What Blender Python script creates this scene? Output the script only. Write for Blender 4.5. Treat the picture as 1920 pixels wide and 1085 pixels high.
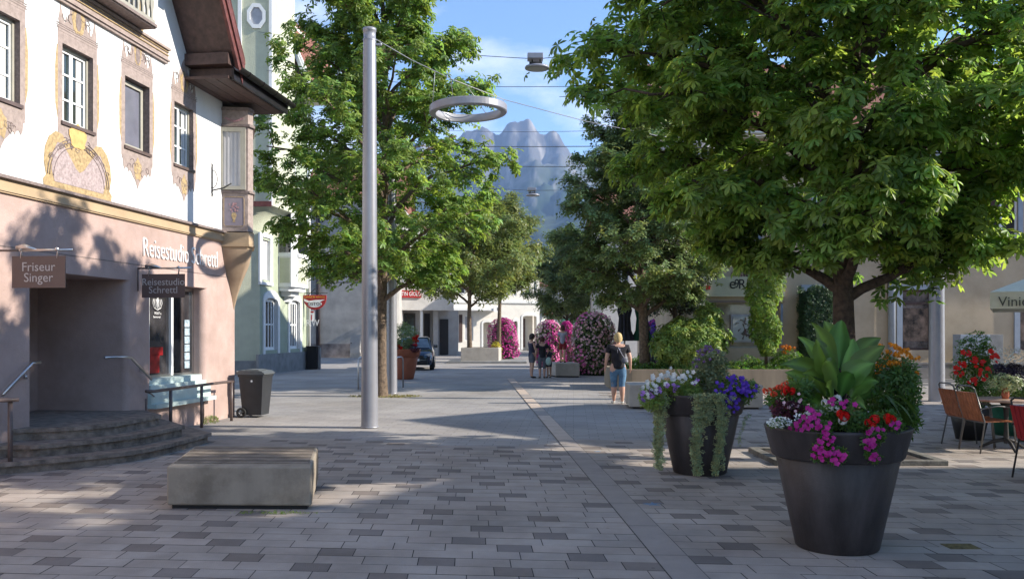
import bpy, bmesh, math, random
import numpy as np
from mathutils import Vector, Matrix
R = math.radians
scene = bpy.context.scene
for o in list(bpy.data.objects): bpy.data.objects.remove(o)

# ------------------------------------------------------------------ camera, sky, sun, exposure
H = 1.68; F = 1650.0; HOR = 622.0
cd = bpy.data.cameras.new('camera'); cam = bpy.data.objects.new('camera', cd)
scene.collection.objects.link(cam); scene.camera = cam
cam.location = (0, 0, H); cam.rotation_euler = (R(90), 0, 0)
cd.sensor_width = 36; cd.lens = 36*F/1920; cd.shift_y = (HOR-542.5)/1920
cd.clip_start = 0.1; cd.clip_end = 30000

SUN = Vector((1.0, -0.09, 0.545)).normalized()
SUN_EL = math.asin(SUN.z); SUN_AZ = math.atan2(SUN.x, SUN.y)
w = bpy.data.worlds.new('World'); scene.world = w; w.use_nodes = True
nt = w.node_tree; nt.nodes.clear()
def N(tree, t, **k):
    n = tree.nodes.new(t)
    for a, b in k.items(): setattr(n, a, b)
    return n
sky = N(nt, 'ShaderNodeTexSky'); sky.sky_type = 'NISHITA'; sky.sun_disc = False
sky.sun_elevation = SUN_EL; sky.sun_rotation = SUN_AZ; sky.altitude = 800; sky.air_density = 1.0; sky.dust_density = 0.15; sky.ozone_density = 4.0
tc = N(nt, 'ShaderNodeTexCoord'); mp = N(nt, 'ShaderNodeMapping'); mp.inputs['Scale'].default_value = (1, 1, 2.3)
mp.inputs['Location'].default_value = (3.1, 0.4, 0.35)
nz = N(nt, 'ShaderNodeTexNoise'); nz.inputs['Scale'].default_value = 4.2; nz.inputs['Detail'].default_value = 9; nz.inputs['Roughness'].default_value = .56
rp = N(nt, 'ShaderNodeValToRGB'); rp.color_ramp.elements[0].position = .585; rp.color_ramp.elements[1].position = .82
sep = N(nt, 'ShaderNodeSeparateXYZ')
# more cloud low over the mountains and towards the left
mr = N(nt, 'ShaderNodeMapRange'); mr.inputs['From Min'].default_value = .36; mr.inputs['From Max'].default_value = .22
mr.inputs['To Min'].default_value = 0.0; mr.inputs['To Max'].default_value = .17
mr2 = N(nt, 'ShaderNodeMapRange'); mr2.inputs['From Min'].default_value = -.06; mr2.inputs['From Max'].default_value = -.22
mr2.inputs['To Min'].default_value = 0.0; mr2.inputs['To Max'].default_value = .16
ad = N(nt, 'ShaderNodeMath', operation='ADD'); ad2 = N(nt, 'ShaderNodeMath', operation='ADD'); sb = N(nt, 'ShaderNodeMath', operation='SUBTRACT'); sb.inputs[1].default_value = .06
L = nt.links.new
L(tc.outputs['Generated'], mp.inputs['Vector']); L(mp.outputs[0], nz.inputs['Vector']); L(tc.outputs['Generated'], sep.inputs[0])
L(sep.outputs['Z'], mr.inputs['Value']); L(sep.outputs['X'], mr2.inputs['Value'])
L(nz.outputs['Fac'], ad.inputs[0]); L(mr.outputs[0], ad.inputs[1]); L(ad.outputs[0], ad2.inputs[0]); L(mr2.outputs[0], ad2.inputs[1]); L(ad2.outputs[0], sb.inputs[0])
L(sb.outputs[0], rp.inputs['Fac'])
mx = N(nt, 'ShaderNodeMix', data_type='RGBA'); mx.inputs['B'].default_value = (6.3, 6.2, 6.6, 1)
ml = N(nt, 'ShaderNodeMath', operation='MULTIPLY'); ml.inputs[1].default_value = .8
L(rp.outputs['Color'], ml.inputs[0]); L(ml.outputs[0], mx.inputs['Factor']); sm_ = N(nt, 'ShaderNodeMix', data_type='RGBA', blend_type='MULTIPLY'); sm_.inputs['Factor'].default_value = 1; sm_.inputs['B'].default_value = (.93, .95, .96, 1); L(sky.outputs[0], sm_.inputs['A']); L(sm_.outputs['Result'], mx.inputs['A'])
bg = N(nt, 'ShaderNodeBackground'); bg.inputs['Strength'].default_value = 0.138
wo = N(nt, 'ShaderNodeOutputWorld'); L(mx.outputs['Result'], bg.inputs['Color']); L(bg.outputs[0], wo.inputs['Surface'])

sd = bpy.data.lights.new('sun', 'SUN'); sd.energy = 5.0; sd.angle = R(0.6); sd.color = (1, .93, .82)
so = bpy.data.objects.new('sun', sd); scene.collection.objects.link(so)
so.rotation_euler = SUN.to_track_quat('Z', 'Y').to_euler(); so.location = (20, 0, 30)
scene.view_settings.view_transform = 'Standard'; scene.view_settings.look = 'None'
scene.view_settings.exposure = 1.0; scene.view_settings.gamma = 1
scene.render.engine = 'CYCLES'
scene.cycles.max_bounces = 8; scene.cycles.transparent_max_bounces = 8; scene.cycles.volume_bounces = 1

# ------------------------------------------------------------------ helpers
def P(px, py, Y): return Vector(((px-960)*Y/F, Y, H-(py-HOR)*Y/F))
def G(px, py):
    Y = H*F/(py-HOR); return Vector(((px-960)*Y/F, Y, 0))
def lin(r, g, b):
    f = lambda c: (c/255/12.92 if c/255 <= .04045 else ((c/255+.055)/1.055)**2.4)
    return (f(r), f(g), f(b), 1)

MATS = {}
def mat(name, col, rough=.7, var=.12, scale=3.0, bump=0.0, bscale=30, metal=0.0, spec=.4, col2=None, detail=6, streak=False, attr=None, coat=0):
    if name in MATS: return MATS[name]
    m = bpy.data.materials.new(name); m.use_nodes = True; t = m.node_tree; b = t.nodes['Principled BSDF']
    col = tuple(col[:3])+(1,)
    b.inputs['Roughness'].default_value = rough; b.inputs['Metallic'].default_value = metal
    b.inputs['Specular IOR Level'].default_value = spec
    if coat: b.inputs['Coat Weight'].default_value = coat; b.inputs['Coat Roughness'].default_value = .05
    c = N(t, 'ShaderNodeTexCoord'); mp = N(t, 'ShaderNodeMapping'); t.links.new(c.outputs['Object'], mp.inputs[0])
    if streak: mp.inputs['Scale'].default_value = (1, 1, .16)
    n = N(t, 'ShaderNodeTexNoise'); n.inputs['Scale'].default_value = scale; n.inputs['Detail'].default_value = detail; n.inputs['Roughness'].default_value = .62
    t.links.new(mp.outputs[0], n.inputs['Vector'])
    c2 = col2 or tuple(max(0, x*(1-var*1.6)) for x in col[:3])
    c1 = col if col2 else tuple(min(1, x*(1+var*.8)) for x in col[:3])
    r = N(t, 'ShaderNodeValToRGB'); r.color_ramp.elements[0].position = .32; r.color_ramp.elements[1].position = .66
    r.color_ramp.elements[0].color = tuple(c2[:3])+(1,); r.color_ramp.elements[1].color = tuple(c1[:3])+(1,)
    t.links.new(n.outputs['Fac'], r.inputs['Fac']); out = r.outputs['Color']
    if attr:
        a = N(t, 'ShaderNodeAttribute'); a.attribute_name = attr
        x = N(t, 'ShaderNodeMix', data_type='RGBA', blend_type='MULTIPLY'); x.inputs['Factor'].default_value = 1
        t.links.new(out, x.inputs['A']); t.links.new(a.outputs['Color'], x.inputs['B']); out = x.outputs['Result']
    t.links.new(out, b.inputs['Base Color'])
    if bump:
        n2 = N(t, 'ShaderNodeTexNoise'); n2.inputs['Scale'].default_value = bscale; n2.inputs['Detail'].default_value = 5
        t.links.new(c.outputs['Object'], n2.inputs['Vector'])
        bp = N(t, 'ShaderNodeBump'); bp.inputs['Strength'].default_value = bump; bp.inputs['Distance'].default_value = .02
        t.links.new(n2.outputs['Fac'], bp.inputs['Height']); t.links.new(bp.outputs[0], b.inputs['Normal'])
    MATS[name] = m; return m

def leafmat(name, col, trans=.35, tcol=None, rough=.45, attr='tint'):
    if name in MATS: return MATS[name]
    m = bpy.data.materials.new(name); m.use_nodes = True; t = m.node_tree; b = t.nodes['Principled BSDF']
    b.inputs['Roughness'].default_value = rough; b.inputs['Specular IOR Level'].default_value = .35
    a = N(t, 'ShaderNodeAttribute'); a.attribute_name = attr
    x = N(t, 'ShaderNodeMix', data_type='RGBA', blend_type='MULTIPLY'); x.inputs['Factor'].default_value = 1
    x.inputs['A'].default_value = tuple(col[:3])+(1,); t.links.new(a.outputs['Color'], x.inputs['B'])
    y = N(t, 'ShaderNodeMix', data_type='RGBA', blend_type='MULTIPLY'); y.inputs['Factor'].default_value = 1
    y.inputs['A'].default_value = tuple((tcol or (col[0]*2.2, col[1]*2.4, col[2]*.8))[:3])+(1,); t.links.new(a.outputs['Color'], y.inputs['B'])
    tr = N(t, 'ShaderNodeBsdfTranslucent'); ms = N(t, 'ShaderNodeMixShader'); ms.inputs[0].default_value = trans
    t.links.new(x.outputs['Result'], b.inputs['Base Color']); t.links.new(y.outputs['Result'], tr.inputs['Color'])
    t.links.new(b.outputs[0], ms.inputs[1]); t.links.new(tr.outputs[0], ms.inputs[2])
    t.links.new(ms.outputs[0], t.nodes['Material Output'].inputs['Surface'])
    MATS[name] = m; return m

def glassmat(name, col=(.02, .025, .03), rough=.04):
    if name in MATS: return MATS[name]
    m = mat(name, col, rough=rough, var=.5, scale=1.2, spec=.9); return m

class MB:
    def __init__(s): s.v = []; s.f = []; s.mi = []; s.sm = []; s.cur = 0; s.smooth = False
    def add(s, vs, fs, M=None):
        b = len(s.v)
        for p in vs:
            p = Vector(p)
            if M is not None: p = M @ p
            s.v.append(tuple(p))
        for f in fs: s.f.append(tuple(b+i for i in f)); s.mi.append(s.cur); s.sm.append(s.smooth)
        return s
    def box(s, x0, x1, y0, y1, z0, z1, M=None, bev=0):
        if x0 > x1: x0, x1 = x1, x0
        if y0 > y1: y0, y1 = y1, y0
        if z0 > z1: z0, z1 = z1, z0
        if bev <= 0:
            vs = [(x0,y0,z0),(x1,y0,z0),(x1,y1,z0),(x0,y1,z0),(x0,y0,z1),(x1,y0,z1),(x1,y1,z1),(x0,y1,z1)]
            return s.add(vs, [(0,3,2,1),(4,5,6,7),(0,1,5,4),(1,2,6,5),(2,3,7,6),(3,0,4,7)], M)
        bm = bmesh.new(); bmesh.ops.create_cube(bm, size=1)
        for v in bm.verts: v.co = Vector(((x0+x1)/2+v.co.x*(x1-x0), (y0+y1)/2+v.co.y*(y1-y0), (z0+z1)/2+v.co.z*(z1-z0)))
        bmesh.ops.bevel(bm, geom=list(bm.edges), offset=bev, segments=2, profile=.5, affect='EDGES')
        bm.verts.index_update(); s.add([v.co.copy() for v in bm.verts], [[v.index for v in f.verts] for f in bm.faces], M); bm.free(); return s
    def quad(s, a, b, c, d): return s.add([a, b, c, d], [(0, 1, 2, 3)])
    def prism(s, poly, z0, z1, M=None, plane='xy'):
        n = len(poly)
        def mk(u, v, h): return {'xy': (u, v, h), 'xz': (u, h, v), 'yz': (h, u, v)}[plane]
        vs = [mk(u, v, z0) for u, v in poly]+[mk(u, v, z1) for u, v in poly]
        fs = [tuple(range(n))[::-1], tuple(range(n, 2*n))]+[(i, (i+1) % n, n+(i+1) % n, n+i) for i in range(n)]
        return s.add(vs, fs, M)
    def tube(s, pts, r, n=8, cap=True, M=None):
        pts = [Vector(p) for p in pts]; m = len(pts)
        rs = r if isinstance(r, (list, tuple)) else [r]*m
        vs = []; ref = None
        for i, p in enumerate(pts):
            d = (pts[min(i+1, m-1)]-pts[max(i-1, 0)]);
            if d.length < 1e-9: d = Vector((0, 0, 1))
            d.normalize()
            if ref is None: ref = Vector((0, 0, 1)) if abs(d.z) < .9 else Vector((1, 0, 0))
            a = d.cross(ref); a.normalize(); b = d.cross(a); b.normalize(); ref = -b if (-b).length else ref
            ref = b.cross(d) if False else ref
            # keep a stable frame
            for k in range(n):
                t = 2*math.pi*k/n; vs.append(p+a*math.cos(t)*rs[i]+b*math.sin(t)*rs[i])
            ref = a.cross(d)
        fs = []
        for i in range(m-1):
            for k in range(n): fs.append((i*n+k, i*n+(k+1) % n, (i+1)*n+(k+1) % n, (i+1)*n+k))
        if cap: fs.append(tuple(range(n))[::-1]); fs.append(tuple((m-1)*n+k for k in range(n)))
        sm = s.smooth; s.smooth = True; s.add(vs, fs, M); s.smooth = sm; return s
    def lathe(s, prof, n=40, M=None, c=(0, 0, 0), closed=False):
        vs = []
        for r, z in prof:
            for k in range(n):
                t = 2*math.pi*k/n; vs.append((c[0]+r*math.cos(t), c[1]+r*math.sin(t), c[2]+z))
        m = len(prof); fs = []
        for i in range(m-1):
            for k in range(n): fs.append((i*n+k, i*n+(k+1) % n, (i+1)*n+(k+1) % n, (i+1)*n+k))
        if closed:
            for k in range(n): fs.append(((m-1)*n+k, (m-1)*n+(k+1) % n, (k+1) % n, k))
        sm = s.smooth; s.smooth = True; s.add(vs, fs, M); s.smooth = sm; return s
    def ball(s, c, r, n=10, M=None):
        if not isinstance(r, (tuple, list)): r = (r, r, r)
        pr = [(math.sin(math.pi*i/n), -math.cos(math.pi*i/n)) for i in range(n+1)]
        T = Matrix.Translation(c) @ Matrix.Diagonal((r[0], r[1], r[2], 1))
        if M is not None: T = M @ T
        return s.lathe([(max(a, 1e-4), b) for a, b in pr], n=max(8, n+2), M=T)

ORG = {}
col = scene.collection
def thing(name, label, cat, loc=(0, 0, 0), rotz=0.0, group=None):
    o = bpy.data.objects.new(name, None); col.objects.link(o); o.empty_display_size = .3
    o.location = loc; o.rotation_euler = (0, 0, rotz); o['label'] = label; o['category'] = cat
    if group: o['group'] = group
    ORG[o] = (Vector(loc), rotz); return o
def tag(o, label=None, cat=None, group=None, kind=None):
    if label: o['label'] = label
    if cat: o['category'] = cat
    if group: o['group'] = group
    if kind: o['kind'] = kind
    return o
def link(name, me, parent=None, loc=None):
    o = bpy.data.objects.new(name, me); col.objects.link(o)
    if parent is not None: o.parent = parent; ORG[o] = ORG[parent]
    elif loc is not None: o.location = loc
    return o
def obj(name, mb, m, parent=None, loc=None, local=False):
    """one mesh object; geometry given in world space unless local"""
    me = bpy.data.meshes.new(name); vs = mb.v
    if not local:
        if parent is not None:
            l, rz = ORG[parent]; Mi = Matrix.Rotation(-rz, 3, 'Z'); vs = [tuple(Mi @ (Vector(v)-l)) for v in vs]
        elif loc is not None:
            l = Vector(loc); vs = [tuple(Vector(v)-l) for v in vs]
    me.from_pydata(vs, [], mb.f)
    for x in (m if isinstance(m, (list, tuple)) else [m]): me.materials.append(x)
    me.polygons.foreach_set('material_index', mb.mi); me.polygons.foreach_set('use_smooth', mb.sm)
    bm = bmesh.new(); bm.from_mesh(me); bmesh.ops.recalc_face_normals(bm, faces=bm.faces); bm.to_mesh(me); bm.free()
    me.update()
    o = link(name, me, parent, loc)
    if parent is None and loc is not None: ORG[o] = (Vector(loc), 0.0)
    elif parent is None: ORG[o] = (Vector((0, 0, 0)), 0.0)
    return o
def np_obj(name, V, Q, m, parent=None, tint=None, loc=None, smooth=False):
    V = np.asarray(V, dtype=np.float32); Q = np.asarray(Q, dtype=np.int32)
    if parent is not None:
        l, rz = ORG[parent]; V = V-np.array(l, dtype=np.float32)
        if rz:
            c, s_ = math.cos(-rz), math.sin(-rz); V = V @ np.array([[c, s_, 0], [-s_, c, 0], [0, 0, 1]], dtype=np.float32)
    elif loc is not None: V = V-np.array(loc, dtype=np.float32)
    me = bpy.data.meshes.new(name); k = Q.shape[1]
    me.vertices.add(len(V)); me.vertices.foreach_set('co', V.ravel())
    me.loops.add(Q.size); me.loops.foreach_set('vertex_index', Q.ravel())
    me.polygons.add(len(Q)); me.polygons.foreach_set('loop_start', np.arange(0, Q.size, k, dtype=np.int32))
    me.update(calc_edges=True); me.materials.append(m)
    if smooth: me.polygons.foreach_set('use_smooth', np.ones(len(Q), dtype=bool))
    if tint is not None:
        a = me.color_attributes.new('tint', 'FLOAT_COLOR', 'POINT')
        T = np.ones((len(V), 4), dtype=np.float32); T[:, :3] = tint; a.data.foreach_set('color', T.ravel())
    me.validate(); me.update()
    o = link(name, me, parent, loc)
    if parent is None: ORG[o] = (Vector(loc or (0, 0, 0)), 0.0)
    return o
def copy_tree(o, parent=None):
    c = o.copy(); col.objects.link(c); c.parent = parent
    for ch in [x for x in bpy.data.objects if x.parent == o]: copy_tree(ch, c)
    return c
def text_mesh(name, s, size, m, parent=None, M=Matrix.Identity(4), align='LEFT', sx=1.0, depth=.004, bold=0.0):
    """real lettering: built-in font turned into a mesh. M maps text plane (x right, y up) to world"""
    cu = bpy.data.curves.new(name, 'FONT'); cu.body = s; cu.size = size; cu.align_x = align; cu.extrude = depth; cu.offset = bold; cu.resolution_u = 3
    t = bpy.data.objects.new(name, cu); col.objects.link(t)
    bpy.context.view_layer.update()
    me = bpy.data.meshes.new_from_object(t.evaluated_get(bpy.context.evaluated_depsgraph_get()))
    bpy.data.objects.remove(t); me.name = name
    MM = M @ Matrix.Diagonal((sx, 1, 1, 1))
    if parent is not None:
        l, rz = ORG[parent]; MM = (Matrix.Translation(l) @ Matrix.Rotation(rz, 4, 'Z')).inverted() @ MM
    me.transform(MM); me.materials.clear(); me.materials.append(m)
    return link(name, me, parent)
def plane_M(origin, right, up=(0, 0, 1)):
    r = Vector(right).normalized(); u = Vector(up).normalized(); n = r.cross(u)
    return Matrix(((r.x, u.x, n.x, origin[0]), (r.y, u.y, n.y, origin[1]), (r.z, u.z, n.z, origin[2]), (0, 0, 0, 1)))

# ------------------------------------------------------------------ leaf tools
def leaflet(w0, L, cupz=.12, droop=.25, base=0.0):
    """two folded quads, pointing +x"""
    ys = w0/2
    v = [(base, 0, 0), (L*.40, ys*.62, cupz*ys), (L*.74, ys, cupz*ys), (L, 0, 0), (L*.74, -ys, cupz*ys), (L*.40, -ys*.62, cupz*ys)]
    v = np.array(v); v[:, 2] -= droop*v[:, 0]**2/max(L, 1e-6)
    q = np.array([(0, 3, 2, 1), (0, 5, 4, 3)]); return v, q
def palmate(n=6, L=1.0, wd=.36, droop=.45, span=300):
    V = []; Q = []
    for i in range(n):
        a = R(-span/2+span*i/(n-1)); s = 1-.35*abs(i-(n-1)/2)/((n-1)/2)
        v, q = leaflet(wd*L*s, L*s, droop=droop); c, s_ = math.cos(a), math.sin(a)
        v = v @ np.array([[c, s_, 0], [-s_, c, 0], [0, 0, 1]]); Q.append(q+len(V)*6); V.append(v)
    return np.vstack(V), np.vstack(Q)
def simple_leaf(L=1.0, wd=.5, droop=.3): return leaflet(wd*L, L, droop=droop)
def diamond(L=1.0, wd=.5):
    return np.array([(0, 0, 0), (L*.5, wd*L/2, .05*L), (L, 0, -.1*L), (L*.5, -wd*L/2, .05*L)]), np.array([(0, 3, 2, 1)])
def sprig(n=5, L=1.0, wd=.42, rng=None):
    rng = rng or np.random.default_rng(1); V = []; Q = []
    for i in range(n):
        v, q = diamond(L*.62, wd); a = 2*math.pi*i/n+rng.uniform(-.4, .4); t = rng.uniform(-.5, .3)
        c, s_ = math.cos(t), math.sin(t); v = v @ np.array([[c, 0, s_], [0, 1, 0], [-s_, 0, c]])
        c, s_ = math.cos(a), math.sin(a); v = v @ np.array([[c, s_, 0], [-s_, c, 0], [0, 0, 1]])
        v = v+np.array([math.cos(a)*.12*L, math.sin(a)*.12*L, rng.uniform(-.2, .2)*L]); Q.append(q+len(V)*4); V.append(v)
    return np.vstack(V), np.vstack(Q)
def instance(tmpl, pos, up, size, rng, spin=None):
    V0, Q0 = tmpl; n = len(pos); up = up/np.linalg.norm(up, axis=1, keepdims=True)
    a = rng.uniform(0, 2*np.pi, n) if spin is None else spin
    ref = np.stack([np.cos(a), np.sin(a), np.zeros(n)], 1)
    x = ref-(ref*up).sum(1, keepdims=True)*up; x /= np.linalg.norm(x, axis=1, keepdims=True)+1e-9; y = np.cross(up, x)
    sz = np.broadcast_to(np.asarray(size, dtype=float), (n,))[:, None, None]
    W = (V0[None, :, 0:1]*x[:, None]+V0[None, :, 1:2]*y[:, None]+V0[None, :, 2:3]*up[:, None])*sz+pos[:, None]
    Q = Q0[None]+(np.arange(n)*len(V0))[:, None, None]
    return W.reshape(-1, 3), Q.reshape(-1, Q0.shape[1])
def tints(n, k, rng, lo=.7, hi=1.25, warm=.15):
    b = rng.uniform(lo, hi, n); wv = rng.uniform(-warm, warm, n)
    t = np.stack([b*(1+wv*1.3), b*(1+.0*wv), b*(1-wv)], 1); return np.repeat(t, k, axis=0)
def tubes_np(segs, n=5):
    V = []; Q = []; off = 0
    for pts, rs in segs:
        pts = np.asarray(pts, float); m = len(pts); d = np.gradient(pts, axis=0); d /= np.linalg.norm(d, axis=1, keepdims=True)+1e-9
        ref = np.array([.31, .17, .2]) if abs(d[0, 2]) > .8 else np.array([0, 0, 1.])
        a = np.cross(d, ref); a /= np.linalg.norm(a, axis=1, keepdims=True)+1e-9; b = np.cross(d, a)
        t = np.arange(n)*2*np.pi/n
        ring = pts[:, None]+(a[:, None]*np.cos(t)[None, :, None]+b[:, None]*np.sin(t)[None, :, None])*np.asarray(rs)[:, None, None]
        V.append(ring.reshape(-1, 3))
        i, k = np.meshgrid(np.arange(m-1), np.arange(n), indexing='ij')
        Q.append(np.stack([i*n+k, i*n+(k+1) % n, (i+1)*n+(k+1) % n, (i+1)*n+k], -1).reshape(-1, 4)+off); off += m*n
    return np.vstack(V), np.vstack(Q)

def tree(name, label, cat, x, y, prof, tr, tmpl, leafsize, leaf_m, bark_m, seed, n1=22, n2=7, n3=4, per=9, group=None, lean=(0, 0), lo=.65, hi=1.3, squash=(1, 1), barkn=9, base_z=0.0):
    rng = np.random.default_rng(seed); zs = [p[0] for p in prof]; rr = [p[1] for p in prof]
    zb, zt = zs[0], zs[-1]; base = np.array([x, y, base_z])
    t = thing(name, label, cat, (x, y, base_z), 0, group)
    top = np.array([lean[0], lean[1], zt*.86])
    def trunkp(s): return np.array([top[0]*s**1.5+.06*math.sin(5*s+seed), top[1]*s**1.5+.05*math.cos(4*s+seed)-.05, top[2]*s])
    ss = np.linspace(0, 1, 16); tp = np.array([trunkp(s) for s in ss]); trr = [tr*(1.35 if s < .01 else 1.08 if s < .08 else 1)*(1-.86*s**.9)+.012 for s in ss]
    trunkseg = [(tp+base, trr)]; segs = []; leaves = []
    for i in range(n1):
        f = (i+.5)/n1; h0 = zb*.82+(zt*.8-zb*.82)*f**1.1; az = i*2.39996+rng.uniform(-.3, .3)
        zend = zb+(zt-zb)*(f**.95)*rng.uniform(.9, 1.06)+(.15)
        Rr = np.interp(zend, zs, rr)*rng.uniform(.78, 1.0)
        s0 = min(1, h0/top[2]); p0 = trunkp(s0); e = np.array([math.cos(az)*Rr*squash[0], math.sin(az)*Rr*squash[1], min(zend, zt)])
        m = 8; pts = []
        for k in range(m):
            u = k/(m-1); q = p0*(1-u)+e*u; q[2] += .35*math.sin(math.pi*u)*(1 if f > .25 else .8)*(Rr/3); q += rng.normal(0, .035, 3)*min(1, u*3)*Rr/2
            pts.append(q)
        pts = np.array(pts); r0 = tr*.38*(1-.55*f)+.01; rs = [r0*(1-.85*k/(m-1))+.006 for k in range(m)]
        trunkseg.append((pts+base, rs))
        for j in range(n2):
            u = .22+.78*(j+rng.uniform(.1, .9))/n2; k = u*(m-1); a = pts[int(k)]*(1-k % 1)+pts[min(int(k)+1, m-1)]*(k % 1)
            od = np.array([math.cos(az), math.sin(az), .15]); sd_ = np.cross(od, [0, 0, 1])*(1 if j % 2 else -1)
            d = od*rng.uniform(.3, 1)+sd_*rng.uniform(.4, 1.3)+np.array([0, 0, rng.uniform(-.35, .6)]); d /= np.linalg.norm(d)
            Ls = rng.uniform(.24, .42)*max(1.1, Rr)*(1.1-.35*u); mid = a+d*Ls*.5+np.array([0, 0, .07*Ls]); en = a+d*Ls-np.array([0, 0, .12*Ls])
            # stay near the crown's envelope
            er = np.interp(en[2], zs, rr)*1.06; hr = math.hypot(en[0]/squash[0], en[1]/squash[1])
            if hr > er: en[:2] *= er/hr
            if en[2] < zb: en[2] = zb+rng.uniform(0, .3)
            segs.append((np.array([a, mid, en])+base, [.016*leafsize/.2+.006, .012, .005]))
            for q in range(n3):
                u2 = .3+.7*(q+rng.uniform(0, 1))/n3; c = (a*(1-u2)+mid*u2 if u2 < .5 else mid*(1-u2)+en*u2)
                d2 = d*rng.uniform(.2, .9)+rng.normal(0, .6, 3)*np.array([1, 1, .55]); d2 /= np.linalg.norm(d2)
                L2 = rng.uniform(.25, .55)*max(.8, Rr/3); e2 = c+d2*L2; segs.append((np.array([c, (c+e2)/2+[0, 0, .03], e2])+base, [.008, .006, .003]))
                for g in range(per):
                    uu = rng.uniform(.15, 1.1); pp = c*(1-uu)+e2*uu+rng.normal(0, leafsize*.45, 3); leaves.append((pp, d2, az))
    lp = np.array([l[0] for l in leaves]); ld = np.array([l[1] for l in leaves])
    hh = np.interp(lp[:, 2], zs, rr)
    n = len(lp); up = np.stack([ld[:, 0]*.5, ld[:, 1]*.5, np.ones(n)], 1)+rng.normal(0, .36, (n, 3)); out = lp.copy(); out[:, 2] = 0; out /= np.linalg.norm(out, axis=1, keepdims=True)+1e-6
    up += out*.35
    V, Q = instance(tmpl, lp+base, up, leafsize*rng.uniform(.65, 1.2, n), rng)
    T = tints(n, len(tmpl[0]), rng, lo, hi)
    Vt, Qt = tubes_np(trunkseg, barkn); Vs, Qs = tubes_np(segs, 4)
    np_obj('trunk', np.vstack([Vt, Vs]), np.vstack([Qt, Qs+len(Vt)]), bark_m, t, smooth=True)
    np_obj('crown', V, Q, leaf_m, t, tint=T)
    return t

def bush_pts(c, rad, n, rng, shell=.55, flat=0):
    d = rng.normal(0, 1, (n, 3)); d /= np.linalg.norm(d, axis=1, keepdims=True)
    if flat: d[:, 2] = np.abs(d[:, 2])
    r = rng.uniform(shell, 1, n)**.6; lump = 1+.16*np.sin(d[:, 0]*5+c[0]*3)*np.cos(d[:, 1]*4+d[:, 2]*5)
    return np.array(c)+d*np.array(rad)*(r*lump)[:, None], d
def foliage(name, parent, groups, tmpl, size, m, rng, lo=.7, hi=1.25, warm=.15, loc=None, updir=.7, jit=.45):
    ps = np.vstack([g[0] for g in groups]); ds = np.vstack([g[1] for g in groups]); n = len(ps)
    up = ds+np.array([0, 0, updir])+rng.normal(0, jit, (n, 3))
    V, Q = instance(tmpl, ps, up, size*rng.uniform(.6, 1.25, n), rng)
    return np_obj(name, V, Q, m, parent, tint=tints(n, len(tmpl[0]), rng, lo, hi, warm), loc=loc)

# ------------------------------------------------------------------ materials
M_pink = mat('pink_plaster', (.455, .33, .29), .85, .10, 1.4, .25, 40)
M_white = mat('white_plaster', (.74, .73, .71), .85, .05, 1.5, .3, 45)
M_ochre = mat('ochre_plaster', (.44, .32, .20), .8, .08, 2.5, .1, 40)
M_taupe = mat('taupe_paint', (.34, .27, .24), .85, .16, 14, .15, 60)
M_taupe2 = mat('dark_taupe_paint', (.23, .18, .165), .85, .22, 22, .1, 60)
M_gold = mat('painted_gold', (.43, .31, .16), .8, .25, 22)
M_mural = mat('mural_pink', (.40, .32, .31), .85, .22, 26)
M_brownwood = mat('brown_wood', (.085, .05, .042), .6, .25, 9, .25, 40)
M_redwood = mat('red_brown_wood', (.15, .048, .04), .55, .25, 9, .2, 40)
M_tin = mat('dark_tin', (.035, .03, .032), .35, .2, 5, metal=.6)
M_frame_w = mat('white_window_paint', (.78, .78, .76), .4, .03, 6)
M_frame_g = mat('sage_window_paint', (.36, .34, .28), .5, .08, 6)
M_glass = glassmat('window_glass'); M_glass_g = glassmat('greenish_glass', (.03, .045, .04))
M_curtain = mat('grey_blind', (.38, .38, .41), .6, .12, 4)
M_curtain_w = mat('white_curtain', (.58, .57, .55), .8, .14, 7, streak=True)
M_steel = mat('brushed_steel', (.55, .53, .52), .32, .06, 8, metal=1.0)
M_bronze = mat('brown_rail_paint', (.12, .085, .075), .4, .15, 8, spec=.5)
M_iron = mat('wrought_iron', (.03, .028, .027), .6, .2, 10)
M_step = mat('worn_brown_stone', (.25, .195, .155), .8, .35, 7, .6, 22)
M_conc = mat('bench_concrete', (.30, .255, .20), .8, .12, 3, .12, 60, streak=True)
M_conc2 = mat('pale_concrete', (.42, .38, .33), .85, .1, 3, .15, 50)
M_conc3 = mat('tan_concrete', (.31, .25, .18), .85, .16, 3, .2, 50, streak=True)
M_pole = mat('painted_steel_pole', (.31, .31, .335), .36, .05, 4, metal=.35, spec=.5)
M_lampgrey = mat('lamp_grey', (.30, .30, .33), .35, .05, 5, metal=.2)
M_diffuser = mat('lamp_diffuser', (.33, .33, .34), .4, .02, 5)
M_wire = mat('steel_wire', (.34, .34, .36), .4, .05, 5, metal=.5); M_cable = mat('dark_cable', (.08, .09, .11), .6, .1, 5)
M_pot = mat('anthracite_plastic', (.046, .039, .040), .5, .35, 5, .12, 60, spec=.4, streak=True)
M_terra = mat('terracotta_plastic', (.36, .11, .055), .6, .12, 4)
M_soil = mat('potting_soil', (.05, .035, .025), .95, .4, 20, .6, 30)
M_bin = mat('bin_plastic', (.028, .03, .034), .4, .15, 6, .06, 80, spec=.5); M_binlid = mat('bin_lid_plastic', (.10, .11, .115), .33, .15, 6, spec=.5)
M_rubber = mat('rubber', (.02, .02, .02), .8, .1, 6)
M_signbrown = mat('sign_brown_enamel', (.145, .098, .085), .45, .05, 3, spec=.4)
M_letter = mat('letter_grey_white', (.52, .48, .46), .5, .02, 5); M_letterw = mat('letter_white', (.85, .84, .82), .5, .02, 5)
M_paleblue = mat('pale_aqua_paint', (.50, .60, .57), .5, .06, 4)
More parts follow.
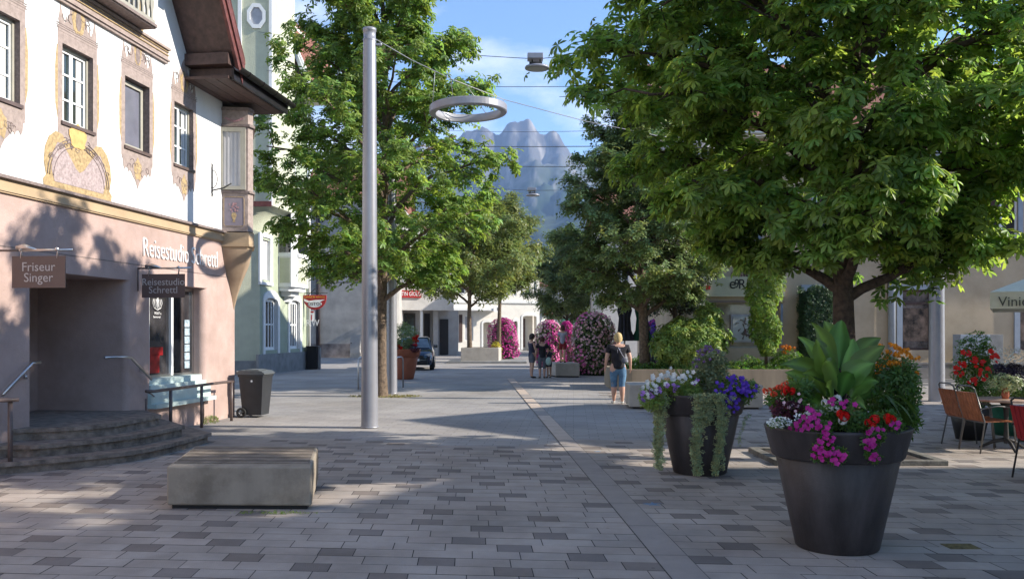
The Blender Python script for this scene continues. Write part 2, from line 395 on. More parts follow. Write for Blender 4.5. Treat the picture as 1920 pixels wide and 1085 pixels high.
M_green_lit = mat('lit_green_plaster', (.50, .51, .38), .9, .07, 2, .6, 26); M_green_shade = mat('shaded_green_plaster', (.36, .40, .30), .9, .08, 2, .2, 40)  # one plaster in two tones: sunlight and shade are put into the colours
M_trimw = mat('white_trim', (.76, .76, .74), .6, .03, 5)
M_greyplinth = mat('grey_plinth', (.25, .25, .245), .85, .15, 3, .3, 30)
M_aged = mat('aged_grey_plaster', (.44, .42, .40), .9, .14, .9, .25, 20, col2=(.27, .27, .26))
M_cream = mat('cream_plaster', (.62, .58, .52), .9, .06, 2, .15, 30); M_cream2 = mat('warm_white_plaster', (.78, .74, .67), .9, .05, 2)
M_greypl = mat('grey_plaster', (.38, .37, .36), .9, .08, 2)
M_beige = mat('beige_plaster', (.50, .40, .28), .9, .06, 1.5, .2, 35)
M_beigesill = mat('grey_stone_plinth', (.30, .28, .26), .85, .12, 3)
M_rooft = mat('red_roof_tiles', (.22, .09, .06), .85, .35, 14, .6, 20)
M_bluegrey = mat('blue_grey_paint', (.30, .34, .40), .5, .06, 4)
M_red = mat('red_enamel', (.42, .03, .03), .4, .08, 5); M_black = mat('black_paint', (.015, .015, .016), .45, .1, 6)
M_car = mat('dark_blue_car_paint', (.010, .022, .05), .22, .05, 3, metal=.3, coat=1.0)
M_chrome = mat('chrome', (.6, .6, .62), .15, .05, 4, metal=1)
M_headlamp = mat('headlamp_lens', (.5, .52, .55), .12, .1, 20, spec=.9)
M_woodseat = mat('orange_wood_slats', (.30, .105, .045), .5, .2, 14, .15, 60); M_canvas = mat('cream_canvas', (.82, .79, .66), .85, .04, 6, .1, 70)
M_marble = mat('round_table_top', (.42, .29, .22), .4, .2, 9)
M_darkgreen = mat('dark_green_canvas', (.012, .09, .05), .85, .2, 8); M_darkcanvas = mat('charcoal_canvas', (.03, .032, .045), .85, .15, 8)
M_bark = mat('chestnut_bark', (.105, .072, .048), .95, .3, 15, 1.0, 30, col2=(.028, .019, .014)); M_bark2 = mat('pale_bark', (.20, .145, .10), .95, .3, 13, .9, 24, col2=(.06, .042, .03))
M_leaf = leafmat('chestnut_leaf', (.15, .235, .06), .5, (.46, .66, .10), .42)
M_leaf_l = leafmat('sunny_chestnut_leaf', (.175, .265, .065), .45, (.38, .54, .08), .42)
M_leaf2 = leafmat('maple_leaf', (.17, .21, .065), .36, (.30, .36, .08)); M_leaf3 = leafmat('dull_green_leaf', (.18, .245, .095), .38, (.34, .44, .12), .45)
M_leafdk = leafmat('dark_leaf', (.035, .055, .035), .2, (.06, .09, .04)); M_leaflime = leafmat('lime_leaf', (.20, .32, .06), .4, (.38, .55, .07))
M_shrub = leafmat('shrub_leaf', (.25, .35, .09), .38, (.32, .46, .08)); M_hedge = leafmat('hedge_leaf', (.04, .08, .03), .2)
M_silver = leafmat('silver_green_leaf', (.33, .38, .20), .3, (.40, .48, .22)); M_canna = leafmat('canna_leaf', (.075, .16, .04), .35, (.18, .36, .05), .34)
M_flgreen = leafmat('flower_plant_leaf', (.085, .155, .04), .35); M_coleus = leafmat('coleus_leaf', (.10, .03, .045), .3, (.22, .05, .08))
def fl(name, c): return leafmat(name, c, .25, c)
F_mag = fl('magenta_petal', (.50, .02, .25)); F_pink = fl('pink_petal', (.72, .16, .40)); F_pale = fl('pale_pink_petal', (.80, .52, .55)); F_purp = fl('purple_petal', (.12, .045, .45))
F_lil = fl('lilac_petal', (.42, .20, .60)); F_red = fl('red_petal', (.75, .02, .015)); F_sal = fl('salmon_petal', (.85, .13, .06)); F_white = fl('white_petal', (.82, .82, .78)); F_or = fl('orange_petal', (.80, .30, .02)); F_yel = fl('yellow_leaf', (.6, .5, .06))
M_skin = mat('skin', (.56, .33, .24), .55, .06, 6); M_hairb = mat('blonde_hair', (.55, .40, .18), .6, .3, 40, .5, 60); M_hairr = mat('auburn_hair', (.09, .03, .02), .6, .3, 40); M_haird = mat('dark_brown_hair', (.035, .02, .014), .6, .3, 40)
M_denim = mat('blue_denim', (.10, .20, .32), .85, .22, 10); M_blackt = mat('black_cotton', (.018, .017, .022), .9, .2, 12); M_greycl = mat('grey_cotton', (.12, .125, .15), .9, .12, 10)
M_greyt = mat('pale_grey_cotton', (.36, .36, .42), .9, .12, 10); M_redcl = mat('dark_red_cotton', (.25, .025, .03), .9, .15, 10); M_navy = mat('navy_cotton', (.05, .05, .085), .9, .2, 10); M_shoe = mat('white_canvas_shoe', (.72, .70, .64), .8, .06, 10); M_mint = mat('mint_cloth', (.40, .56, .52), .9, .1, 10)

# ------------------------------------------------------------------ setting: ground, paving, mountains
def setting(name, mb, m):
    o = obj(name, mb, m); o['kind'] = 'structure'; return o
M_grassfar = mat('valley_meadow', (.09, .13, .045), .95, .2, .02)
setting('ground', MB().quad((-4100, -280, -.012), (4400, -280, -.012), (4400, 7500, -.012), (-4100, 7500, -.012)), M_grassfar)
# fine setts of the square: brick pattern in world metres
def setts():
    m = bpy.data.materials.new('fine_paving'); m.use_nodes = True; t = m.node_tree; b = t.nodes['Principled BSDF']; b.inputs['Roughness'].default_value = .82; b.inputs['Specular IOR Level'].default_value = .3
    c = N(t, 'ShaderNodeTexCoord'); mp = N(t, 'ShaderNodeMapping'); mp.inputs['Rotation'].default_value = (0, 0, R(4)); t.links.new(c.outputs['Object'], mp.inputs[0])
    br = N(t, 'ShaderNodeTexBrick'); br.inputs['Scale'].default_value = 1; br.inputs['Brick Width'].default_value = .40; br.inputs['Row Height'].default_value = .2; br.inputs['Mortar Size'].default_value = .004
    br.inputs['Color1'].default_value = (.375, .35, .325, 1); br.inputs['Color2'].default_value = (.32, .30, .285, 1); br.inputs['Mortar'].default_value = (.16, .15, .14, 1); br.offset_frequency = 2; br.offset = .37
    t.links.new(mp.outputs[0], br.inputs['Vector'])
    n = N(t, 'ShaderNodeTexNoise'); n.inputs['Scale'].default_value = .55; n.inputs['Detail'].default_value = 8; t.links.new(c.outputs['Object'], n.inputs['Vector'])
    r = N(t, 'ShaderNodeValToRGB'); r.color_ramp.elements[0].position = .3; r.color_ramp.elements[1].position = .7; r.color_ramp.elements[0].color = (.82, .82, .83, 1); r.color_ramp.elements[1].color = (1.1, 1.09, 1.07, 1)
    t.links.new(n.outputs['Fac'], r.inputs[0]); x = N(t, 'ShaderNodeMix', data_type='RGBA', blend_type='MULTIPLY'); x.inputs['Factor'].default_value = 1
    t.links.new(br.outputs['Color'], x.inputs['A']); t.links.new(r.outputs['Color'], x.inputs['B']); t.links.new(x.outputs['Result'], b.inputs['Base Color'])
    n2 = N(t, 'ShaderNodeTexNoise'); n2.inputs['Scale'].default_value = 60; t.links.new(c.outputs['Object'], n2.inputs['Vector']); bp = N(t, 'ShaderNodeBump'); bp.inputs['Strength'].default_value = .2; bp.inputs['Distance'].default_value = .004
    t.links.new(n2.outputs['Fac'], bp.inputs['Height']); t.links.new(bp.outputs[0], b.inputs['Normal']); return m
M_setts = setts()
setting('pavement', MB().quad((-60, -20, 0), (60, -20, 0), (60, 260, 0), (-60, 260, 0)), M_setts)
M_joint = mat('paving_joint_sand', (.055, .05, .045), .95, .3, 12)
def paver_tint(k):
    return k
def paving():
    rng = random.Random(5); V = []; Q = []; T = []
    E1 = Vector((1, -.085, 0)); E2 = Vector((-.0497, 1, 0)); O = Vector((1.21+.0497*6.01, 0, 0))
    def pt(s, t_): p = O+E1*s+E2*t_; return (p.x, p.y, .008)
    def inside(s, t_):
        if s < 0: return t_ < 13.2+.35*math.sin(s*1.1) and s > -9
        return t_ < 13.6 or (s > 2.2 and t_ < 24.5)
    def put(s0, s1, t0, t1, c):
        g = .0035; b = len(V); dz = rng.uniform(-.0012, .0012); a_ = [pt(s0+g, t0+g), pt(s1-g, t0+g), pt(s1-g, t1-g), pt(s0+g, t1-g)]; V.extend([(p[0], p[1], p[2]+dz) for p in a_]); Q.append((b, b+1, b+2, b+3)); T.extend([c]*4)
    rh = .222; t0 = 2.6; prev = {-1: [], 1: []}; pdark = {-1: [], 1: []}
    while t0 < 24.5:
        for side in (-1, 1):
            s = .128; cnt = rng.randint(0, 4); lim = 9 if side < 0 else 14; js = []; dk = []; first = True
            while s < lim:
                def far(e): return min([abs(e-p) for p in prev[side]] or [1])
                dark = cnt <= 0 and not any(abs((s+.135)-p) < .30 for p in pdark[side])
                if first and not dark: Ls = [rng.uniform(.12, .40) for _ in range(4)]
                elif dark: Ls = [.27]
                else: Ls = [.405, .405+rng.uniform(-.02, .02), .36, .45]
                L_ = max(Ls, key=lambda q: min(far(s+q), .09)); first = False; e = s+L_
                if inside(side*(s+e)/2, t0+rh/2):
                    v = rng.uniform(-.05, .05); wv = rng.uniform(-.015, .02)
                    if dark: c = (.56+v+wv, .55+v, .56+v-wv)
                    else: c = (1+v*1.6+wv, 1+v*1.6, 1+v*1.6-wv*.5)
                    put(min(side*s, side*e), max(side*s, side*e), t0, t0+rh, c)
                if dark: dk.append((s+e)/2); cnt = rng.choice([2, 3, 3, 3, 4, 5])
                else: cnt -= 1
                js.append(e); s = e
            prev[side] = js; pdark[side] = dk
        t0 += rh
    return np.array(V), np.array(Q), np.array(T)
pv, pq, pt_ = paving()
M_paver = mat('paving_stone', (.39, .338, .295), .78, .13, 1.1, .4, 130, attr='tint', detail=9)
o = np_obj('paving_stones', pv, pq, M_paver, tint=pt_); o['kind'] = 'structure'
jb = MB(); jb.add([(-9.2, 2.5, .004), (1.5, 2.5, .004), (.65, 12.5, .004), (-9.2, 13.3, .004)], [(0, 1, 2, 3)]); jb.add([(1.5, 2.5, .004), (15, 1.3, .004), (14, 23, .004), (3.6, 23.6, .004), (3.6, 13.1, .004), (.68, 13.0, .004)], [(0, 1, 2, 3, 4, 5)])
setting('paving_bed', jb, M_joint)
def stain(m, scale=.8, amt=.75, spot=True):
    t = m.node_tree; b = t.nodes['Principled BSDF']; src = b.inputs['Base Color'].links[0].from_socket; g = N(t, 'ShaderNodeTexCoord')
    n = N(t, 'ShaderNodeTexNoise'); n.inputs['Scale'].default_value = scale; n.inputs['Detail'].default_value = 10; n.inputs['Roughness'].default_value = .7; t.links.new(g.outputs['Object'], n.inputs['Vector'])
    r = N(t, 'ShaderNodeValToRGB'); r.color_ramp.elements[0].position = .36; r.color_ramp.elements[1].position = .56; r.color_ramp.elements[0].color = (amt, amt*.98, amt*.95, 1); r.color_ramp.elements[1].color = (1, 1, 1, 1); t.links.new(n.outputs['Fac'], r.inputs[0])
    x = N(t, 'ShaderNodeMix', data_type='RGBA', blend_type='MULTIPLY'); x.inputs['Factor'].default_value = 1; t.links.new(src, x.inputs['A']); t.links.new(r.outputs[0], x.inputs['B']); out = x.outputs['Result']
    if spot:
        v = N(t, 'ShaderNodeTexVoronoi'); v.inputs['Scale'].default_value = 2.6; t.links.new(g.outputs['Object'], v.inputs['Vector']); r2 = N(t, 'ShaderNodeValToRGB'); r2.color_ramp.elements[0].position = .035; r2.color_ramp.elements[1].position = .055; r2.color_ramp.elements[0].color = (.62, .60, .58, 1); r2.color_ramp.elements[1].color = (1, 1, 1, 1)
        t.links.new(v.outputs['Distance'], r2.inputs[0]); y = N(t, 'ShaderNodeMix', data_type='RGBA', blend_type='MULTIPLY'); y.inputs['Factor'].default_value = .8; t.links.new(out, y.inputs['A']); t.links.new(r2.outputs[0], y.inputs['B']); out = y.outputs['Result']
    t.links.new(out, b.inputs['Base Color'])
stain(M_paver, .7, .80); stain(M_setts, .35, .80); stain(M_pot, 3, .8, False); stain(M_conc, 2.5, .7, False); stain(M_pink, 1.1, .86, False); stain(M_beige, .8, .88, False)
M_strip = mat('strip_slab', (.31, .27, .24), .8, .07, 3, .2, 90); M_strip_sun = mat('sunlit_strip_slab', (.50, .40, .32), .8, .07, 3, .2, 90)  # second tone puts sunlight into the far slabs, paler and warmer
sb_ = MB(); t0 = 2.6; k = 0
while t0 < 31:
    c0 = 1.21+.0497*(6.01-t0); c1 = 1.21+.0497*(6.01-(t0+.992)); sb_.cur = 1 if t0 > 12.2 and k % 5 else 0
    sb_.quad((c0-.126, t0, .012), (c0+.126, t0-.01, .012), (c1+.126, t0+.982, .012), (c1-.126, t0+.992, .012)); t0 += 1.0; k += 1
setting('drain_strip', sb_, [M_strip, M_strip_sun])
sbb = MB(); sbb.quad((1.21+.0497*3.4-.133, 2.6, .010), (1.21+.0497*3.4+.133, 2.6, .010), (1.21-.0497*25+.133, 31, .010), (1.21-.0497*25-.133, 31, .010)); setting('strip_joint', sbb, M_joint)

def fbm(x, y, o=5, seed=0):
    v = 0; a = .5; f = 1
    for i in range(o):
        xi = x*f+seed*13.7+i*7.1; yi = y*f+seed*5.3+i*3.3; x0 = np.floor(xi); y0 = np.floor(yi); fx = xi-x0; fy = yi-y0; fx = fx*fx*(3-2*fx); fy = fy*fy*(3-2*fy)
        h = lambda p, q: np.modf(np.sin(p*127.1+q*311.7)*43758.5453)[0]
        v = v+a*((h(x0, y0)*(1-fx)+h(x0+1, y0)*fx)*(1-fy)+(h(x0, y0+1)*(1-fx)+h(x0+1, y0+1)*fx)*fy); a *= .5; f *= 2.03
    return v
def mountains():
    DY = 6000.; pr = [(300, 345), (500, 330), (620, 300), (700, 285), (760, 262), (800, 250), (840, 256), (868, 236), (890, 226), (905, 220), (922, 232), (934, 236), (950, 222), (968, 212), (986, 208), (1000, 214), (1012, 228), (1022, 238), (1034, 233), (1046, 236), (1056, 250), (1070, 268), (1100, 285), (1160, 310), (1230, 330), (1400, 350), (1700, 340), (2000, 360)]
    xs = np.linspace(-3200, 3900, 380); ts = np.linspace(0, 1.25, 150); X, T = np.meshgrid(xs, ts)
    px = 960+xs*F/DY; zr = (HOR-np.interp(px, [p[0] for p in pr], [p[1] for p in pr]))*DY/F+H+60*(fbm(xs/70, xs*0+3, 5, 8)-.5)+6*np.abs(np.sin(xs/23.))
    zr = zr[None, :]*np.ones_like(T)
    Y = 2600+T*(DY-2600)
    g = np.where(T < 1, np.clip(T, 0, 1)**1.15, 1-(T-1)*2.0)
    rid = np.abs(2*fbm(X/230, Y/1500, 6, 3)-1); n = -(.75*rid+.45*fbm(X/90, Y/260, 6, 1))
    amp = 340*np.clip(T, 0, 1)*np.clip((1.0-T)*2.2, .0, 1)
    Z = zr*g+n*amp-30
    V = np.stack([X, Y, Z], -1).reshape(-1, 3); a, b = T.shape
    i, j = np.meshgrid(np.arange(a-1), np.arange(b-1), indexing='ij'); q = np.stack([i*b+j, i*b+j+1, (i+1)*b+j+1, (i+1)*b+j], -1).reshape(-1, 4)
    m = bpy.data.materials.new('mountain_rock'); m.use_nodes = True; t = m.node_tree; bs = t.nodes['Principled BSDF']; bs.inputs['Roughness'].default_value = .95; bs.inputs['Specular IOR Level'].default_value = .1
    gm = N(t, 'ShaderNodeNewGeometry'); sp = N(t, 'ShaderNodeSeparateXYZ'); t.links.new(gm.outputs['Position'], sp.inputs[0])
    n1 = N(t, 'ShaderNodeTexNoise'); n1.inputs['Scale'].default_value = .006; n1.inputs['Detail'].default_value = 9; t.links.new(gm.outputs['Position'], n1.inputs['Vector'])
    mu = N(t, 'ShaderNodeMath', operation='MULTIPLY_ADD'); mu.inputs[1].default_value = 700; t.links.new(n1.outputs['Fac'], mu.inputs[0]); t.links.new(sp.outputs['Z'], mu.inputs[2])
    r = N(t, 'ShaderNodeValToRGB'); mrr = N(t, 'ShaderNodeMapRange'); mrr.inputs['From Min'].default_value = 500; mrr.inputs['From Max'].default_value = 1900
    t.links.new(mu.outputs[0], mrr.inputs['Value']); t.links.new(mrr.outputs[0], r.inputs[0])
    e = r.color_ramp.elements; e[0].position = .30; e[0].color = (.012, .024, .014, 1); e[1].position = .40; e[1].color = (.025, .042, .02, 1)
    for p_, c_ in ((.5, (.05, .06, .04, 1)), (.6, (.11, .11, .105, 1)), (.8, (.085, .08, .08, 1))): x = r.color_ramp.elements.new(p_); x.color = c_
    mp = N(t, 'ShaderNodeMapping'); mp.inputs['Scale'].default_value = (.012, .0015, .002); t.links.new(gm.outputs['Position'], mp.inputs[0])
    n3 = N(t, 'ShaderNodeTexNoise'); n3.inputs['Scale'].default_value = 1; n3.inputs['Detail'].default_value = 8; t.links.new(mp.outputs[0], n3.inputs['Vector'])
    r3 = N(t, 'ShaderNodeValToRGB'); r3.color_ramp.elements[0].position = .54; r3.color_ramp.elements[1].position = .66; t.links.new(n3.outputs['Fac'], r3.inputs[0])
    x = N(t, 'ShaderNodeMix', data_type='RGBA'); x.inputs['B'].default_value = (.24, .22, .20, 1); t.links.new(r.outputs[0], x.inputs['A'])
    hm = N(t, 'ShaderNodeMapRange'); hm.inputs['From Min'].default_value = 450; hm.inputs['From Max'].default_value = 900; t.links.new(sp.outputs['Z'], hm.inputs['Value'])
    mm = N(t, 'ShaderNodeMath', operation='MULTIPLY'); t.links.new(r3.outputs[0], mm.inputs[0]); t.links.new(hm.outputs[0], mm.inputs[1]); t.links.new(mm.outputs[0], x.inputs['Factor'])
    t.links.new(x.outputs['Result'], bs.inputs['Base Color'])
    o = np_obj('mountains', V, q, m); o['kind'] = 'structure'
mountains()
def forest_hill():
    pr = [(300, 420), (700, 400), (900, 408), (980, 402), (1040, 388), (1100, 362), (1200, 330), (1500, 300), (2000, 330)]
    xs = np.linspace(-2200, 2600, 240); ts = np.linspace(0, 1.3, 70); X, T = np.meshgrid(xs, ts); DY = 3600.; px = 960+xs*F/DY
    zr = (HOR-np.interp(px, [p[0] for p in pr], [p[1] for p in pr]))*DY/F+H; zr = zr+14*fbm(xs/18, xs*0, 4, 2)
    Z = zr[None]*np.where(T < 1, T**.8, 1-(T-1)*1.2)+(fbm(X/160, T*6, 5, 4)-.5)*120*np.clip(T, 0, 1)*np.clip((1.05-T)*4, .05, 1)-20; Y = 1500+T*(DY-1500)
    V = np.stack([X, Y, Z], -1).reshape(-1, 3); a, b = T.shape; i, j = np.meshgrid(np.arange(a-1), np.arange(b-1), indexing='ij'); q = np.stack([i*b+j, i*b+j+1, (i+1)*b+j+1, (i+1)*b+j], -1).reshape(-1, 4)
    o = np_obj('hills', V, q, mat('spruce_forest', (.03, .05, .022), .95, .5, .012, 1.0, .05)); o['kind'] = 'structure'
forest_hill()
HZ = 0.00007
m = bpy.data.materials.new('haze_air'); m.use_nodes = True; t = m.node_tree; t.nodes.remove(t.nodes['Principled BSDF'])
pvn = N(t, 'ShaderNodeVolumePrincipled'); pvn.inputs['Density'].default_value = HZ; pvn.inputs['Color'].default_value = (.42, .62, 1, 1); pvn.inputs['Anisotropy'].default_value = .2
t.links.new(pvn.outputs[0], t.nodes['Material Output'].inputs['Volume'])
hb = MB(); hb.box(-4200, 4500, -300, 7600, -31, 1700); hz = obj('haze', hb, m); hz['kind'] = 'stuff'; hz['label'] = 'thin blue summer haze over the valley and mountains'; hz['category'] = 'haze'
# ------------------------------------------------------------------ buildings
def wall_open(mb, x0, x1, z0, z1, ops, y=0.0, front=0, rev=0):
    """facade sheet in the local xz plane with reveals going into the building (+y)"""
    X = sorted({x0, x1, *[o[0] for o in ops], *[o[1]+(o[5] if len(o) > 5 else 0) for o in ops]}); Z = sorted({z0, z1, *[o[2] for o in ops], *[o[3] for o in ops]})
    X = [a for a in X if x0 <= a <= x1]; Z = [a for a in Z if z0 <= a <= z1]
    mb.cur = front
    for a, b in zip(X, X[1:]):
        for c, d in zip(Z, Z[1:]):
            mx_, mz_ = (a+b)/2, (c+d)/2
            if any(o[0] < mx_ < o[1]+(o[5] if len(o) > 5 else 0) and o[2] < mz_ < o[3] for o in ops): continue
            mb.quad((a, y, c), (b, y, c), (b, y, d), (a, y, d))
    mb.cur = rev
    for o in ops:
        a, b, c, d, dp = o[:5]; r = o[5] if len(o) > 5 else 0
        mb.quad((a, y, c), (a, y, d), (a, y+dp, d), (a, y+dp, c))
        if r:
            pts = [(b+r-r*math.sin(t*math.pi/16), y+r-r*math.cos(t*math.pi/16)) for t in range(9)]+[(b, y+dp)]
            vs = [(p[0], p[1], c) for p in pts]+[(p[0], p[1], d) for p in pts]; n = len(pts); sm = mb.smooth; mb.smooth = True
            mb.add(vs, [(i, i+1, n+i+1, n+i) for i in range(n-1)]); mb.smooth = sm
        else: mb.quad((b, y, c), (b, y, d), (b, y+dp, d), (b, y+dp, c))
        mb.quad((a, y, d), (b+r, y, d), (b+r, y+dp, d), (a, y+dp, d)); mb.quad((a, y, c), (b+r, y, c), (b+r, y+dp, c), (a, y+dp, c))
    mb.cur = 0

def window(parent, x0, x1, z0, z1, y, nx=2, nz=3, mf=None, mg=None, fw=.06, mw=.03, sill=None, sash=None, curtain=None, name='window', label=None):
    """casement: frame mesh, with pane (and sill, curtain) as its children, in the parent's local frame"""
    mf = mf or M_frame_w; mg = mg or M_glass; b = MB(); t = .06
    b.box(x0, x0+fw, y, y+t, z0, z1); b.box(x1-fw, x1, y, y+t, z0, z1); b.box(x0+fw, x1-fw, y, y+t, z0, z0+fw); b.box(x0+fw, x1-fw, y, y+t, z1-fw, z1)
    for i in range(1, nx):
        c = x0+(x1-x0)*i/nx; h = mw*1.4 if nx == 2 else mw*.6; b.box(c-h, c+h, y+.006, y+t-.01, z0+fw, z1-fw)
    for k in range(1, nz):
        c = z0+(z1-z0)*k/nz; b.box(x0+fw, x1-fw, y+.012, y+t-.016, c-mw/2, c+mw/2)
    f = obj(name, b, mf, parent, local=True)
    if label: f['label'] = label
    obj('pane', MB().box(x0+fw*.6, x1-fw*.6, y+.03, y+.038, z0+fw*.6, z1-fw*.6), mg, f, local=True)
    if sill: obj('sill', MB().box(x0-.05, x1+.05, y-sill, y+.01, z0-.05, z0-.002), M_bronze if mf is not M_trimw else M_trimw, f, local=True)
    if curtain:
        cb = MB(); n = 14; cb.smooth = True
        for (a, e) in curtain:
            vs = []
            for i in range(n+1):
                xx = x0+(x1-x0)*(a+(e-a)*i/n); vs += [(xx, y+.024+.004*math.sin(i*2.2), z0+fw), (xx, y+.024+.004*math.sin(i*2.2), z1-fw)]
            cb.add(vs, [(2*i, 2*i+2, 2*i+3, 2*i+1) for i in range(n)])
        obj('curtain', cb, M_curtain_w, f, local=True)
    return f

# ---- left house
D = Vector((.1231, .9924)); HO = (-7.705+.1231*12, .9924*12, 0.0); HR = math.atan2(D.y, D.x)
def WY(px, off=0): return (-7.705+1.0076*off)/((px-960)/F-.124)
def WP(px, py, off=0):
    Y = WY(px, off); X = (px-960)*Y/F; return ((X-HO[0])*D.x+(Y-HO[1])*D.y, H-(py-HOR)*Y/F)
def LX(Y): return (Y/.9924-12)
house = thing('painted_house', 'pink and white gabled house with painted baroque window surrounds on the left', 'house', HO, HR)
def HM(x, z, off=0.0): return None
W = []
for (a, b) in (((-22, 8), (37, 200)), ((116.5, 79), (174, 251)), ((234, 142), (280, 293)), ((326.5, 189.5), (362, 322))):
    xa, za = WP(*a); xb, zb = WP(*b); W.append([xa, xb, zb, za])
zs0 = 4.45; zs1 = sum(w_[3] for w_ in W[1:])/3; zs0 = sum(w_[2] for w_ in W[1:])/3
for w_ in W: w_[2] = zs0; w_[3] = zs1
W[0][0] = W[0][1]-.72
xr = LX(17.0); xr0 = LX(17.54); xl = LX(4.0)
ups = [(w_[0], w_[1], w_[2], w_[3], .17) for w_ in W]
b = MB(); wall_open(b, xl, xr, 3.62, 6.6, ups, 0.0, 0, 1)
ax = LX(11.4); fx = LX(15.8); ZE = 6.17; apz = 12.77
b.cur = 0; b.add([(2*ax-fx, 0, 6.6), (fx, 0, 6.6), (fx-.35, 0, 6.6), (ax, 0, apz)], [(0, 1, 3)])
b.quad((xr, 0, 3.62), (xr, 9, 3.62), (xr, 9, 6.6), (xr, 0, 6.6)); b.quad((xl, 0, 0), (xl, 9, 0), (xl, 9, 6.6), (xl, 0, 6.6)); b.quad((xl, 9, 0), (xr, 9, 0), (xr, 9, 6.6), (xl, 9, 6.6))
obj('upper_wall', b, [M_white, M_taupe2], house, local=True)
dx0, dx1 = LX(11.46), LX(13.72); sx0, sx1 = LX(14.37), LX(16.28)
b = MB(); wall_open(b, xl, xr0, 0, 3.41, [(dx0, dx1, .43, 2.49, 1.5, .10), (sx0, sx1, .44, 2.49, .27, .12)], 0, 0, 0)
b.quad((dx0, 1.5, .45), (dx1, 1.5, .45), (dx1, 1.5, 2.49), (dx0, 1.5, 2.49))
b.quad((xr0, 0, 0), (xr0, 9, 0), (xr0, 9, 3.41), (xr0, 0, 3.41)); b.quad((xl, 9, 0), (xr0, 9, 0), (xr0, 9, 3.41), (xl, 9, 3.41))
obj('ground_floor_wall', b, M_pink, house, local=True)
b = MB(); b.box(xl, xr+.02, -.035, .05, 3.41, 3.585); b.box(xl, xr+.02, -.05, .05, 3.43, 3.455); obj('ochre_band', b, M_ochre, house, local=True)
b = MB(); b.box(xl, xr+.03, -.09, .05, 3.585, 3.625, bev=0); obj('cornice', b, M_taupe2, house, local=True)
b = MB(); b.box(xl, xr0, -.004, .004, 2.742, 2.756); obj('wall_groove', b, M_taupe2, house, local=True)
door_b = MB(); door_b.box(dx0+.1, dx0+1.05, 1.44, 1.49, .46, 2.42); hd = obj('door', door_b, M_brownwood, house, local=True)
obj('door_handle', MB().tube([(dx0+.95, 1.40, 1.4), (dx0+.95, 1.40, 1.55)], .014), M_steel, hd, local=True)
# painted surrounds
def mirror(pts): return pts+[(-x, z) for x, z in reversed(pts) if x > 1e-6]
PED = [(1.14, 0), (1.16, .12), (1.06, .16), (1.12, .30), (1.06, .46), (1.0, .74), (.90, .46), (.80, .28), (.72, .30), (.70, .52), (.60, .30), (.50, .56), (.40, .84), (.30, .92), (.16, 1.12), (0, 1.28)]
PEN = [(1.12, 0), (1.13, -.14), (1.05, -.18), (1.02, -.52), (.94, -.72), (.84, -.55), (.72, -.60), (.66, -.78), (.58, -.66), (.48, -.72), (.34, -.95), (.18, -1.12), (.06, -1.38), (0, -1.55)]
def plate(mb, poly, cx, cz, sx, sz, o0, o1): mb.prism([(cx+x*sx, cz+z*sz) for x, z in poly], -o1, -o0, plane='xz')
def oval(n=20, a=1, b_=1, wob=0): return [((a+wob*math.sin(5*t))*math.cos(t), (b_+wob*math.sin(5*t))*math.sin(t)) for t in [2*math.pi*i/n for i in range(n)]]
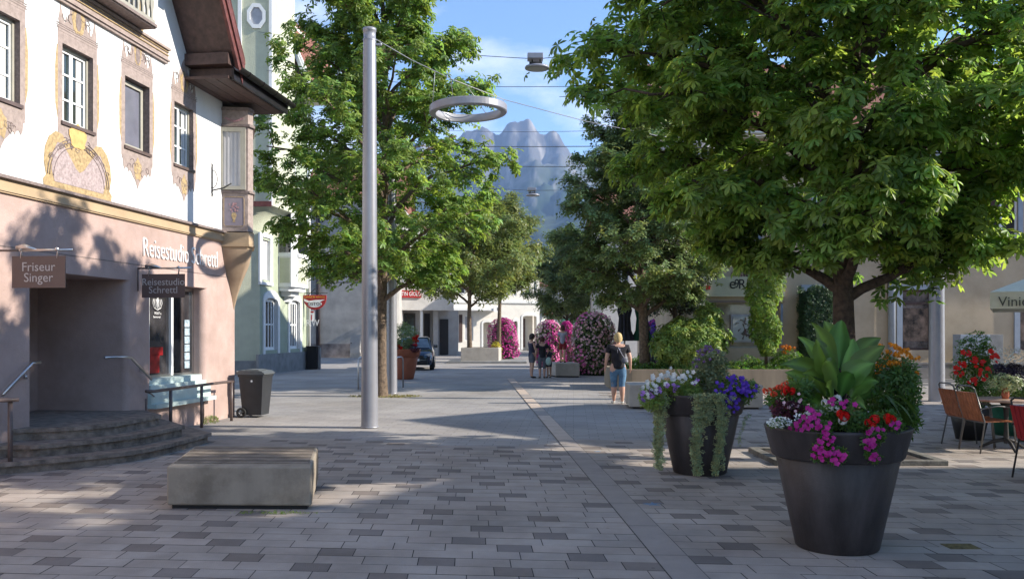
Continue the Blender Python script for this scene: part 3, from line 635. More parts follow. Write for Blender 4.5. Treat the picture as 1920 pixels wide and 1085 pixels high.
for i, (x0, x1, z0, z1) in enumerate(W):
    cx = (x0+x1)/2; hw = (x1-x0)/2; e = .10
    b = MB(); b.box(x0-e, x0, -.004, .01, z0-.14, z1+.15); b.box(x1, x1+e, -.004, .01, z0-.14, z1+.15); b.box(x0, x1, -.004, .01, z1, z1+.15); b.box(x0, x1, -.004, .01, z0-.14, z0)
    ph = .52
    plate(b, mirror(PED), cx, z1+.15, hw+.04, ph, -.001, .007); plate(b, mirror(PEN), cx, z0-.14, hw+.04, .30 if i != 3 else .3, -.001, .007)
    s = obj('painted_surround', b, M_taupe, house, local=True)
    g = MB()
    if i in (0, 1, 3):
        plate(g, oval(16, .38, .36, .03), cx-.0, z1+.15+ph*.5, hw+.04, ph, .006, .010)
    else: plate(g, oval(16, .26, .40, .02), cx, z1+.15+ph*.6, hw+.04, ph, .006, .010)
    plate(g, oval(12, .28, .17, .03), cx, z0-.14-.16, hw+.04, 1, .006, .010)
    for sgn in (-1, 1): plate(g, [(0, -.5), (.05, -.3), (.055, .2), (.02, .5), (0, .5)], cx+sgn*(hw+e), (z0+z1)/2, sgn, 1.0, -.001, .004)
    obj('gilding', g, M_gold, s, local=True)
    g = MB(); rr = random.Random(i)
    plate(g, oval(10, .17, .27, .04), cx, z1+.15+ph*.5, hw+.04, ph, .009, .013)
    for zz in (.06, .11, .155): g.box(x0-e-.03, x1+e+.03, -.010, -.006, z1+.15+zz*ph*1.2, z1+.15+zz*ph*1.2+.008)
    for q in range(9):
        th = rr.uniform(0, 6.28); px_ = cx+rr.uniform(-.9, .9)*hw; pz_ = z1+.36+rr.uniform(0, .22)*(1-abs(px_-cx)/hw*.6); g.tube([(px_+.05*math.cos(th+k*.7)*(1+k*.1), -.009, pz_+.05*math.sin(th+k*.7)*(1+k*.1)) for k in range(6)], .006, 4)
        px_ = cx+rr.uniform(-.8, .8)*hw; pz_ = z0-.2-rr.uniform(0, .2)*(1-abs(px_-cx)/hw*.7); g.tube([(px_+.04*math.cos(th+k*.7)*(1+k*.1), -.009, pz_+.04*math.sin(th+k*.7)*(1+k*.1)) for k in range(6)], .006, 4)
    obj('painted_scrollwork', g, M_taupe2, s, local=True)
    if i == 2: window(house, x0+.02, x1-.02, z0+.02, z1-.02, .10, 1, 1, M_frame_g, mat('blind_glass', (.17, .17, .21), .12, .1, 3, spec=.8), .07, sill=.13, curtain=None)
    else:
        window(house, x0+.015, x1-.015, z0+.03, z1-.02, .10, 2, 3, M_frame_w, M_glass_g, .055, .028, sill=.13, curtain=[(.12, .3), (.7, .88)])
        obj('outer_frame', (lambda q: (q.box(x0, x0+.04, .075, .115, z0, z1), q.box(x1-.04, x1, .075, .115, z0, z1), q.box(x0, x1, .075, .112, z1-.04, z1), q.box(x0, x1, .075, .112, z0, z0+.05), q)[-1])(MB()), M_frame_g, house, local=True)
# big painted cartouche under the second window
x0, x1, z0, z1 = W[1]; cx = (x0+x1)/2+.03; cb0 = 3.63
CART = [(1.0, 0), (1.02, .12), (.94, .2), (1.0, .42), (.97, .66), (.86, .86), (.68, .98), (.5, .96), (.36, .84), (.22, .9), (0, .86)]
b = MB(); plate(b, mirror(CART), cx, cb0, .78, .80, -.001, .008); ct = obj('painted_cartouche', b, M_gold, house, local=True)
b = MB(); plate(b, mirror([(.72, .12), (.8, .3), (.78, .58), (.64, .8), (.5, .8), (.34, .66), (.12, .44), (0, .38)]), cx, cb0, .78, .80, .007, .012)
obj('cartouche_field', b, M_mural, ct, local=True)
b = MB(); rr = random.Random(9)
for sgn in (-1, 1):
    for rad in (.74, .84, .90):
        b.tube([(cx+sgn*.78*rad*math.cos(t)*(1.02), -.012, cb0+.08+.80*(.08+rad*.86*math.sin(t))) for t in [.05+1.25*k/12 for k in range(13)]], .008, 4)
    for q in range(10):
        px_ = cx+sgn*rr.uniform(.1, .72); pz_ = cb0+.62*math.sqrt(max(0, 1-((px_-cx)/.8)**2))+.06; b.tube([(px_+.045*math.cos(k*.8)*(1-k*.08), -.012, pz_+.045*math.sin(k*.8)*(1-k*.08)) for k in range(8)], .006, 4)
obj('cartouche_scrolls', b, M_taupe2, ct, local=True)
b = MB(); plate(b, oval(16, .20, .17, .02), cx-.05, cb0+.80, 1, 1, .012, .018); obj('cartouche_medallion', b, mat('painted_yellow', (.60, .40, .15), .8, .15, 12), ct, local=True)
# balcony band and balustrade
bx1 = WP(310, 95)[0]; b = MB(); b.box(2*ax-bx1, bx1, -.05, .01, 6.2, 6.48); b.box(2*ax-bx1-.03, bx1+.03, -.09, .01, 6.42, 6.46); b.box(2*ax-bx1-.03, bx1+.03, -.075, .01, 6.24, 6.27)
bc = obj('balcony_band', b, M_taupe, house, local=True)
b = MB(); b.box(2*ax-bx1, bx1+.01, -.066, -.048, 6.33, 6.345); b.box(2*ax-bx1, bx1+.01, -.068, -.048, 6.385, 6.395); obj('gilding', b, M_gold, bc, local=True)
b = MB(); bx = WP(291, 60, .3)[0]; bl = 2*ax-bx
b.box(bl, bx, -.34, -.02, 6.50, 6.545); b.box(bl, bx, -.31, -.02, 6.482, 6.50); bal = obj('balcony', b, M_taupe2, house, local=True)
b = MB(); b.box(bl, bx, -.30, -.22, 6.56, 6.62); b.box(bl, bx, -.31, -.21, 7.42, 7.50)
n = int((bx-bl)/.135)
for k in range(n+1):
    c = bl+.05+(bx-bl-.1)*k/n
    pr = [(.026, 0), (.026, .12), (.05, .22), (.055, .3), (.03, .42), (.02, .5), (.03, .58), (.05, .7), (.028, .8), (.028, .82)]
    b.prism([(c+r_, 6.61+z_) for r_, z_ in pr]+[(c-r_, 6.61+z_) for r_, z_ in reversed(pr)], -.28, -.25, plane='xz')
obj('balustrade', b, M_frame_g, bal, local=True)
b = MB(); b.box(ax-.9, bx-.35, -.006, .01, 6.6, 8.5); obj('balcony_plate', b, M_brownwood, house, local=True)  # flat dark plate behind the balusters
b = MB(); plate(b, [(0, 0), (.17, .0), (.24, .15), (.22, .32), (.12, .5), (.16, .7), (.12, .95), (.02, 1.2), (0, 1.2)], bx-.04, 6.5, 1, 1, -.001, .02); obj('painted_volute', b, M_gold, house, local=True)
# roof: main gable with deep painted verge, and the eave that runs on along the street
OV = .86
sl = (apz-ZE)/(fx-ax)
def slab(mb, pts, y0, y1): mb.prism(pts, y0, y1, plane='xz')
b = MB(); th = .30
for sg in (1, -1):
    slab(b, [(ax, apz+.06), (ax+sg*(fx-ax+.05), ZE+.06), (ax+sg*(fx-ax+.05), ZE+.06+th), (ax, apz+.06+th)], -OV, 8.6)
rf = obj('roof', b, M_brownwood, house, local=True)
b = MB()
for sg in (1, -1): slab(b, [(ax, apz+.06+th), (ax+sg*(fx-ax+.12), ZE+.0+th), (ax+sg*(fx-ax+.12), ZE+.07+th), (ax, apz+.14+th)], -OV-.09, 8.8)
# eave roof past the gable foot, rising into the house
ex1 = LX(18.05)
slabp = [(fx-.3, -OV-.0), (ex1, -OV-.0)]
b.add([(fx+.06, -OV-.02, ZE+.08), (ex1, -OV-.02, ZE+.08), (ex1, 3.0, ZE+3.2), (fx+.06, 3.0, ZE+3.2), (fx+.06, -OV-.02, ZE+.16), (ex1, -OV-.02, ZE+.16), (ex1, 3.0, ZE+3.28), (fx+.06, 3.0, ZE+3.28)], [(0, 1, 2, 3), (4, 5, 6, 7), (0, 1, 5, 4), (1, 2, 6, 5), (2, 3, 7, 6), (3, 0, 4, 7)])
b.add([(ex1, -OV, ZE+.08), (ex1, 3, ZE+3.2), (ex1, 3, ZE), (ex1, .2, ZE)], [(0, 1, 2, 3)])
obj('roof_tiles', b, M_rooft, rf, local=True)
b = MB()
for sg in (1, -1):
    slab(b, [(ax, apz+.0), (ax+sg*(fx-ax+.08), ZE-.06), (ax+sg*(fx-ax+.08), ZE+.07+th), (ax, apz+.12+th)], -OV-.06, -OV-.005)
    slab(b, [(ax, apz+.16), (ax+sg*(fx-ax+.10), ZE+.10), (ax+sg*(fx-ax+.10), ZE+.11+th), (ax, apz+.16+th)], -OV-.09, -OV-.06)
obj('verge_board', b, M_redwood, rf, local=True)
b = MB(); b.box(fx-.30, ex1, -OV+.04, .3, ZE-.05, ZE+.0)
for k in range(5): b.box(fx-.30, ex1, -OV+.06+k*.22, -OV+.068+k*.22, ZE-.056, ZE-.05)
obj('soffit', b, M_brownwood, rf, local=True)
for q in ((fx-.28, fx-.0, ZE+.21, ZE+.41), (fx-.10, fx+.14, ZE-.02, ZE+.18), (fx-1.15, fx-.95, ZE+1.35, ZE+1.55)): obj('purlin', MB().box(q[0], q[1], -OV+.05, .0, q[2], q[3]), M_brownwood, rf, local=True)
b = MB(); pts = []
gy = -OV-.12
for k in range(9):
    a_ = math.pi+math.pi*k/8; pts.append((gy+.075*math.cos(a_), ZE+.15+.075*math.sin(a_)))
for k in range(8, -1, -1):
    a_ = math.pi+math.pi*k/8; pts.append((gy+.068*math.cos(a_), ZE+.15+.068*math.sin(a_)))
b.smooth = False; b.prism(pts, fx-.25, ex1+.08, plane='yz')
for k in range(4): b.prism([(gy+.085*math.cos(math.pi+math.pi*j/8), ZE+.15+.085*math.sin(math.pi+math.pi*j/8)) for j in range(9)]+[(gy+.07, ZE+.16), (gy-.07, ZE+.16)], fx+.1+k*.62, fx+.12+k*.62, plane='yz')
obj('gutter', b, M_tin, rf, local=True)
b = MB(); b.box(fx-.25, ex1, -OV-.045, -OV-.0, ZE-.06, ZE+.12); obj('fascia', b, M_tin, rf, local=True)
# corner oriel
def loc2(X, Y): return ((X-HO[0])*D.x+(Y-HO[1])*D.y, -(X-HO[0])*D.y+(Y-HO[1])*D.x)
ori = [(-5.62, 16.98), (-5.11, 17.03), (-5.06, 17.2), (-5.35, 18.1), (-6.3, 18.1), (-6.3, 17.1)]
def orip(s, dz=None): c = (-5.8, 17.5); return [loc2(c[0]+(x-c[0])*s, c[1]+(y-c[1])*s) for x, y in ori]
b = MB(); b.prism(orip(1.0), 3.62, 6.02); oriel = obj('oriel', b, M_taupe, house, local=True)
b = MB(); b.prism(orip(1.03), 3.36, 3.60); b.prism(orip(1.05), 3.33, 3.37); b.prism(orip(.98), 3.28, 3.33); obj('oriel_base', b, M_ochre, oriel, local=True)
b = MB(); b.prism(orip(1.05), 4.36, 4.40); b.prism(orip(1.06), 5.64, 5.69); b.prism(orip(1.04), 5.95, 6.0); obj('oriel_moulding', b, M_taupe2, oriel, local=True)
# corbel cone
b = MB(); rings = []
cor = loc2(-5.60, 17.56); o5 = orip(.98); nn = len(o5); vs = []
for (z, s) in ((3.28, 1), (3.0, .86), (2.7, .55), (2.4, .3), (2.1, .12), (1.9, .02)):
    for x, y in o5: vs.append((cor[0]+(x-cor[0])*s, cor[1]+.0+(y-cor[1])*s, z))
b.smooth = True; b.add(vs, [(i*nn+k, i*nn+(k+1) % nn, (i+1)*nn+(k+1) % nn, (i+1)*nn+k) for i in range(5) for k in range(nn)]); obj('oriel_corbel', b, mat('tan_plaster', (.36, .26, .175), .85, .1, 3), oriel, local=True)
A_ = Vector((-5.62, 16.98, 0)); B_ = Vector((-5.11, 17.03, 0)); rt = (B_-A_).normalized(); nrm = Vector((rt.y, -rt.x, 0))
def OM(z, off): return plane_M(A_+nrm*off+Vector((0, 0, z)), rt)
def flat(mb, M, x0, x1, z0, z1, t0, t1): mb.box(x0, x1, z0, z1, t0, t1, M)
b = MB(); M0 = OM(0, 0); flat(b, M0, .0, .045, 4.42, 5.62, 0, .05); flat(b, M0, .38, .47, 4.42, 5.62, 0, .05); flat(b, M0, .045, .38, 5.54, 5.62, 0, .05); flat(b, M0, .045, .38, 4.42, 4.49, 0, .05); wf = obj('window', b, M_frame_g, oriel)
b = MB(); n = 16
vs = []
for i in range(n+1):
    xx = .045+.335*i/n; zz = .012+.006*math.sin(i*1.7); p0 = M0 @ Vector((xx, 4.49, zz)); p1 = M0 @ Vector((xx, 5.54, zz)); vs += [p0, p1]
b.smooth = True; b.add(vs, [(2*i, 2*i+2, 2*i+3, 2*i+1) for i in range(n)]); obj('curtain', b, mat('grey_white_curtain', (.50, .49, .50), .7, .12, 6, streak=True), wf)
b = MB(); fr = [(.08, 3.72), (.42, 3.72), (.44, 3.76), (.44, 4.24), (.42, 4.28), (.08, 4.28), (.06, 4.24), (.06, 3.76)]
b.prism(fr, .0, .006, M0); obj('painted_panel', b, mat('painted_panel_grey', (.22, .19, .22), .8, .08, 8), oriel)
b = MB(); b.tube([M0 @ Vector((x, z, .008)) for x, z in fr+[fr[0]]], .005, 4); b.prism([(.22, 3.80), (.28, 3.80), (.265, 3.83), (.30, 3.93), (.28, 3.98), (.22, 3.98), (.20, 3.93), (.235, 3.83)], .006, .01, M0); obj('painted_vase', b, M_gold, oriel)
b = MB(); rr = random.Random(3)
for q in range(26): b.prism([(.25+rr.gauss(0, .05)+.016*math.cos(k), 4.07+rr.gauss(0, .05)*.9+.016*math.sin(k)) for k in (0, 1.2, 2.4, 3.6, 4.8)] if False else (lambda cx_, cz_: [(cx_+.016*math.cos(k), cz_+.016*math.sin(k)) for k in (0, 1.2, 2.4, 3.6, 4.8)])(.25+rr.uniform(-.085, .085), 4.08+rr.uniform(-.08, .09)), .006, .009+q*.0002, M0)
for k in range(7): b.prism((lambda cx_, cz_: [(cx_+.035*math.cos(t_), cz_+.022*math.sin(t_)) for t_ in (0, 1, 2, 3, 4, 5)])(.1+k*.05, 5.80-.05*math.sin(math.pi*k/6)), .001, .006+.0003*k, M0)
obj('painted_flowers', b, mat('painted_rose', (.42, .24, .25), .8, .3, 30), oriel)
# lettering on the wall
tx0, tz0 = WP(267, 473); tx1, tz1 = WP(406, 501)
def HW(x, z, off): return Vector((HO[0]+D.x*x+off*D.y, HO[1]+D.y*x-off*D.x, z))
tm = text_mesh('wall_lettering', 'Reisestudio Schrettl', .45, M_letterw, house, plane_M(HW(tx0, 2.90, .012), (D.x, D.y, 0)), depth=.01, bold=-.006)
ww = max(v.co.x for v in tm.data.vertices)-min(v.co.x for v in tm.data.vertices); k = (tx1-tx0)/ww
x00 = min(v.co.x for v in tm.data.vertices)
for v in tm.data.vertices: v.co.x = tx0+(v.co.x-x00)*k
# shop window and pale ledges
f = window(house, sx0+.02, sx1-.01, .90, 2.47, .22, 1, 1, M_steel, mat('shop_glass', (.035, .033, .036), .05, .6, 1.5, spec=.8), .05, name='shop_window')
b = MB()
for xx in (sx0+(sx1-sx0)*.17, sx0+(sx1-sx0)*.58): b.box(xx-.035, xx+.035, .20, .26, .92, 2.45)
obj('mullion', b, M_frame_w, f, local=True)
def pl(x, z, off): return HW(x, z, off)
b = MB(); b.box(sx0+.34+.0, sx0+.86, .234, .240, 1.28, 1.42); b.box(sx0+.42, sx0+.74, .234, .240, .98, 1.30); obj('window_display', b, mat('red_display', (.30, .01, .012), .4, .3, 9), f, local=True)
b = MB(); b.box(sx0+.06, sx0+.26, .234, .242, 1.35, 1.85); obj('window_poster', b, mat('blue_poster', (.03, .22, .36), .4, .3, 9), f, local=True)
b = MB()
for k in range(6): b.box(sx1-.30, sx1-.12, .234, .243, 1.02+k*.15, 1.15+k*.15)
obj('window_leaflets', b, mat('white_blue_leaflet', (.42, .52, .58), .5, .35, 18), f, local=True)
b = MB(); ex = sx0+.66; ez = 2.14
for sgn in (-1, 1):
    for k in range(3): b.tube([(ex+sgn*(.02+.045*k), .226, ez-.05), (ex+sgn*(.05+.05*k), .226, ez+.03), (ex+sgn*(.03+.05*k), .226, ez+.10)], .006, 4)
b.tube([(ex, .226, ez-.06), (ex, .226, ez+.12)], .012, 5); b.ball((ex, .226, ez+.13), .022, 6); b.tube([(ex-.11, .226, ez-.05), (ex, .226, ez-.085), (ex+.11, .226, ez-.05)], .008, 4)
obj('window_emblem', b, M_letterw, f, local=True)
text_mesh('window_lettering', 'MOUT u', .06, M_letterw, f, plane_M(HW(ex-.10, 1.98, -.224), (D.x, D.y, 0)), depth=.001); text_mesh('window_lettering', 'Summervail', .05, M_letterw, f, plane_M(HW(ex-.14, 1.92, -.224), (D.x, D.y, 0)), depth=.001)
b = MB(); b.box(sx0+.0, sx1+.0, .06, .24, .80, .90); b.box(sx0+.0, sx1+.02, -.02, .24, .70, .80); b.box(sx0-.05, sx1+.12, -.06, .02, .50, .70); b.box(sx0-.06, sx1+.14, -.16, .02, .43, .50); obj('window_ledge', b, M_paleblue, house, local=True)
b = MB(); b.box(sx0+.95, sx0+1.05, -.002, .0+.01, 0.0, .43) if False else b.tube([(sx1-.05, -.01, .0), (sx1-.05, -.01, .43)], .008, 5); b.tube([(sx0-.12, -.01, .15), (sx0-.12, -.01, .6)], .008, 5); obj('conduit', b, M_bronze, house, local=True)
# steps
def steps(name, rings_, parent):
    for (poly, z0, z1) in rings_:
        lp = [loc2(x, y) for x, y in poly]
        c = (sum(p[0] for p in lp)/len(lp), sum(p[1] for p in lp)/len(lp))
        ins = [(c[0]+(p[0]-c[0])*.965, c[1]+(p[1]-c[1])*.965) for p in lp]
        mb = MB(); mb.prism(ins, z0, z1-.055); mb.prism(lp, z1-.055, z1); obj('step', mb, M_step, parent, local=True)
stp = thing('entrance_steps', 'three worn dark stone steps fanning out below the pink doorway', 'steps', (-5.4, 12, 0), 0)
ORGs = ORG[stp]
def warc(pts, n=6):
    out = []
    m_ = len(pts)
    for i in range(m_-1):
        p0 = pts[max(i-1, 0)]; p1 = pts[i]; p2 = pts[i+1]; p3 = pts[min(i+2, m_-1)]
        for k in range(n):
            t_ = k/n; out.append(tuple(.5*((2*p1[j])+(-p0[j]+p2[j])*t_+(2*p0[j]-5*p1[j]+4*p2[j]-p3[j])*t_**2+(-p0[j]+3*p1[j]-3*p2[j]+p3[j])*t_**3) for j in range(2)))
    return out+[pts[-1]]
fronts = [([(-6.55, 9.7), (-5.97, 10.26), (-5.3, 10.83), (-4.78, 11.6), (-4.56, 13.36)], [(-5.37, 14.4), (-6.0, 14.5), (-6.6, 10.0)], 0, .15),
          ([(-6.50, 10.4), (-6.13, 10.7), (-5.71, 10.84), (-5.08, 11.75), (-4.83, 13.0)], [(-5.65, 14.1), (-6.05, 14.2), (-6.5, 10.6)], .15, .30),
          ([(-6.40, 11.05), (-6.18, 11.2), (-5.70, 11.42), (-5.36, 11.95), (-5.22, 13.1)], [(-5.8, 13.86), (-6.0, 13.86), (-6.02, 13.74), (-7.5, 13.9), (-7.8, 11.7), (-6.4, 11.5)], .30, .45)]
for fr_, bk, z0, z1 in fronts:
    poly = warc(fr_)+bk; c = (-6.2, 12.4); ins = [(c[0]+(p[0]-c[0])*.97, c[1]+(p[1]-c[1])*.97) for p in poly]
    mb = MB(); mb.prism(ins, z0, z1-.05); mb.prism(poly, z1-.05, z1); obj('step', mb, M_step, stp)
# rails
def rail(name, label, pts, r, m, posts=(), cat='handrail', brackets=()):
    p0 = posts[0] if posts else pts[0]; t = thing(name, label, cat, (p0[0], p0[1], 0 if posts else p0[2]))
    obj('rail', MB().tube(pts, r, 10), m, t)
    for p in posts: obj('post', MB().tube([(p[0], p[1], p[3] if len(p) > 3 else 0), (p[0], p[1], p[2])], r*1.05, 10), m, t)
    for a_, c_ in brackets: obj('bracket', MB().tube([a_, ((a_[0]+c_[0])/2, (a_[1]+c_[1])/2, a_[2]-.06), c_], r*.4, 6).ball(c_, .03, 6), m, t)
    return t
def wp(px, py, off):
    x, z = WP(px, py, off); return tuple(HW(x, z, off))
rail('wall_handrail', 'steel handrail bent down the wall right of the doorway', [wp(196, 670, -.0), wp(236, 669, .10), wp(246, 671, .10), wp(284, 711, .10)], .02, M_steel, brackets=[(wp(262, 690, .10), wp(264, 694, 0))])
rail('wall_handrail', 'shiny steel handrail on the pier left of the doorway', [wp(75, 679, .1), wp(60, 681, .1), wp(5, 740, .1)], .021, M_steel, brackets=[(wp(45, 700, .1), wp(47, 706, 0))])
rail('barrier_rail', 'brown painted rail on three posts below the shop window', [wp(274, 733, .32), wp(290, 733, .34), wp(420, 716, .34), wp(437, 715, .34)], .026, M_bronze,
     [(*wp(320, 733, .34)[:2], wp(320, 730, .34)[2]), (*wp(378, 722, .34)[:2], wp(378, 722, .34)[2]), (*wp(434, 715, .34)[:2], wp(434, 715, .34)[2])], 'rail', [(wp(276, 735, .32), wp(292, 745, 0))])
rail('barrier_rail', 'short brown rail and post at the left picture edge by the steps', [(-6.9, 9.5, .86), G(-20, 880)[:2]+(0,) and (-5.95, 10.35, .88), (-5.84, 10.42, .88)], .026, M_bronze, [(-5.93, 10.4, .88)], 'rail')
# iron bracket on wall
xk, zk = WP(398, 355, .02)
t = thing('iron_sign_bracket', 'black wrought iron wall bracket beside the corner oriel', 'bracket', HW(xk, zk-.5, .02))
b = MB(); b.tube([HW(xk, zk-.06, .02), HW(xk, zk+.42, .02)], .012, 6); b.tube([HW(xk, zk-.02, .02), HW(xk+.05, zk+.03, .22), HW(xk+.08, zk+.12, .36)], .014, 6)
b.tube([HW(xk, zk+.36-.17*(1-math.cos(a_)), .02+.10*math.sin(a_)*(1 if a_ < 3.2 else .7)) for a_ in [k*.35 for k in range(17)]], .008, 5); b.tube([HW(xk-.03, zk+.48, .02), HW(xk, zk+.42, .02), HW(xk+.03, zk+.48, .02)], .008, 5); b.tube([HW(xk-.03, zk-.14, .02), HW(xk, zk-.06, .02), HW(xk+.03, zk-.14, .02)], .008, 5)
obj('scroll', b, M_iron, t)
# hanging signs (perpendicular to the wall)
def hang_sign(label, pxa, pya, pxb, pyb, off0, words, size, Y0, xw, zt):
    """board reaching out from the wall at depth Y0"""
    base = HW(LX(Y0), 0, 0); t = thing('hanging_sign', label, 'sign', (base.x, base.y, P(0, pyb, Y0).z), 0)
    out = Vector((1, -.12, 0)).normalized()
    xL = (pxa-960)*Y0/F; xR = (pxb-960)*Y0/F; zT = P(0, pya, Y0).z; zB = P(0, pyb, Y0).z
    def q(X, z): return Vector((X, Y0-(X-base.x)*.12, z))
    b = MB(); b.add([tuple(q(xL, zB)+Vector((0, -.008, 0))), tuple(q(xR, zB)+Vector((0, -.008, 0))), tuple(q(xR, zT)+Vector((0, -.008, 0))), tuple(q(xL, zT)+Vector((0, -.008, 0))), tuple(q(xL, zB)+Vector((0, .008, 0))), tuple(q(xR, zB)+Vector((0, .008, 0))), tuple(q(xR, zT)+Vector((0, .008, 0))), tuple(q(xL, zT)+Vector((0, .008, 0)))], [(0, 1, 2, 3), (4, 5, 6, 7), (0, 1, 5, 4), (1, 2, 6, 5), (2, 3, 7, 6), (3, 0, 4, 7)])
    board = obj('board', b, M_signbrown, t)
    for i, wd in enumerate(words):
        c = q((xL+xR)/2+.0, zT-(zT-zB)*(.47+.34*i))-Vector((0, .012, 0)); text_mesh('lettering', wd, size, M_letter, board, plane_M(c, out), 'CENTER', depth=.001)
    xe = (xw-960)*Y0/F; b = MB(); za = P(0, zt, Y0).z
    b.tube([q(base.x+.03, za-.36), q(base.x+.03, za)], .014, 8); b.tube([q(base.x+.03, za), q(xL+.12, za)], .014, 8)
    obj('bracket', b, M_bronze, t)
    b = MB(); b.tube([q(xL+.10, za), q(xe, za)], .016, 8); obj('arm', b, M_steel, t)
    for xx in (xL+.11, xR-.11):
        b = MB(); b.tube([q(xx, za+.03), q(xx+.015, za), q(xx, zT-.03)], .010, 6); b.ball(q(xx, za+.01), .026, 6); obj('hook', b, M_steel, t)
    b = MB(); b.tube([q(xL+.06, za+.03), q(xL+.16, za+.045), q(xL+.34, za+.0)], [.03, .035, .006], 8); obj('spotlight', b, M_steel, t)
    return t
hang_sign('brown hanging sign lettered Friseur Singer', 26, 481, 132, 540, 0, ['Friseur', 'Singer'], .155, 10.75, 146, 470)
hang_sign('brown hanging sign lettered Reisestudio Schrettl', 267, 514, 351, 558, 0, ['Reisestudio', 'Schrettl'], .155, 13.98, 364, 503)

# ---- pale green corner building
GO = (-9.93, 34.65, 0); gb = thing('green_building', 'pale green building with white trim, octagonal tower window and bay', 'building', GO, HR)
b = MB(); cells = [(.45, 1.75, .95, 3.05, .18), (3.1, 4.3, .95, 3.05, .18), (.15, .95, 3.75, 5.35, .15)]
wall_open(b, 0, 5.3, .0, 13.2, cells, 0, 0, 1); obj('street_wall', b, [M_green_shade, M_trimw], gb, local=True)
b = MB(); b.prism([(0, 0), (-.95, 2.6), (-1.0, 9), (5.3, 9), (5.3, .3), (.02, .3)], 0, 13.2); obj('side_wall', b, M_green_lit, gb, local=True)
def archtrim(mb, x0, x1, z0, z1, wd=.22, y=-.05):
    n = 8; o_ = [(x0-wd, z0)]+[((x0+x1)/2-(x1-x0+2*wd)/2*math.cos(math.pi*k/n), z1-.12+(.12+wd+.12)*math.sin(math.pi*k/n)) for k in range(n+1)]+[(x1+wd, z0)]
    i_ = [(x0, z0)]+[((x0+x1)/2-(x1-x0)/2*math.cos(math.pi*k/n), z1-.14+(.14)*math.sin(math.pi*k/n)) for k in range(n+1)]+[(x1, z0)]
    m_ = len(o_); vs = [(x, y, z) for x, z in o_]+[(x, y, z) for x, z in i_]+[(x, .02, z) for x, z in o_]+[(x, .02, z) for x, z in i_]
    mb.add(vs, [(k, k+1, m_+k+1, m_+k) for k in range(m_-1)]+[(k, k+1, 2*m_+k+1, 2*m_+k) for k in range(m_-1)]+[(m_+k, m_+k+1, 3*m_+k+1, 3*m_+k) for k in range(m_-1)])
b = MB(); archtrim(b, .45, 1.75, .80, 3.05, .2); archtrim(b, 3.1, 4.3, .80, 3.05, .2)
b.box(0-.1, .14, -.05, .02, 3.6, 5.45); b.box(.96, 1.2, -.05, .02, 3.6, 5.45); b.box(-.1, 1.2, -.05, .02, 5.45, 5.6); b.box(-.1, 1.2, -.08, .02, 3.55, 3.66); obj('window_trim', b, M_trimw, gb, local=True)
for (x0, x1) in ((.5, 1.7), (3.15, 4.25)): window(gb, x0, x1, .95, 3.02, .10, 4, 2, M_trimw, M_glass, .12, .06)
window(gb, .18, .92, 3.78, 5.32, .08, 2, 2, M_trimw, M_glass, .07, .04, curtain=[(.5, .95)])
b = MB(); b.box(-.3, 5.32, -.08, .02, 0, .80); b.prism([(-.1, -.08), (-1.05, 2.58), (-1.0, 2.7), (0, 0)], 0, .55) ; obj('plinth', b, M_greyplinth, gb, local=True)
b = MB(); b.prism([(1.9, .0), (1.9, -.55), (2.2, -.7), (3.5, -.7), (3.8, -.4), (3.8, 0)], 3.55, 7.2); bay = obj('bay', b, M_trimw, gb, local=True)
b = MB()
for z, s in ((3.55, 1.0), (3.35, .95)): pass
b.prism([(1.95, 0), (2.0, -.4), (2.3, -.6), (3.4, -.6), (3.7, -.3), (3.75, 0)], 3.38, 3.56); b.prism([(2.2, 0), (2.4, -.35), (3.3, -.35), (3.5, 0)], 3.18, 3.39); b.prism([(2.55, 0), (2.7, -.15), (3.0, -.15), (3.1, 0)], 2.95, 3.19); obj('bay_corbel', b, M_trimw, bay, local=True)
# bay faces: left oblique face carries the window seen from the square
pA = Vector((1.9, -.02, 0)); pB = Vector((1.9, -.56, 0))
b = MB(); b.box(1.885, 1.901, -.50, -.06, 3.72, 4.75); b.box(2.3, 3.4, -.712, -.699, 3.72, 4.75); obj('bay_panel', b, M_green_lit, bay, local=True)
b = MB(); b.box(1.88, 1.899, -.52, -.04, 4.98, 6.55); b.box(2.3, 3.4, -.715, -.699, 4.98, 6.55); obj('bay_window', b, M_glass, bay, local=True)
b = MB(); b.box(1.86, 1.90, -.56, 0, 4.80, 4.93); b.box(2.2, 3.5, -.76, -.69, 4.80, 4.93); b.box(1.87, 1.90, -.56, 0, 5.72, 5.76); b.box(2.2, 3.5, -.73, -.69, 5.72, 5.76); obj('bay_sill', b, M_trimw, bay, local=True)
# jettied tower
b = MB(); tw = [(-.45, -.75), (-.42, 2.2), (1.7, 2.2), (1.7, -.75)]; tw = [(-.30, -.62), (-.95, 2.9), (2.1, 3.0), (2.1, -.62)]
b.prism(tw, 6.6, 17.5); tower = obj('tower', b, M_green_lit, gb, local=True)
b = MB(); n0 = [(0, 0), (-.9, 2.6), (2.0, 3.0), (2.0, 0)]; vs = []
for k in range(7):
    a_ = math.pi/2*k/6; s_ = 1-math.cos(a_); z = 5.6+1.0*math.sin(a_)
    for p, q in zip(n0, tw): vs.append((p[0]+(q[0]-p[0])*s_, p[1]+(q[1]-p[1])*s_, z))
b.smooth = True; b.add(vs, [(i*4+k, i*4+(k+1) % 4, (i+1)*4+(k+1) % 4, (i+1)*4+k) for i in range(6) for k in range(4)]); obj('tower_cove', b, M_green_lit, tower, local=True)
tA = Vector((-.95, 2.9, 0)); tB = Vector((-.30, -.62, 0)); tr_ = (tB-tA).normalized()
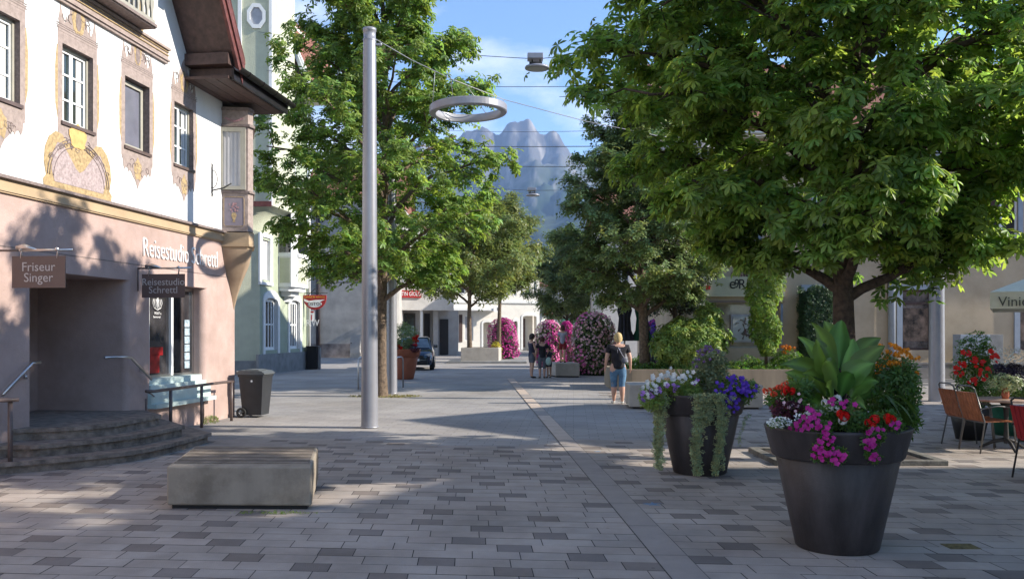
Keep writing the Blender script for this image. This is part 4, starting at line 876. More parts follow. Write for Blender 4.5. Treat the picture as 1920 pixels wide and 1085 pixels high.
def TM(off=0): n_ = Vector((tr_.y, -tr_.x, 0)); o_ = tA+n_*off; return Matrix(((tr_.x, 0, n_.x, o_.x), (tr_.y, 0, n_.y, o_.y), (0, 1, 0, 0), (0, 0, 0, 1)))
# where the eye sees px 480 on this wall
def tower_s(px):
    l, rz = ORG[gb]; Rm = Matrix.Rotation(rz, 3, 'Z'); best = (9e9, 0)
    for k in range(400):
        s = k*.01; p = l+Rm @ (tA+tr_*s); e = abs(960+p.x*F/p.y-px); best = min(best, (e, s, p.y))
    return best[1], best[2]
cs, cy_ = tower_s(481); cz = H+(HOR-31)*cy_/F
TMM = TM(.0); oc = [(cs+.45*math.cos(R(22.5+45*k))*.85, cz+.52*math.sin(R(22.5+45*k))) for k in range(8)]; oi = [(cs+.30*math.cos(R(22.5+45*k))*.85, cz+.36*math.sin(R(22.5+45*k))) for k in range(8)]
b = MB(); vs = [(x, z, .07) for x, z in oc]+[(x, z, .07) for x, z in oi]+[(x, z, 0) for x, z in oc]+[(x, z, -.1) for x, z in oi]
b.add(vs, [(k, (k+1) % 8, 8+(k+1) % 8, 8+k) for k in range(8)]+[(k, (k+1) % 8, 16+(k+1) % 8, 16+k) for k in range(8)]+[(8+k, 8+(k+1) % 8, 24+(k+1) % 8, 24+k) for k in range(8)], TMM); ow = obj('octagonal_window', b, M_trimw, tower, local=True)
b = MB(); b.prism(oi, -.0, .012, TMM); obj('pane', b, M_curtain, ow, local=True)
b = MB(); s1, _ = tower_s(450); s2, _ = tower_s(509.5); L_ = (tB-tA).length
b.box(s1-.07, s1+.07, 6.6, 17.5, 0, .08, TMM); b.box(L_-.10, L_+.02, 6.6, 17.5, 0, .08, TMM); b.box(s1+.0, L_, 9.98, 10.12, 0, .05, TMM)
obj('white_pilaster', b, M_trimw, tower, local=True)
b = MB(); b.box(0, L_, 6.55, 6.75, 0, .1, TMM); obj('string_course', b, M_redwood, tower, local=True)
b = MB(); b.box(L_-.18, L_-.0, 5.9, 6.5, -.1, .02, TMM)
# roof slope with white bargeboard behind the tower
b = MB(); b.prism([(-1.15, 12.1), (.2, 15.2), (.2, 15.42), (-1.25, 12.18)], 2.35, 2.52, plane='yz'); b.prism([(-1.2, 12.0), (-1.05, 12.0), (.25, 15.1), (.2, 15.4)], 2.30, 2.36, plane='yz'); obj('bargeboard', b, M_trimw, gb, local=True)
b = MB(); b.prism([(-1.15, 12.15), (.2, 15.4), (4.5, 18.5), (4.5, 18.3), (.2, 15.2)], 2.5, 8.0, plane='yz'); obj('roof', b, M_rooft, gb, local=True)
b = MB(); b.box(2.5, 5.3, -.02, .5, 12, 15.0); b.box(2.6, 5.3, -1.1, 0, 11.9, 12.05); obj('eave_wall', b, M_cream, gb, local=True)
for zz in (8.2, 10.6): window(gb, 2.7, 3.7, zz, zz+1.4, -.06, 2, 2, M_trimw, M_glass, .07, .04)
b = MB(); b.tube([(5.22, -.12, 0.2), (5.22, -.12, 12)], .055, 8); obj('downpipe', b, M_trimw, gb, local=True)

# ---- aged grey building with mural (faces the square)
C0 = P(566, 622, 58); C1 = P(742, 622, 58)
cbld = thing('aged_grey_building', 'weathered grey plaster building with faded mural, behind the tall pole', 'building', (C0.x, 58, 0))
b = MB(); wx0 = P(629, 0, 58).x; wx1 = P(678, 0, 58).x; wz0 = P(0, 531, 58).z; wz1 = P(0, 480, 58).z; o_ = C0.x
wall_open(b, C0.x-o_, C1.x-o_, 0, 10.5, [(wx0-o_, wx1-o_, wz0, wz1, .15)], 0, 0, 0); b.box(C0.x-o_+.01, C1.x-o_-.01, .2, 10, .01, 10.45); obj('wall', b, M_aged, cbld, local=True)
window(cbld, wx0-o_, wx1-o_, wz0, wz1, .05, 1, 1, mat('dark_lilac_frame', (.16, .15, .18), .6, .1, 5), M_curtain, .12)
b = MB(); b.box(C0.x-o_, C1.x-o_, -.06, .01, 0, .9); obj('plinth', b, mat('stained_plinth', (.24, .21, .20), .9, .35, 1.5), cbld, local=True)
b = MB(); b.tube([(P(597, 0, 58).x-o_, -.12, .2), (P(597, 0, 58).x-o_, -.12, 10)], .14, 8); obj('downpipe', b, mat('dark_downpipe', (.05, .04, .045), .5, .1, 4), cbld, local=True)
b = MB(); rr = random.Random(4)
for q in range(26):
    px_ = rr.uniform(573, 594); py_ = rr.uniform(488, 560); c = P(px_, py_, 58); b.prism([(c.x-o_+rr.uniform(.12, .4)*math.cos(t_), c.z+rr.uniform(.12, .4)*math.sin(t_)) for t_ in (0, .9, 1.8, 2.7, 3.6, 4.5, 5.4)], -.006-.0004*q, -.001, plane='xz')
obj('faded_mural', b, mat('mural_paint', (.33, .30, .28), .9, .3, 1.3, col2=(.16, .22, .25)), cbld, local=True)
b = MB(); b.add([(C0.x-o_-.3, -.5, 10.4), (C1.x-o_+.3, -.5, 10.4), (C1.x-o_+.3, 5, 13.5), (C0.x-o_-.3, 5, 13.5)], [(0, 1, 2, 3)]); b.add([(C0.x-o_-.3, 10.5, 10.4), (C1.x-o_+.3, 10.5, 10.4), (C1.x-o_+.3, 5, 13.5), (C0.x-o_-.3, 5, 13.5)], [(0, 1, 2, 3)]); b.add([(C1.x-o_, 0, 10.4), (C1.x-o_, 10, 10.4), (C1.x-o_, 5, 13.4)], [(0, 1, 2)]); obj('roof', b, M_rooft, cbld, local=True)

# ---- shop block with overhanging stone floor and the red fascia sign
def fz(py, Y): return P(0, py, Y).z
def fX(px, Y): return P(px, 0, Y).x
YD = 62.0; sh = thing('shop_building', 'pale stone clad shop building with red fascia sign and overhanging upper floor', 'building', (fX(728, YD), YD, 0), R(16)); o_ = fX(728, YD)
def dl(px): return (fX(px, YD)-o_)
b = MB(); wall_open(b, 0, dl(848), 3.2, 9.6, [(dl(738), dl(754), 5.0, 6.6, .15), (dl(777), dl(800), 5.0, 6.6, .15), (dl(820), dl(838), 5.0, 6.6, .15)], -.9, 0, 0); b.box(0, dl(848), -.75, 9, 3.2, 9.55); obj('upper_wall', b, mat('stone_cladding', (.60, .57, .53), .8, .10, 1.6), sh, local=True)
for a_, c_ in ((738, 754), (777, 800), (820, 838)): window(sh, dl(a_), dl(c_), 5.0, 6.6, -.85, 1, 1, M_trimw, M_curtain, .1)
b = MB(); b.box(0, dl(848)+.6, .3, 9, 0, 3.2); obj('lower_wall', b, M_greypl, sh, local=True)
b = MB(); b.box(dl(733), dl(780), .18, .26, .5, 3.0); f = obj('shop_front', b, mat('dark_bronze', (.06, .05, .045), .5, .1, 4), sh, local=True)
b = MB(); b.box(dl(740), dl(777), .15, .19, 1.0, 2.1); obj('window_display', b, mat('pale_blue_glass', (.42, .50, .50), .3, .1, 3), f, local=True)
b = MB(); b.box(dl(740), dl(777), .15, .19, 2.15, 2.9); obj('pane', b, M_glass_g, f, local=True)
b = MB(); b.box(dl(785), dl(789.5), -.8, -.6, 0, 3.2); obj('column', b, M_trimw, sh, local=True)
b = MB(); b.box(dl(812), dl(821), -.3, .3, 0, 3.2); obj('column', b, M_greypl, sh, local=True)
b = MB(); b.box(dl(797), dl(808), .22, .29, .05, 3.0); b.box(dl(828), dl(844), .22, .29, .05, 2.6); obj('door', b, M_black, sh, local=True)
sg = obj('shop_sign', MB().box(dl(728), dl(785.5), -1.02, -.91, fz(558.5, YD), fz(545, YD)), M_red, sh, local=True)
l, rz = ORG[sh]; Ms = Matrix.Translation(l) @ Matrix.Rotation(rz, 4, 'Z')
text_mesh('lettering', 'OMTIN GIOLO', .40, M_letterw, sg, Ms @ plane_M((dl(737), -1.03, fz(556, YD)+.04), (1, 0, 0)), sx=.68, depth=.003)

YE = 77.0; oE = fX(846, YE); ev = thing('arcade_building', 'cream white building with ground floor arches at the end of the square', 'building', (oE, YE, 0), R(19))
def el(px): return (fX(px, YE)-oE)*1.08
b = MB(); ar = [(el(903), el(920), 0, 2.6), (el(938), el(950), 0, 2.9), (el(960), el(969), 0, 2.7), (el(977), el(1005), 0, 3.2)]
ops = [(el(870), el(886), .9, 3.1, .2)]+[(a_, c_, e_, f_, .8) for a_, c_, e_, f_ in ar]
up_ = [(el(p), el(p+6), z, z+1.35, .15) for p in (960, 973, 986, 998) for z in (4.9,)]+[(el(p), el(p+13), 5.0, 6.7, .15) for p in (858, 884, 910, 936)]
wall_open(b, 0, el(1010), 0, 7.3, ops+up_, 0, 0, 0); b.box(.01, el(1010), .85, 10, .01, 7.25); obj('wall', b, M_cream2, ev, local=True)
b = MB()
for a_, c_, e_, f_ in ar: archtrim(b, a_+.05, c_-.05, .1, f_-.05, .16, -.05)
b.box(0, el(1010), -.12, .02, 4.25, 4.45); b.box(el(846), el(925), -.9, 0, 3.55, 3.75); obj('trim', b, M_trimw, ev, local=True)
for (x0, x1, z0, z1, d_) in up_: window(ev, x0, x1, z0, z1, .05, 1, 1, M_trimw, M_glass, .08)
window(ev, el(870), el(886), .9, 3.1, .05, 1, 1, M_trimw, M_curtain, .08); b = MB()
b.box(el(860), el(866), -.05, .01, .8, 3.2); b.box(el(980), el(987), .6, .84, .3, 2.9); obj('notice_panel', b, M_brownwood, ev, local=True)
b = MB(); b.box(el(917), el(932), -.3, -.15, 3.85, 4.35) if False else b.box(el(917), el(932), -.98, -.9, 3.45, 3.95); sg = obj('shop_sign', b, M_letterw, ev, local=True); l, rz = ORG[ev]; Ms = Matrix.Translation(l) @ Matrix.Rotation(rz, 4, 'Z')
text_mesh('lettering', 'E', .4, M_black, sg, Ms @ plane_M((el(923), -.99, 3.55), (1, 0, 0)), depth=.003)
b = MB(); b.prism([(-.6, 7.2), (5, 8.6), (10.6, 7.2), (10.6, 7.35), (5, 8.75), (-.6, 7.35)], -.4, el(1010)+.4, plane='yz'); obj('roof', b, M_greyplinth, ev, local=True)

def plain_building(name, label, x0, x1, Y, h, m, wins, depth=10, roofh=3, rot=0, trim=None):
    t = thing(name, label, 'building', (x0, Y, 0), rot); b = MB(); wd = x1-x0
    wall_open(b, 0, wd, 0, h, [(a_, c_, e_, f_, .15) for a_, c_, e_, f_ in wins], 0, 0, 0); b.box(.01, wd-.01, .2, depth, .01, h-.02); obj('wall', b, m, t, local=True)
    for a_, c_, e_, f_ in wins: window(t, a_, c_, e_, f_, .05, 2, 2, M_trimw, M_glass, .07, .04)
    b = MB(); b.prism([(-.6, h), (depth/2, h+roofh), (depth+.6, h), (depth+.6, h+.15), (depth/2, h+roofh+.2), (-.6, h+.15)], -.4, wd+.4, plane='yz'); obj('roof', b, M_rooft, t, local=True)
    b = MB(); b.add([(0, 0, h), (0, depth, h), (0, depth/2, h+roofh)], [(0, 1, 2)]); b.add([(wd, 0, h), (wd, depth, h), (wd, depth/2, h+roofh)], [(0, 1, 2)]); obj('gable', b, m, t, local=True)
    return t
plain_building('town_house', 'grey beige town house far off where the street ends', fX(1004, 96), fX(1150, 96), 96, 6.6, M_greypl, [(1.0+2.0*k, 1.9+2.0*k, 4.3, 5.7) for k in range(4)], roofh=.9)
plain_building('town_house', 'white town house behind the closed green parasol', fX(1130, 60), fX(1285, 60), 60, 9.0, M_cream, [(.8+1.9*k, 1.8+1.9*k, 4.4, 6.0) for k in range(3)])
sg = thing('flag_sign', 'small red and white sign at the street end above the awning', 'sign', (fX(1014, 90), 90, 0)); o_ = fX(1014, 90)
obj('board', MB().box(0.3, 1.2, 0, .08, fz(590, 90), fz(580, 90)), M_red, sg, local=True); obj('stripe', MB().box(.32, 1.18, -.01, 0, fz(586.5, 90), fz(584, 90)), M_letterw, sg, local=True); obj('post', MB().tube([(0.2, .05, 0), (.2, .05, fz(578, 90))], .05), M_pole, sg, local=True)
for lab, px0, px1, pyt, pyb, Y, mm in (('pale blue white awning right of the arcade building', 1012, 1046, 596, 612, 84, M_canvas), ('long dark green awning over the far shops', 1050, 1130, 596, 604, 88, M_darkgreen)):
    x0, x1 = fX(px0, Y), fX(px1, Y); a = thing('awning', lab, 'awning', (x0, Y, 0))
    b = MB(); b.add([(x0, Y, fz(pyb, Y)), (x1, Y, fz(pyb, Y)), (x1-.3, Y+2, fz(pyt, Y)), (x0+.3, Y+2, fz(pyt, Y)), (x0, Y, fz(pyb, Y)-.3), (x1, Y, fz(pyb, Y)-.3), (x1-.3, Y+2, fz(pyt, Y)-.08), (x0+.3, Y+2, fz(pyt, Y)-.08)], [(0, 1, 2, 3), (4, 5, 6, 7), (0, 1, 5, 4), (1, 2, 6, 5), (3, 0, 4, 7)]); obj('canopy', b, mm, a)
    b = MB()
    for xx in (x0+.1, x1-.1): b.tube([(xx, Y+.1, 0), (xx, Y+.1, fz(pyb, Y))], .04, 6)
    obj('post', b, M_pole, a)

# ---- beige building on the right (shaded long facade)
YB = 29.0; bx0 = fX(1268, YB); bb = thing('beige_building', 'long beige rendered building in shade with red tiled roof on the right', 'building', (bx0, YB, 0))
def rl(px): return fX(px, YB)-bx0
sw = (rl(1325), rl(1462), fz(652, YB), fz(568, YB)); g1 = (rl(1691), rl(1747), fz(656, YB), fz(543, YB)); g2 = (rl(1911), rl(1968), fz(656, YB), fz(543, YB)); g3 = (rl(1512), rl(1556), fz(656, YB), fz(543, YB))
upw = [(a_, a_+1.05, 4.62, 6.5) for a_ in (1.6, 4.6, 7.4, 10.2, 13.0, 15.8)]
b = MB(); wall_open(b, 0, 20, 0, 8.3, [(x[0], x[1], x[2], x[3], .16) for x in (sw, g1, g2, g3)]+[(a_, c_, e_, f_, .14) for a_, c_, e_, f_ in upw], 0, 0, 0); b.box(.01, 19.99, .7, 9, .01, 8.28); obj('wall', b, M_beige, bb, local=True)
b = MB(); b.box(-.03, 20, -.05, .01, 0, .62); b.box(-.05, 20, -.07, .01, .62, .68); obj('plinth', b, M_beigesill, bb, local=True)
for x0, x1, z0, z1 in (g1, g2, g3): b = MB(); b.box(x0-.18, x0, -.06, .02, z0-.1, z1+.16); b.box(x1, x1+.18, -.06, .02, z0-.1, z1+.16); b.box(x0-.002, x1+.002, -.058, .02, z1, z1+.16); obj('window_trim', b, M_bluegrey, bb, local=True)
for x0, x1, z0, z1 in upw: b = MB(); b.box(x0-.15, x0, -.05, .02, z0-.002, z1+.14); b.box(x1, x1+.15, -.05, .02, z0-.002, z1+.14); b.box(x0-.002, x1+.002, -.048, .02, z1, z1+.14); b.box(x0-.22, x1+.22, -.14, .02, z0-.16, z0); obj('window_trim', b, M_bluegrey, bb, local=True)
for x0, x1, z0, z1 in (g1, g2, g3):
    f = window(bb, x0, x1, z0, z1, .08, 1, 1, M_brownwood, mat('reflecting_glass', (.16, .13, .12), .05, .7, 2.2, spec=.8), .07); obj('transom', MB().box(x0+.05, x1-.05, .06, .12, z1-.48, z1-.40), M_brownwood, f, local=True)
    obj('curtain', MB().box(x0+.08, x1-.08, .098, .105, z0+.3, z1-.6), mat('warm_interior', (.22, .15, .11), .5, .6, 3), f, local=True)
for x0, x1, z0, z1 in upw: window(bb, x0, x1, z0, z1, .06, 2, 2, M_trimw, M_glass, .06, .04)
b = MB()
for x0, x1, z0, z1 in upw[:2]:
    b.box(x0-.25, x1+.25, -.42, -.12, z0-.02, z0+.03); b.box(x0-.25, x1+.25, -.42, -.40, z0+.62, z0+.66)
    for k in range(16): b.box(x0-.24+(x1-x0+.46)*k/15, x0-.225+(x1-x0+.46)*k/15, -.415, -.40, z0+.03, z0+.62)
obj('window_balcony', b, M_black, bb, local=True)
f = window(bb, sw[0], sw[1], sw[2], sw[3], .10, 1, 1, M_frame_g, mat('shop_glass_beige', (.26, .22, .18), .08, .3, 1.2, spec=.7), .05, name='shop_window')
b = MB(); b.box(rl(1371), rl(1414), .02, .09, fz(641, YB), fz(589, YB)); pc = obj('framed_picture', b, M_curtain, f, local=True)
b = MB(); b.box(rl(1374), rl(1411), .0, .021, fz(638, YB), fz(592, YB)); obj('picture_field', b, mat('picture_pale', (.42, .45, .44), .4, .15, 2), f, local=True)
b = MB(); rr = random.Random(8); cx_ = rl(1399)
for q in range(26): 
    t_ = rr.uniform(0, 1); c = (cx_+rr.gauss(0, .09)-.1*t_, fz(630-30*t_, YB)); a_ = rr.uniform(0, 6.28); b.prism([(c[0], c[1]), (c[0]+.13*math.cos(a_), c[1]+.13*math.sin(a_)), (c[0]+.15*math.cos(a_+.4), c[1]+.15*math.sin(a_+.4))], -.012-.0003*q, -.001, plane='xz')
obj('picture_plant', b, mat('picture_dark_plant', (.06, .10, .07), .6, .5, 9, col2=(.14, .05, .05)), f, local=True)
b = MB(); b.box(rl(1316), rl(1470), -.05, .01, fz(571, YB)-.05+.12, fz(565, YB)+.02); obj('lintel', b, mat('lintel_brown', (.22, .17, .14), .8, .1, 4), bb, local=True)
sg = obj('fascia_sign', MB().box(rl(1317), rl(1470), -.12, -.01, fz(556, YB), fz(519, YB)), mat('sign_pale_yellow_green', (.50, .48, .33), .6, .05, 3), bb, local=True)
text_mesh('lettering', 'e', .50, M_black, sg, plane_M((fX(1365, YB), YB-.13, fz(541, YB)), (1, 0, 0)), depth=.004); text_mesh('lettering', '9', .42, M_black, sg, plane_M((fX(1375, YB), YB-.13, fz(540, YB)), (1, 0, 0)), sx=.8, depth=.004); text_mesh('lettering', 'RE', .46, M_black, sg, plane_M((fX(1382, YB), YB-.13, fz(541.5, YB)), (1, 0, 0)), sx=.95, depth=.004)
b = MB(); b.box(rl(1322), rl(1330), -.14, -.12, fz(543, YB), fz(535.5, YB)); obj('emblem', b, M_red, sg, local=True)
text_mesh('wall_lettering', 'MR  osita', .44, mat('rusty_lettering', (.20, .10, .10), .6, .1, 4), bb, plane_M((fX(1324, YB), YB-.02, fz(520, YB)), (1, 0, 0)), sx=.95, depth=.02)
text_mesh('wall_lettering', 'ca', .44, MATS['rusty_lettering'], bb, plane_M((fX(1397, YB), YB-.02, fz(520, YB)), (1, 0, 0)), sx=.95, depth=.02)
text_mesh('wall_logo', 'P', 1.05, M_bluegrey, bb, plane_M((fX(1376, YB)+.64, YB-.03, fz(519.5, YB)), (-1, 0, 0), (0, 0, 1)), sx=1.0, depth=.02)
b = MB(); b.tube([(rl(1668), -.16, 0), (rl(1668), -.16, 8.2)], .115, 12); obj('downpipe', b, M_bluegrey, bb, local=True)
b = MB(); b.tube([(rl(1464.5), -.06, .4), (rl(1464.5), -.06, 2.6)], .04, 8); obj('conduit', b, M_bluegrey, bb, local=True)
b = MB(); b.prism([(-.9, 8.1), (4.5, 11.6), (9.9, 8.1), (9.9, 8.3), (4.5, 11.85), (-.9, 8.3)], -.5, 20.5, plane='yz'); rf = obj('roof', b, M_rooft, bb, local=True)
b = MB(); b.box(-.5, 20.5, -.88, -.02, 8.04, 8.1); obj('soffit', b, M_trimw, rf, local=True)
b = MB(); b.add([(0, 0, 8.25), (0, 9, 8.25), (0, 4.5, 11.6)], [(0, 1, 2)]); b.add([(0, .7, 0), (0, 9, 0), (0, 9, 8.3), (0, .7, 8.3)], [(0, 1, 2, 3)]); b.quad((0, 0, 0), (0, .7, 0), (0, .7, 8.3), (0, 0, 8.3)); obj('gable_wall', b, M_beige, bb, local=True)
b = MB(); b.box(rl(1560), rl(1920), -1.2, -.08, 0, .14); b.box(rl(1600), rl(1920), -1.6, -1.2, 0, .07); obj('door_step', b, M_beigesill, bb, local=True)

# ---- houses outside the frame that shade the square
plain_building('gabled_house', 'tall house standing right of the cafe terrace, its shadow on the paving', 14.2, 26, 0, 6.6, M_cream, [], depth=6.5, roofh=1.9).location.y = 12.1
plain_building('corner_house', 'house to the right behind the viewer, shading the foreground', 19.5, 34, 0, 10.5, M_beige, [], depth=22, roofh=3).location.y = -13.5
# ------------------------------------------------------------------ trees
TP = palmate(6, 1.0, .40, .42, 250); TP5 = palmate(5, 1.0, .42, .38, 220); SP = sprig(6, 1.0, .5); SP2 = sprig(5, 1.0, .42, np.random.default_rng(7))
big = tree('chestnut_tree', 'large dark green chestnut tree with thick trunk behind the front flower planter', 'tree', 4.36, 11.5,
     [(2.5, 1.4), (3.0, 2.1), (3.8, 2.45), (4.4, 3.1), (4.9, 3.55), (5.5, 3.3), (6.2, 3.05), (7.2, 2.6), (8.6, .8)], .165, TP, .155, M_leaf, M_bark, 3, n1=40, n2=10, n3=5, per=13, lo=.5, hi=1.35)
tree('chestnut_tree', 'tall sunlit chestnut tree with slender trunk right behind the tall lamp pole', 'tree', -3.36, 22.9,
     [(2.95, 1.6), (3.8, 3.0), (5.5, 3.5), (7.0, 3.1), (8.6, 2.6), (10.2, 2.0), (12.2, .5)], .15, TP5, .165, M_leaf_l, M_bark2, 11, n1=40, n2=9, n3=5, per=11, lo=.5, hi=1.4)
tree('ash_tree', 'dull green tree growing in the raised bed in front of the beige building', 'tree', 3.97, 26.6,
     [(2.55, 1.3), (3.3, 2.45), (4.6, 2.75), (6.0, 2.5), (7.6, 1.9), (9.2, .7)], .17, SP, .20, M_leaf3, M_bark2, 21, n1=34, n2=9, n3=5, per=11, lo=.45, hi=1.4)
tree('plum_tree', 'small very dark leaved tree at the corner of the beige building', 'tree', 5.1, 27.9,
     [(2.3, .6), (3.4, 1.2), (5.0, 1.45), (6.4, 1.1), (7.3, .4)], .08, SP2, .2, M_leafdk, M_bark, 31, n1=16, n2=6, n3=4, per=9)
tree('maple_tree', 'yellow green tree growing in the concrete trough left of the flower column', 'tree', -2.3, 48.6,
     [(3.6, 1.6), (4.6, 3.2), (6.2, 3.7), (7.8, 2.9), (9.4, 1.0)], .15, SP2, .38, M_leaf2, M_bark2, 41, n1=20, n2=7, n3=4, per=9)
tree('maple_tree', 'smaller tree with thin grey trunk behind the magenta flower column', 'tree', -.75, 54,
     [(4.6, 1.4), (5.6, 2.6), (7.0, 3.0), (8.6, 2.3), (10.0, .8)], .15, SP2, .38, M_leaf2, M_bark2, 42, n1=22, n2=8, n3=4, per=10, lo=.55, hi=1.1)
tree('linden_tree', 'distant dark green tree above the awnings at the street end', 'tree', fX(1062, 72), 72,
     [(2.8, 1.4), (3.8, 2.8), (6.0, 3.6), (8.2, 2.6), (10.0, .8)], .15, SP2, .5, M_leafdk if False else M_leaf3, M_bark, 51, n1=20, n2=7, n3=4, per=9, lo=.5, hi=.9)
c2 = copy_tree(big); c2.location = (9.3, 5.0, 0); c2.rotation_euler = (0, 0, 2.1); c2['label'] = 'chestnut tree outside the frame whose crown shades the foreground paving'
# tree pit
def ring_frame(name, label, cat, x0, x1, y0, y1, h, wd, m, soil=True, z0=0.008):
    t = thing(name, label, cat, ((x0+x1)/2, (y0+y1)/2, 0)); b = MB(); b.box(x0, x1, y0, y0+wd, z0, h, bev=.01); b.box(x0, x1, y1-wd, y1, z0, h, bev=.01); b.box(x0, x0+wd, y0+wd, y1-wd, z0, h-.002); b.box(x1-wd, x1, y0+wd, y1-wd, z0, h-.002)
    obj('edging', b, m, t)
    if soil: obj('soil', MB().box(x0+wd, x1-wd, y0+wd, y1-wd, 0.005, h-.03), M_soil, t)
    return t
ring_frame('tree_pit', 'low concrete edging around the foot of the large chestnut', 'tree pit', 3.3, 5.45, 10.98, 12.3, .075, .12, mat('worn_kerb', (.15, .14, .12), .9, .3, 8, .4, 30))
rg = np.random.default_rng(77)
def ground_tuft(name, label, cx, cy, rx, ry, n, m, size=.05, kind=None, cat='grass', h=.04):
    a = rg.uniform(0, 2*np.pi, n); r = rg.uniform(0, 1, n)**.5; ps = np.stack([cx+rx*r*np.cos(a), cy+ry*r*np.sin(a), rg.uniform(.015, h, n)], 1)
    up = rg.normal(0, .8, (n, 3))+np.array([0, 0, .6]); V, Q = instance(SP, ps, up, size*rg.uniform(.6, 1.2, n), rg)
    o = np_obj(name, V, Q, m, tint=tints(n, len(SP[0]), rg)); tag(o, label, cat, kind='stuff'); return o
ground_tuft('grass', 'dry weeds and grass around the foot of the slender chestnut', -3.3, 22.85, .95, .42, 420, leafmat('dry_grass', (.22, .19, .08), .2), .05, cat='weeds', h=.02)
ground_tuft('weeds', 'tiny weeds in the joints in front of the concrete bench', -2.2, 8.12, .42, .06, 90, M_leaf_l, .022, cat='weeds', h=.02)
ground_tuft('weeds', 'thin weeds at the foot of the pink wall by the rail', -5.55, 16.2, .1, .35, 70, M_leaf2, .05, cat='weeds', h=.12)

# ------------------------------------------------------------------ poles, ring lamps, wires
def pole(label, x, y, r0, r1, h, arm=True):
    t = thing('lamp_pole', label, 'lamp pole', (x, y, 0), 0, 'tall grey steel poles of the square')
    b = MB(); b.lathe([(1e-3, 0.006), (r0, 0.006), (r0, 0.02), (r1, h-.22)], 32, c=(x, y, 0)); obj('shaft', b, M_pole, t)
    b = MB(); b.lathe([(r1+.006, h-.22), (r1+.006, h-.19), (r1-.006, h-.185), (r1-.006, h-.06), (r1+.004, h-.05), (r1+.004, h), (1e-3, h)], 32, c=(x, y, 0)); obj('cap', b, M_lampgrey, t)
    obj('foot_ring', MB().lathe([(r0+.012, 0.012), (r0+.012, .026), (r0, .03)], 32, c=(x, y, 0)), M_pole, t)
    if arm: b = MB(); b.box(x+r1*.6, x+r1+.09, y-.03, y+.03, h-.30, h-.265); b.ball((x+r1+.08, y, h-.28), .03, 6); obj('cable_lug', b, M_lampgrey, t)
    return t
pole('thick grey steel pole standing alone in the sunlit paving beside the bench', -2.50, 15.45, .148, .112, 7.0)
pole('grey steel pole directly right of the slender chestnut trunk', -3.27, 23.95, .145, .112, 7.0)
pole('grey steel pole on the cafe terrace behind the orange flowers', 10.28, 21.3, .185, .15, 7.0)
def wire(label, pts, r=.008, m=None, name='overhead_wire', n=14, sag=.0):
    pp = []
    pts = [Vector(p) for p in pts]
    for i in range(len(pts)-1):
        for k in range(n):
            u = k/n; p = pts[i].lerp(pts[i+1], u); p.z -= sag*4*u*(1-u); pp.append(p)
    pp.append(pts[-1]); o = obj(name, MB().tube(pp, r, 5), m or M_cable, None, tuple(pts[0])); tag(o, label, 'wire'); return o
cab = [P(703, 73, 15.45), P(770, 112, 15.8), P(850, 150, 16.15), P(945, 187, 16.8), P(1100, 228, 17.6), P(1240, 256, 18.3), P(1330, 262, 18.9), Vector((10.15, 21.28, 6.75))]
wire('thick light steel cable from the front pole carrying both ring lamps', cab, .008, M_wire)
def ring_lamp(label, px, py, Y, tilt, hang):
    c = P(px, py, Y); t = thing('ring_lamp', label, 'lamp', c, 0, 'ring lamps hung on the cable')
    Rm = Matrix.Translation(c) @ Matrix.Rotation(tilt, 4, 'Y')
    b = MB(); b.lathe([(.60, -.07), (.70, -.07), (.715, -.055), (.715, .055), (.70, .07), (.62, .07)], 64, M=Rm, closed=True); b.sm = [False]*len(b.sm); obj('ring', b, M_lampgrey, t)
    b = MB(); b.lathe([(.605, -.068), (.598, -.06), (.598, .05), (.61, .06)], 64, M=Rm); obj('diffuser', b, M_diffuser, t)
    for a_, top in hang:
        p = Rm @ Vector((.66*math.cos(a_), .66*math.sin(a_), .07)); obj('hanger', MB().tube([p, top], .006, 5), M_wire, t)
        obj('hanger_clip', MB().ball(p, .02, 6), M_lampgrey, t)
def cabat(px):
    for a_, c_ in zip(cab, cab[1:]):
        pa = 960+a_.x*F/a_.y; pc = 960+c_.x*F/c_.y
        if pa <= px <= pc: return a_.lerp(c_, (px-pa)/(pc-pa))
ring_lamp('large grey ring lamp hanging against the sky beside the tall chestnut', 878, 206, 16.2, R(-1.5), [(R(180), cabat(815)), (R(115), cabat(845)), (R(62), cabat(874)), (R(10), cabat(944))])
ring_lamp('grey ring lamp half hidden in the leaves of the right chestnut', 1290, 284, 18.3, R(0), [(R(185), cabat(1228)), (R(150), cabat(1240)), (R(60), cabat(1318)), (R(0), cabat(1328))])
L1 = P(1007, 111, 22)
wire('upper wire with the big hanging floodlight, near the top of the sky', [P(485, 60, 34.2), L1, (14.3, 16.0, 8.5)], .009, sag=.12); wire('second sky wire just below the floodlight wire', [P(500, 132, 34.2), P(945, 163, 26), (14.3, 18.4, 7.2)], .009, sag=.1)
wire('wire crossing in front of the mountain peaks', [P(600, 268, 57.9), P(1263, 273, 28.95)], .016, sag=.12); wire('wire crossing in front of the mountain scree', [P(600, 300, 57.9), P(1264, 312, 28.95)], .014, sag=.15)
LL = P(999, 357, 40); wire('lowest wire carrying the small distant floodlight', [P(735, 345, 57.9), LL, P(1265, 352, 28.95)], .01, sag=.02)
wire('thin wire in front of the mountain just under the peaks', [P(690, 232, 57.9), P(1262, 240, 28.95)], .009, sag=.3)
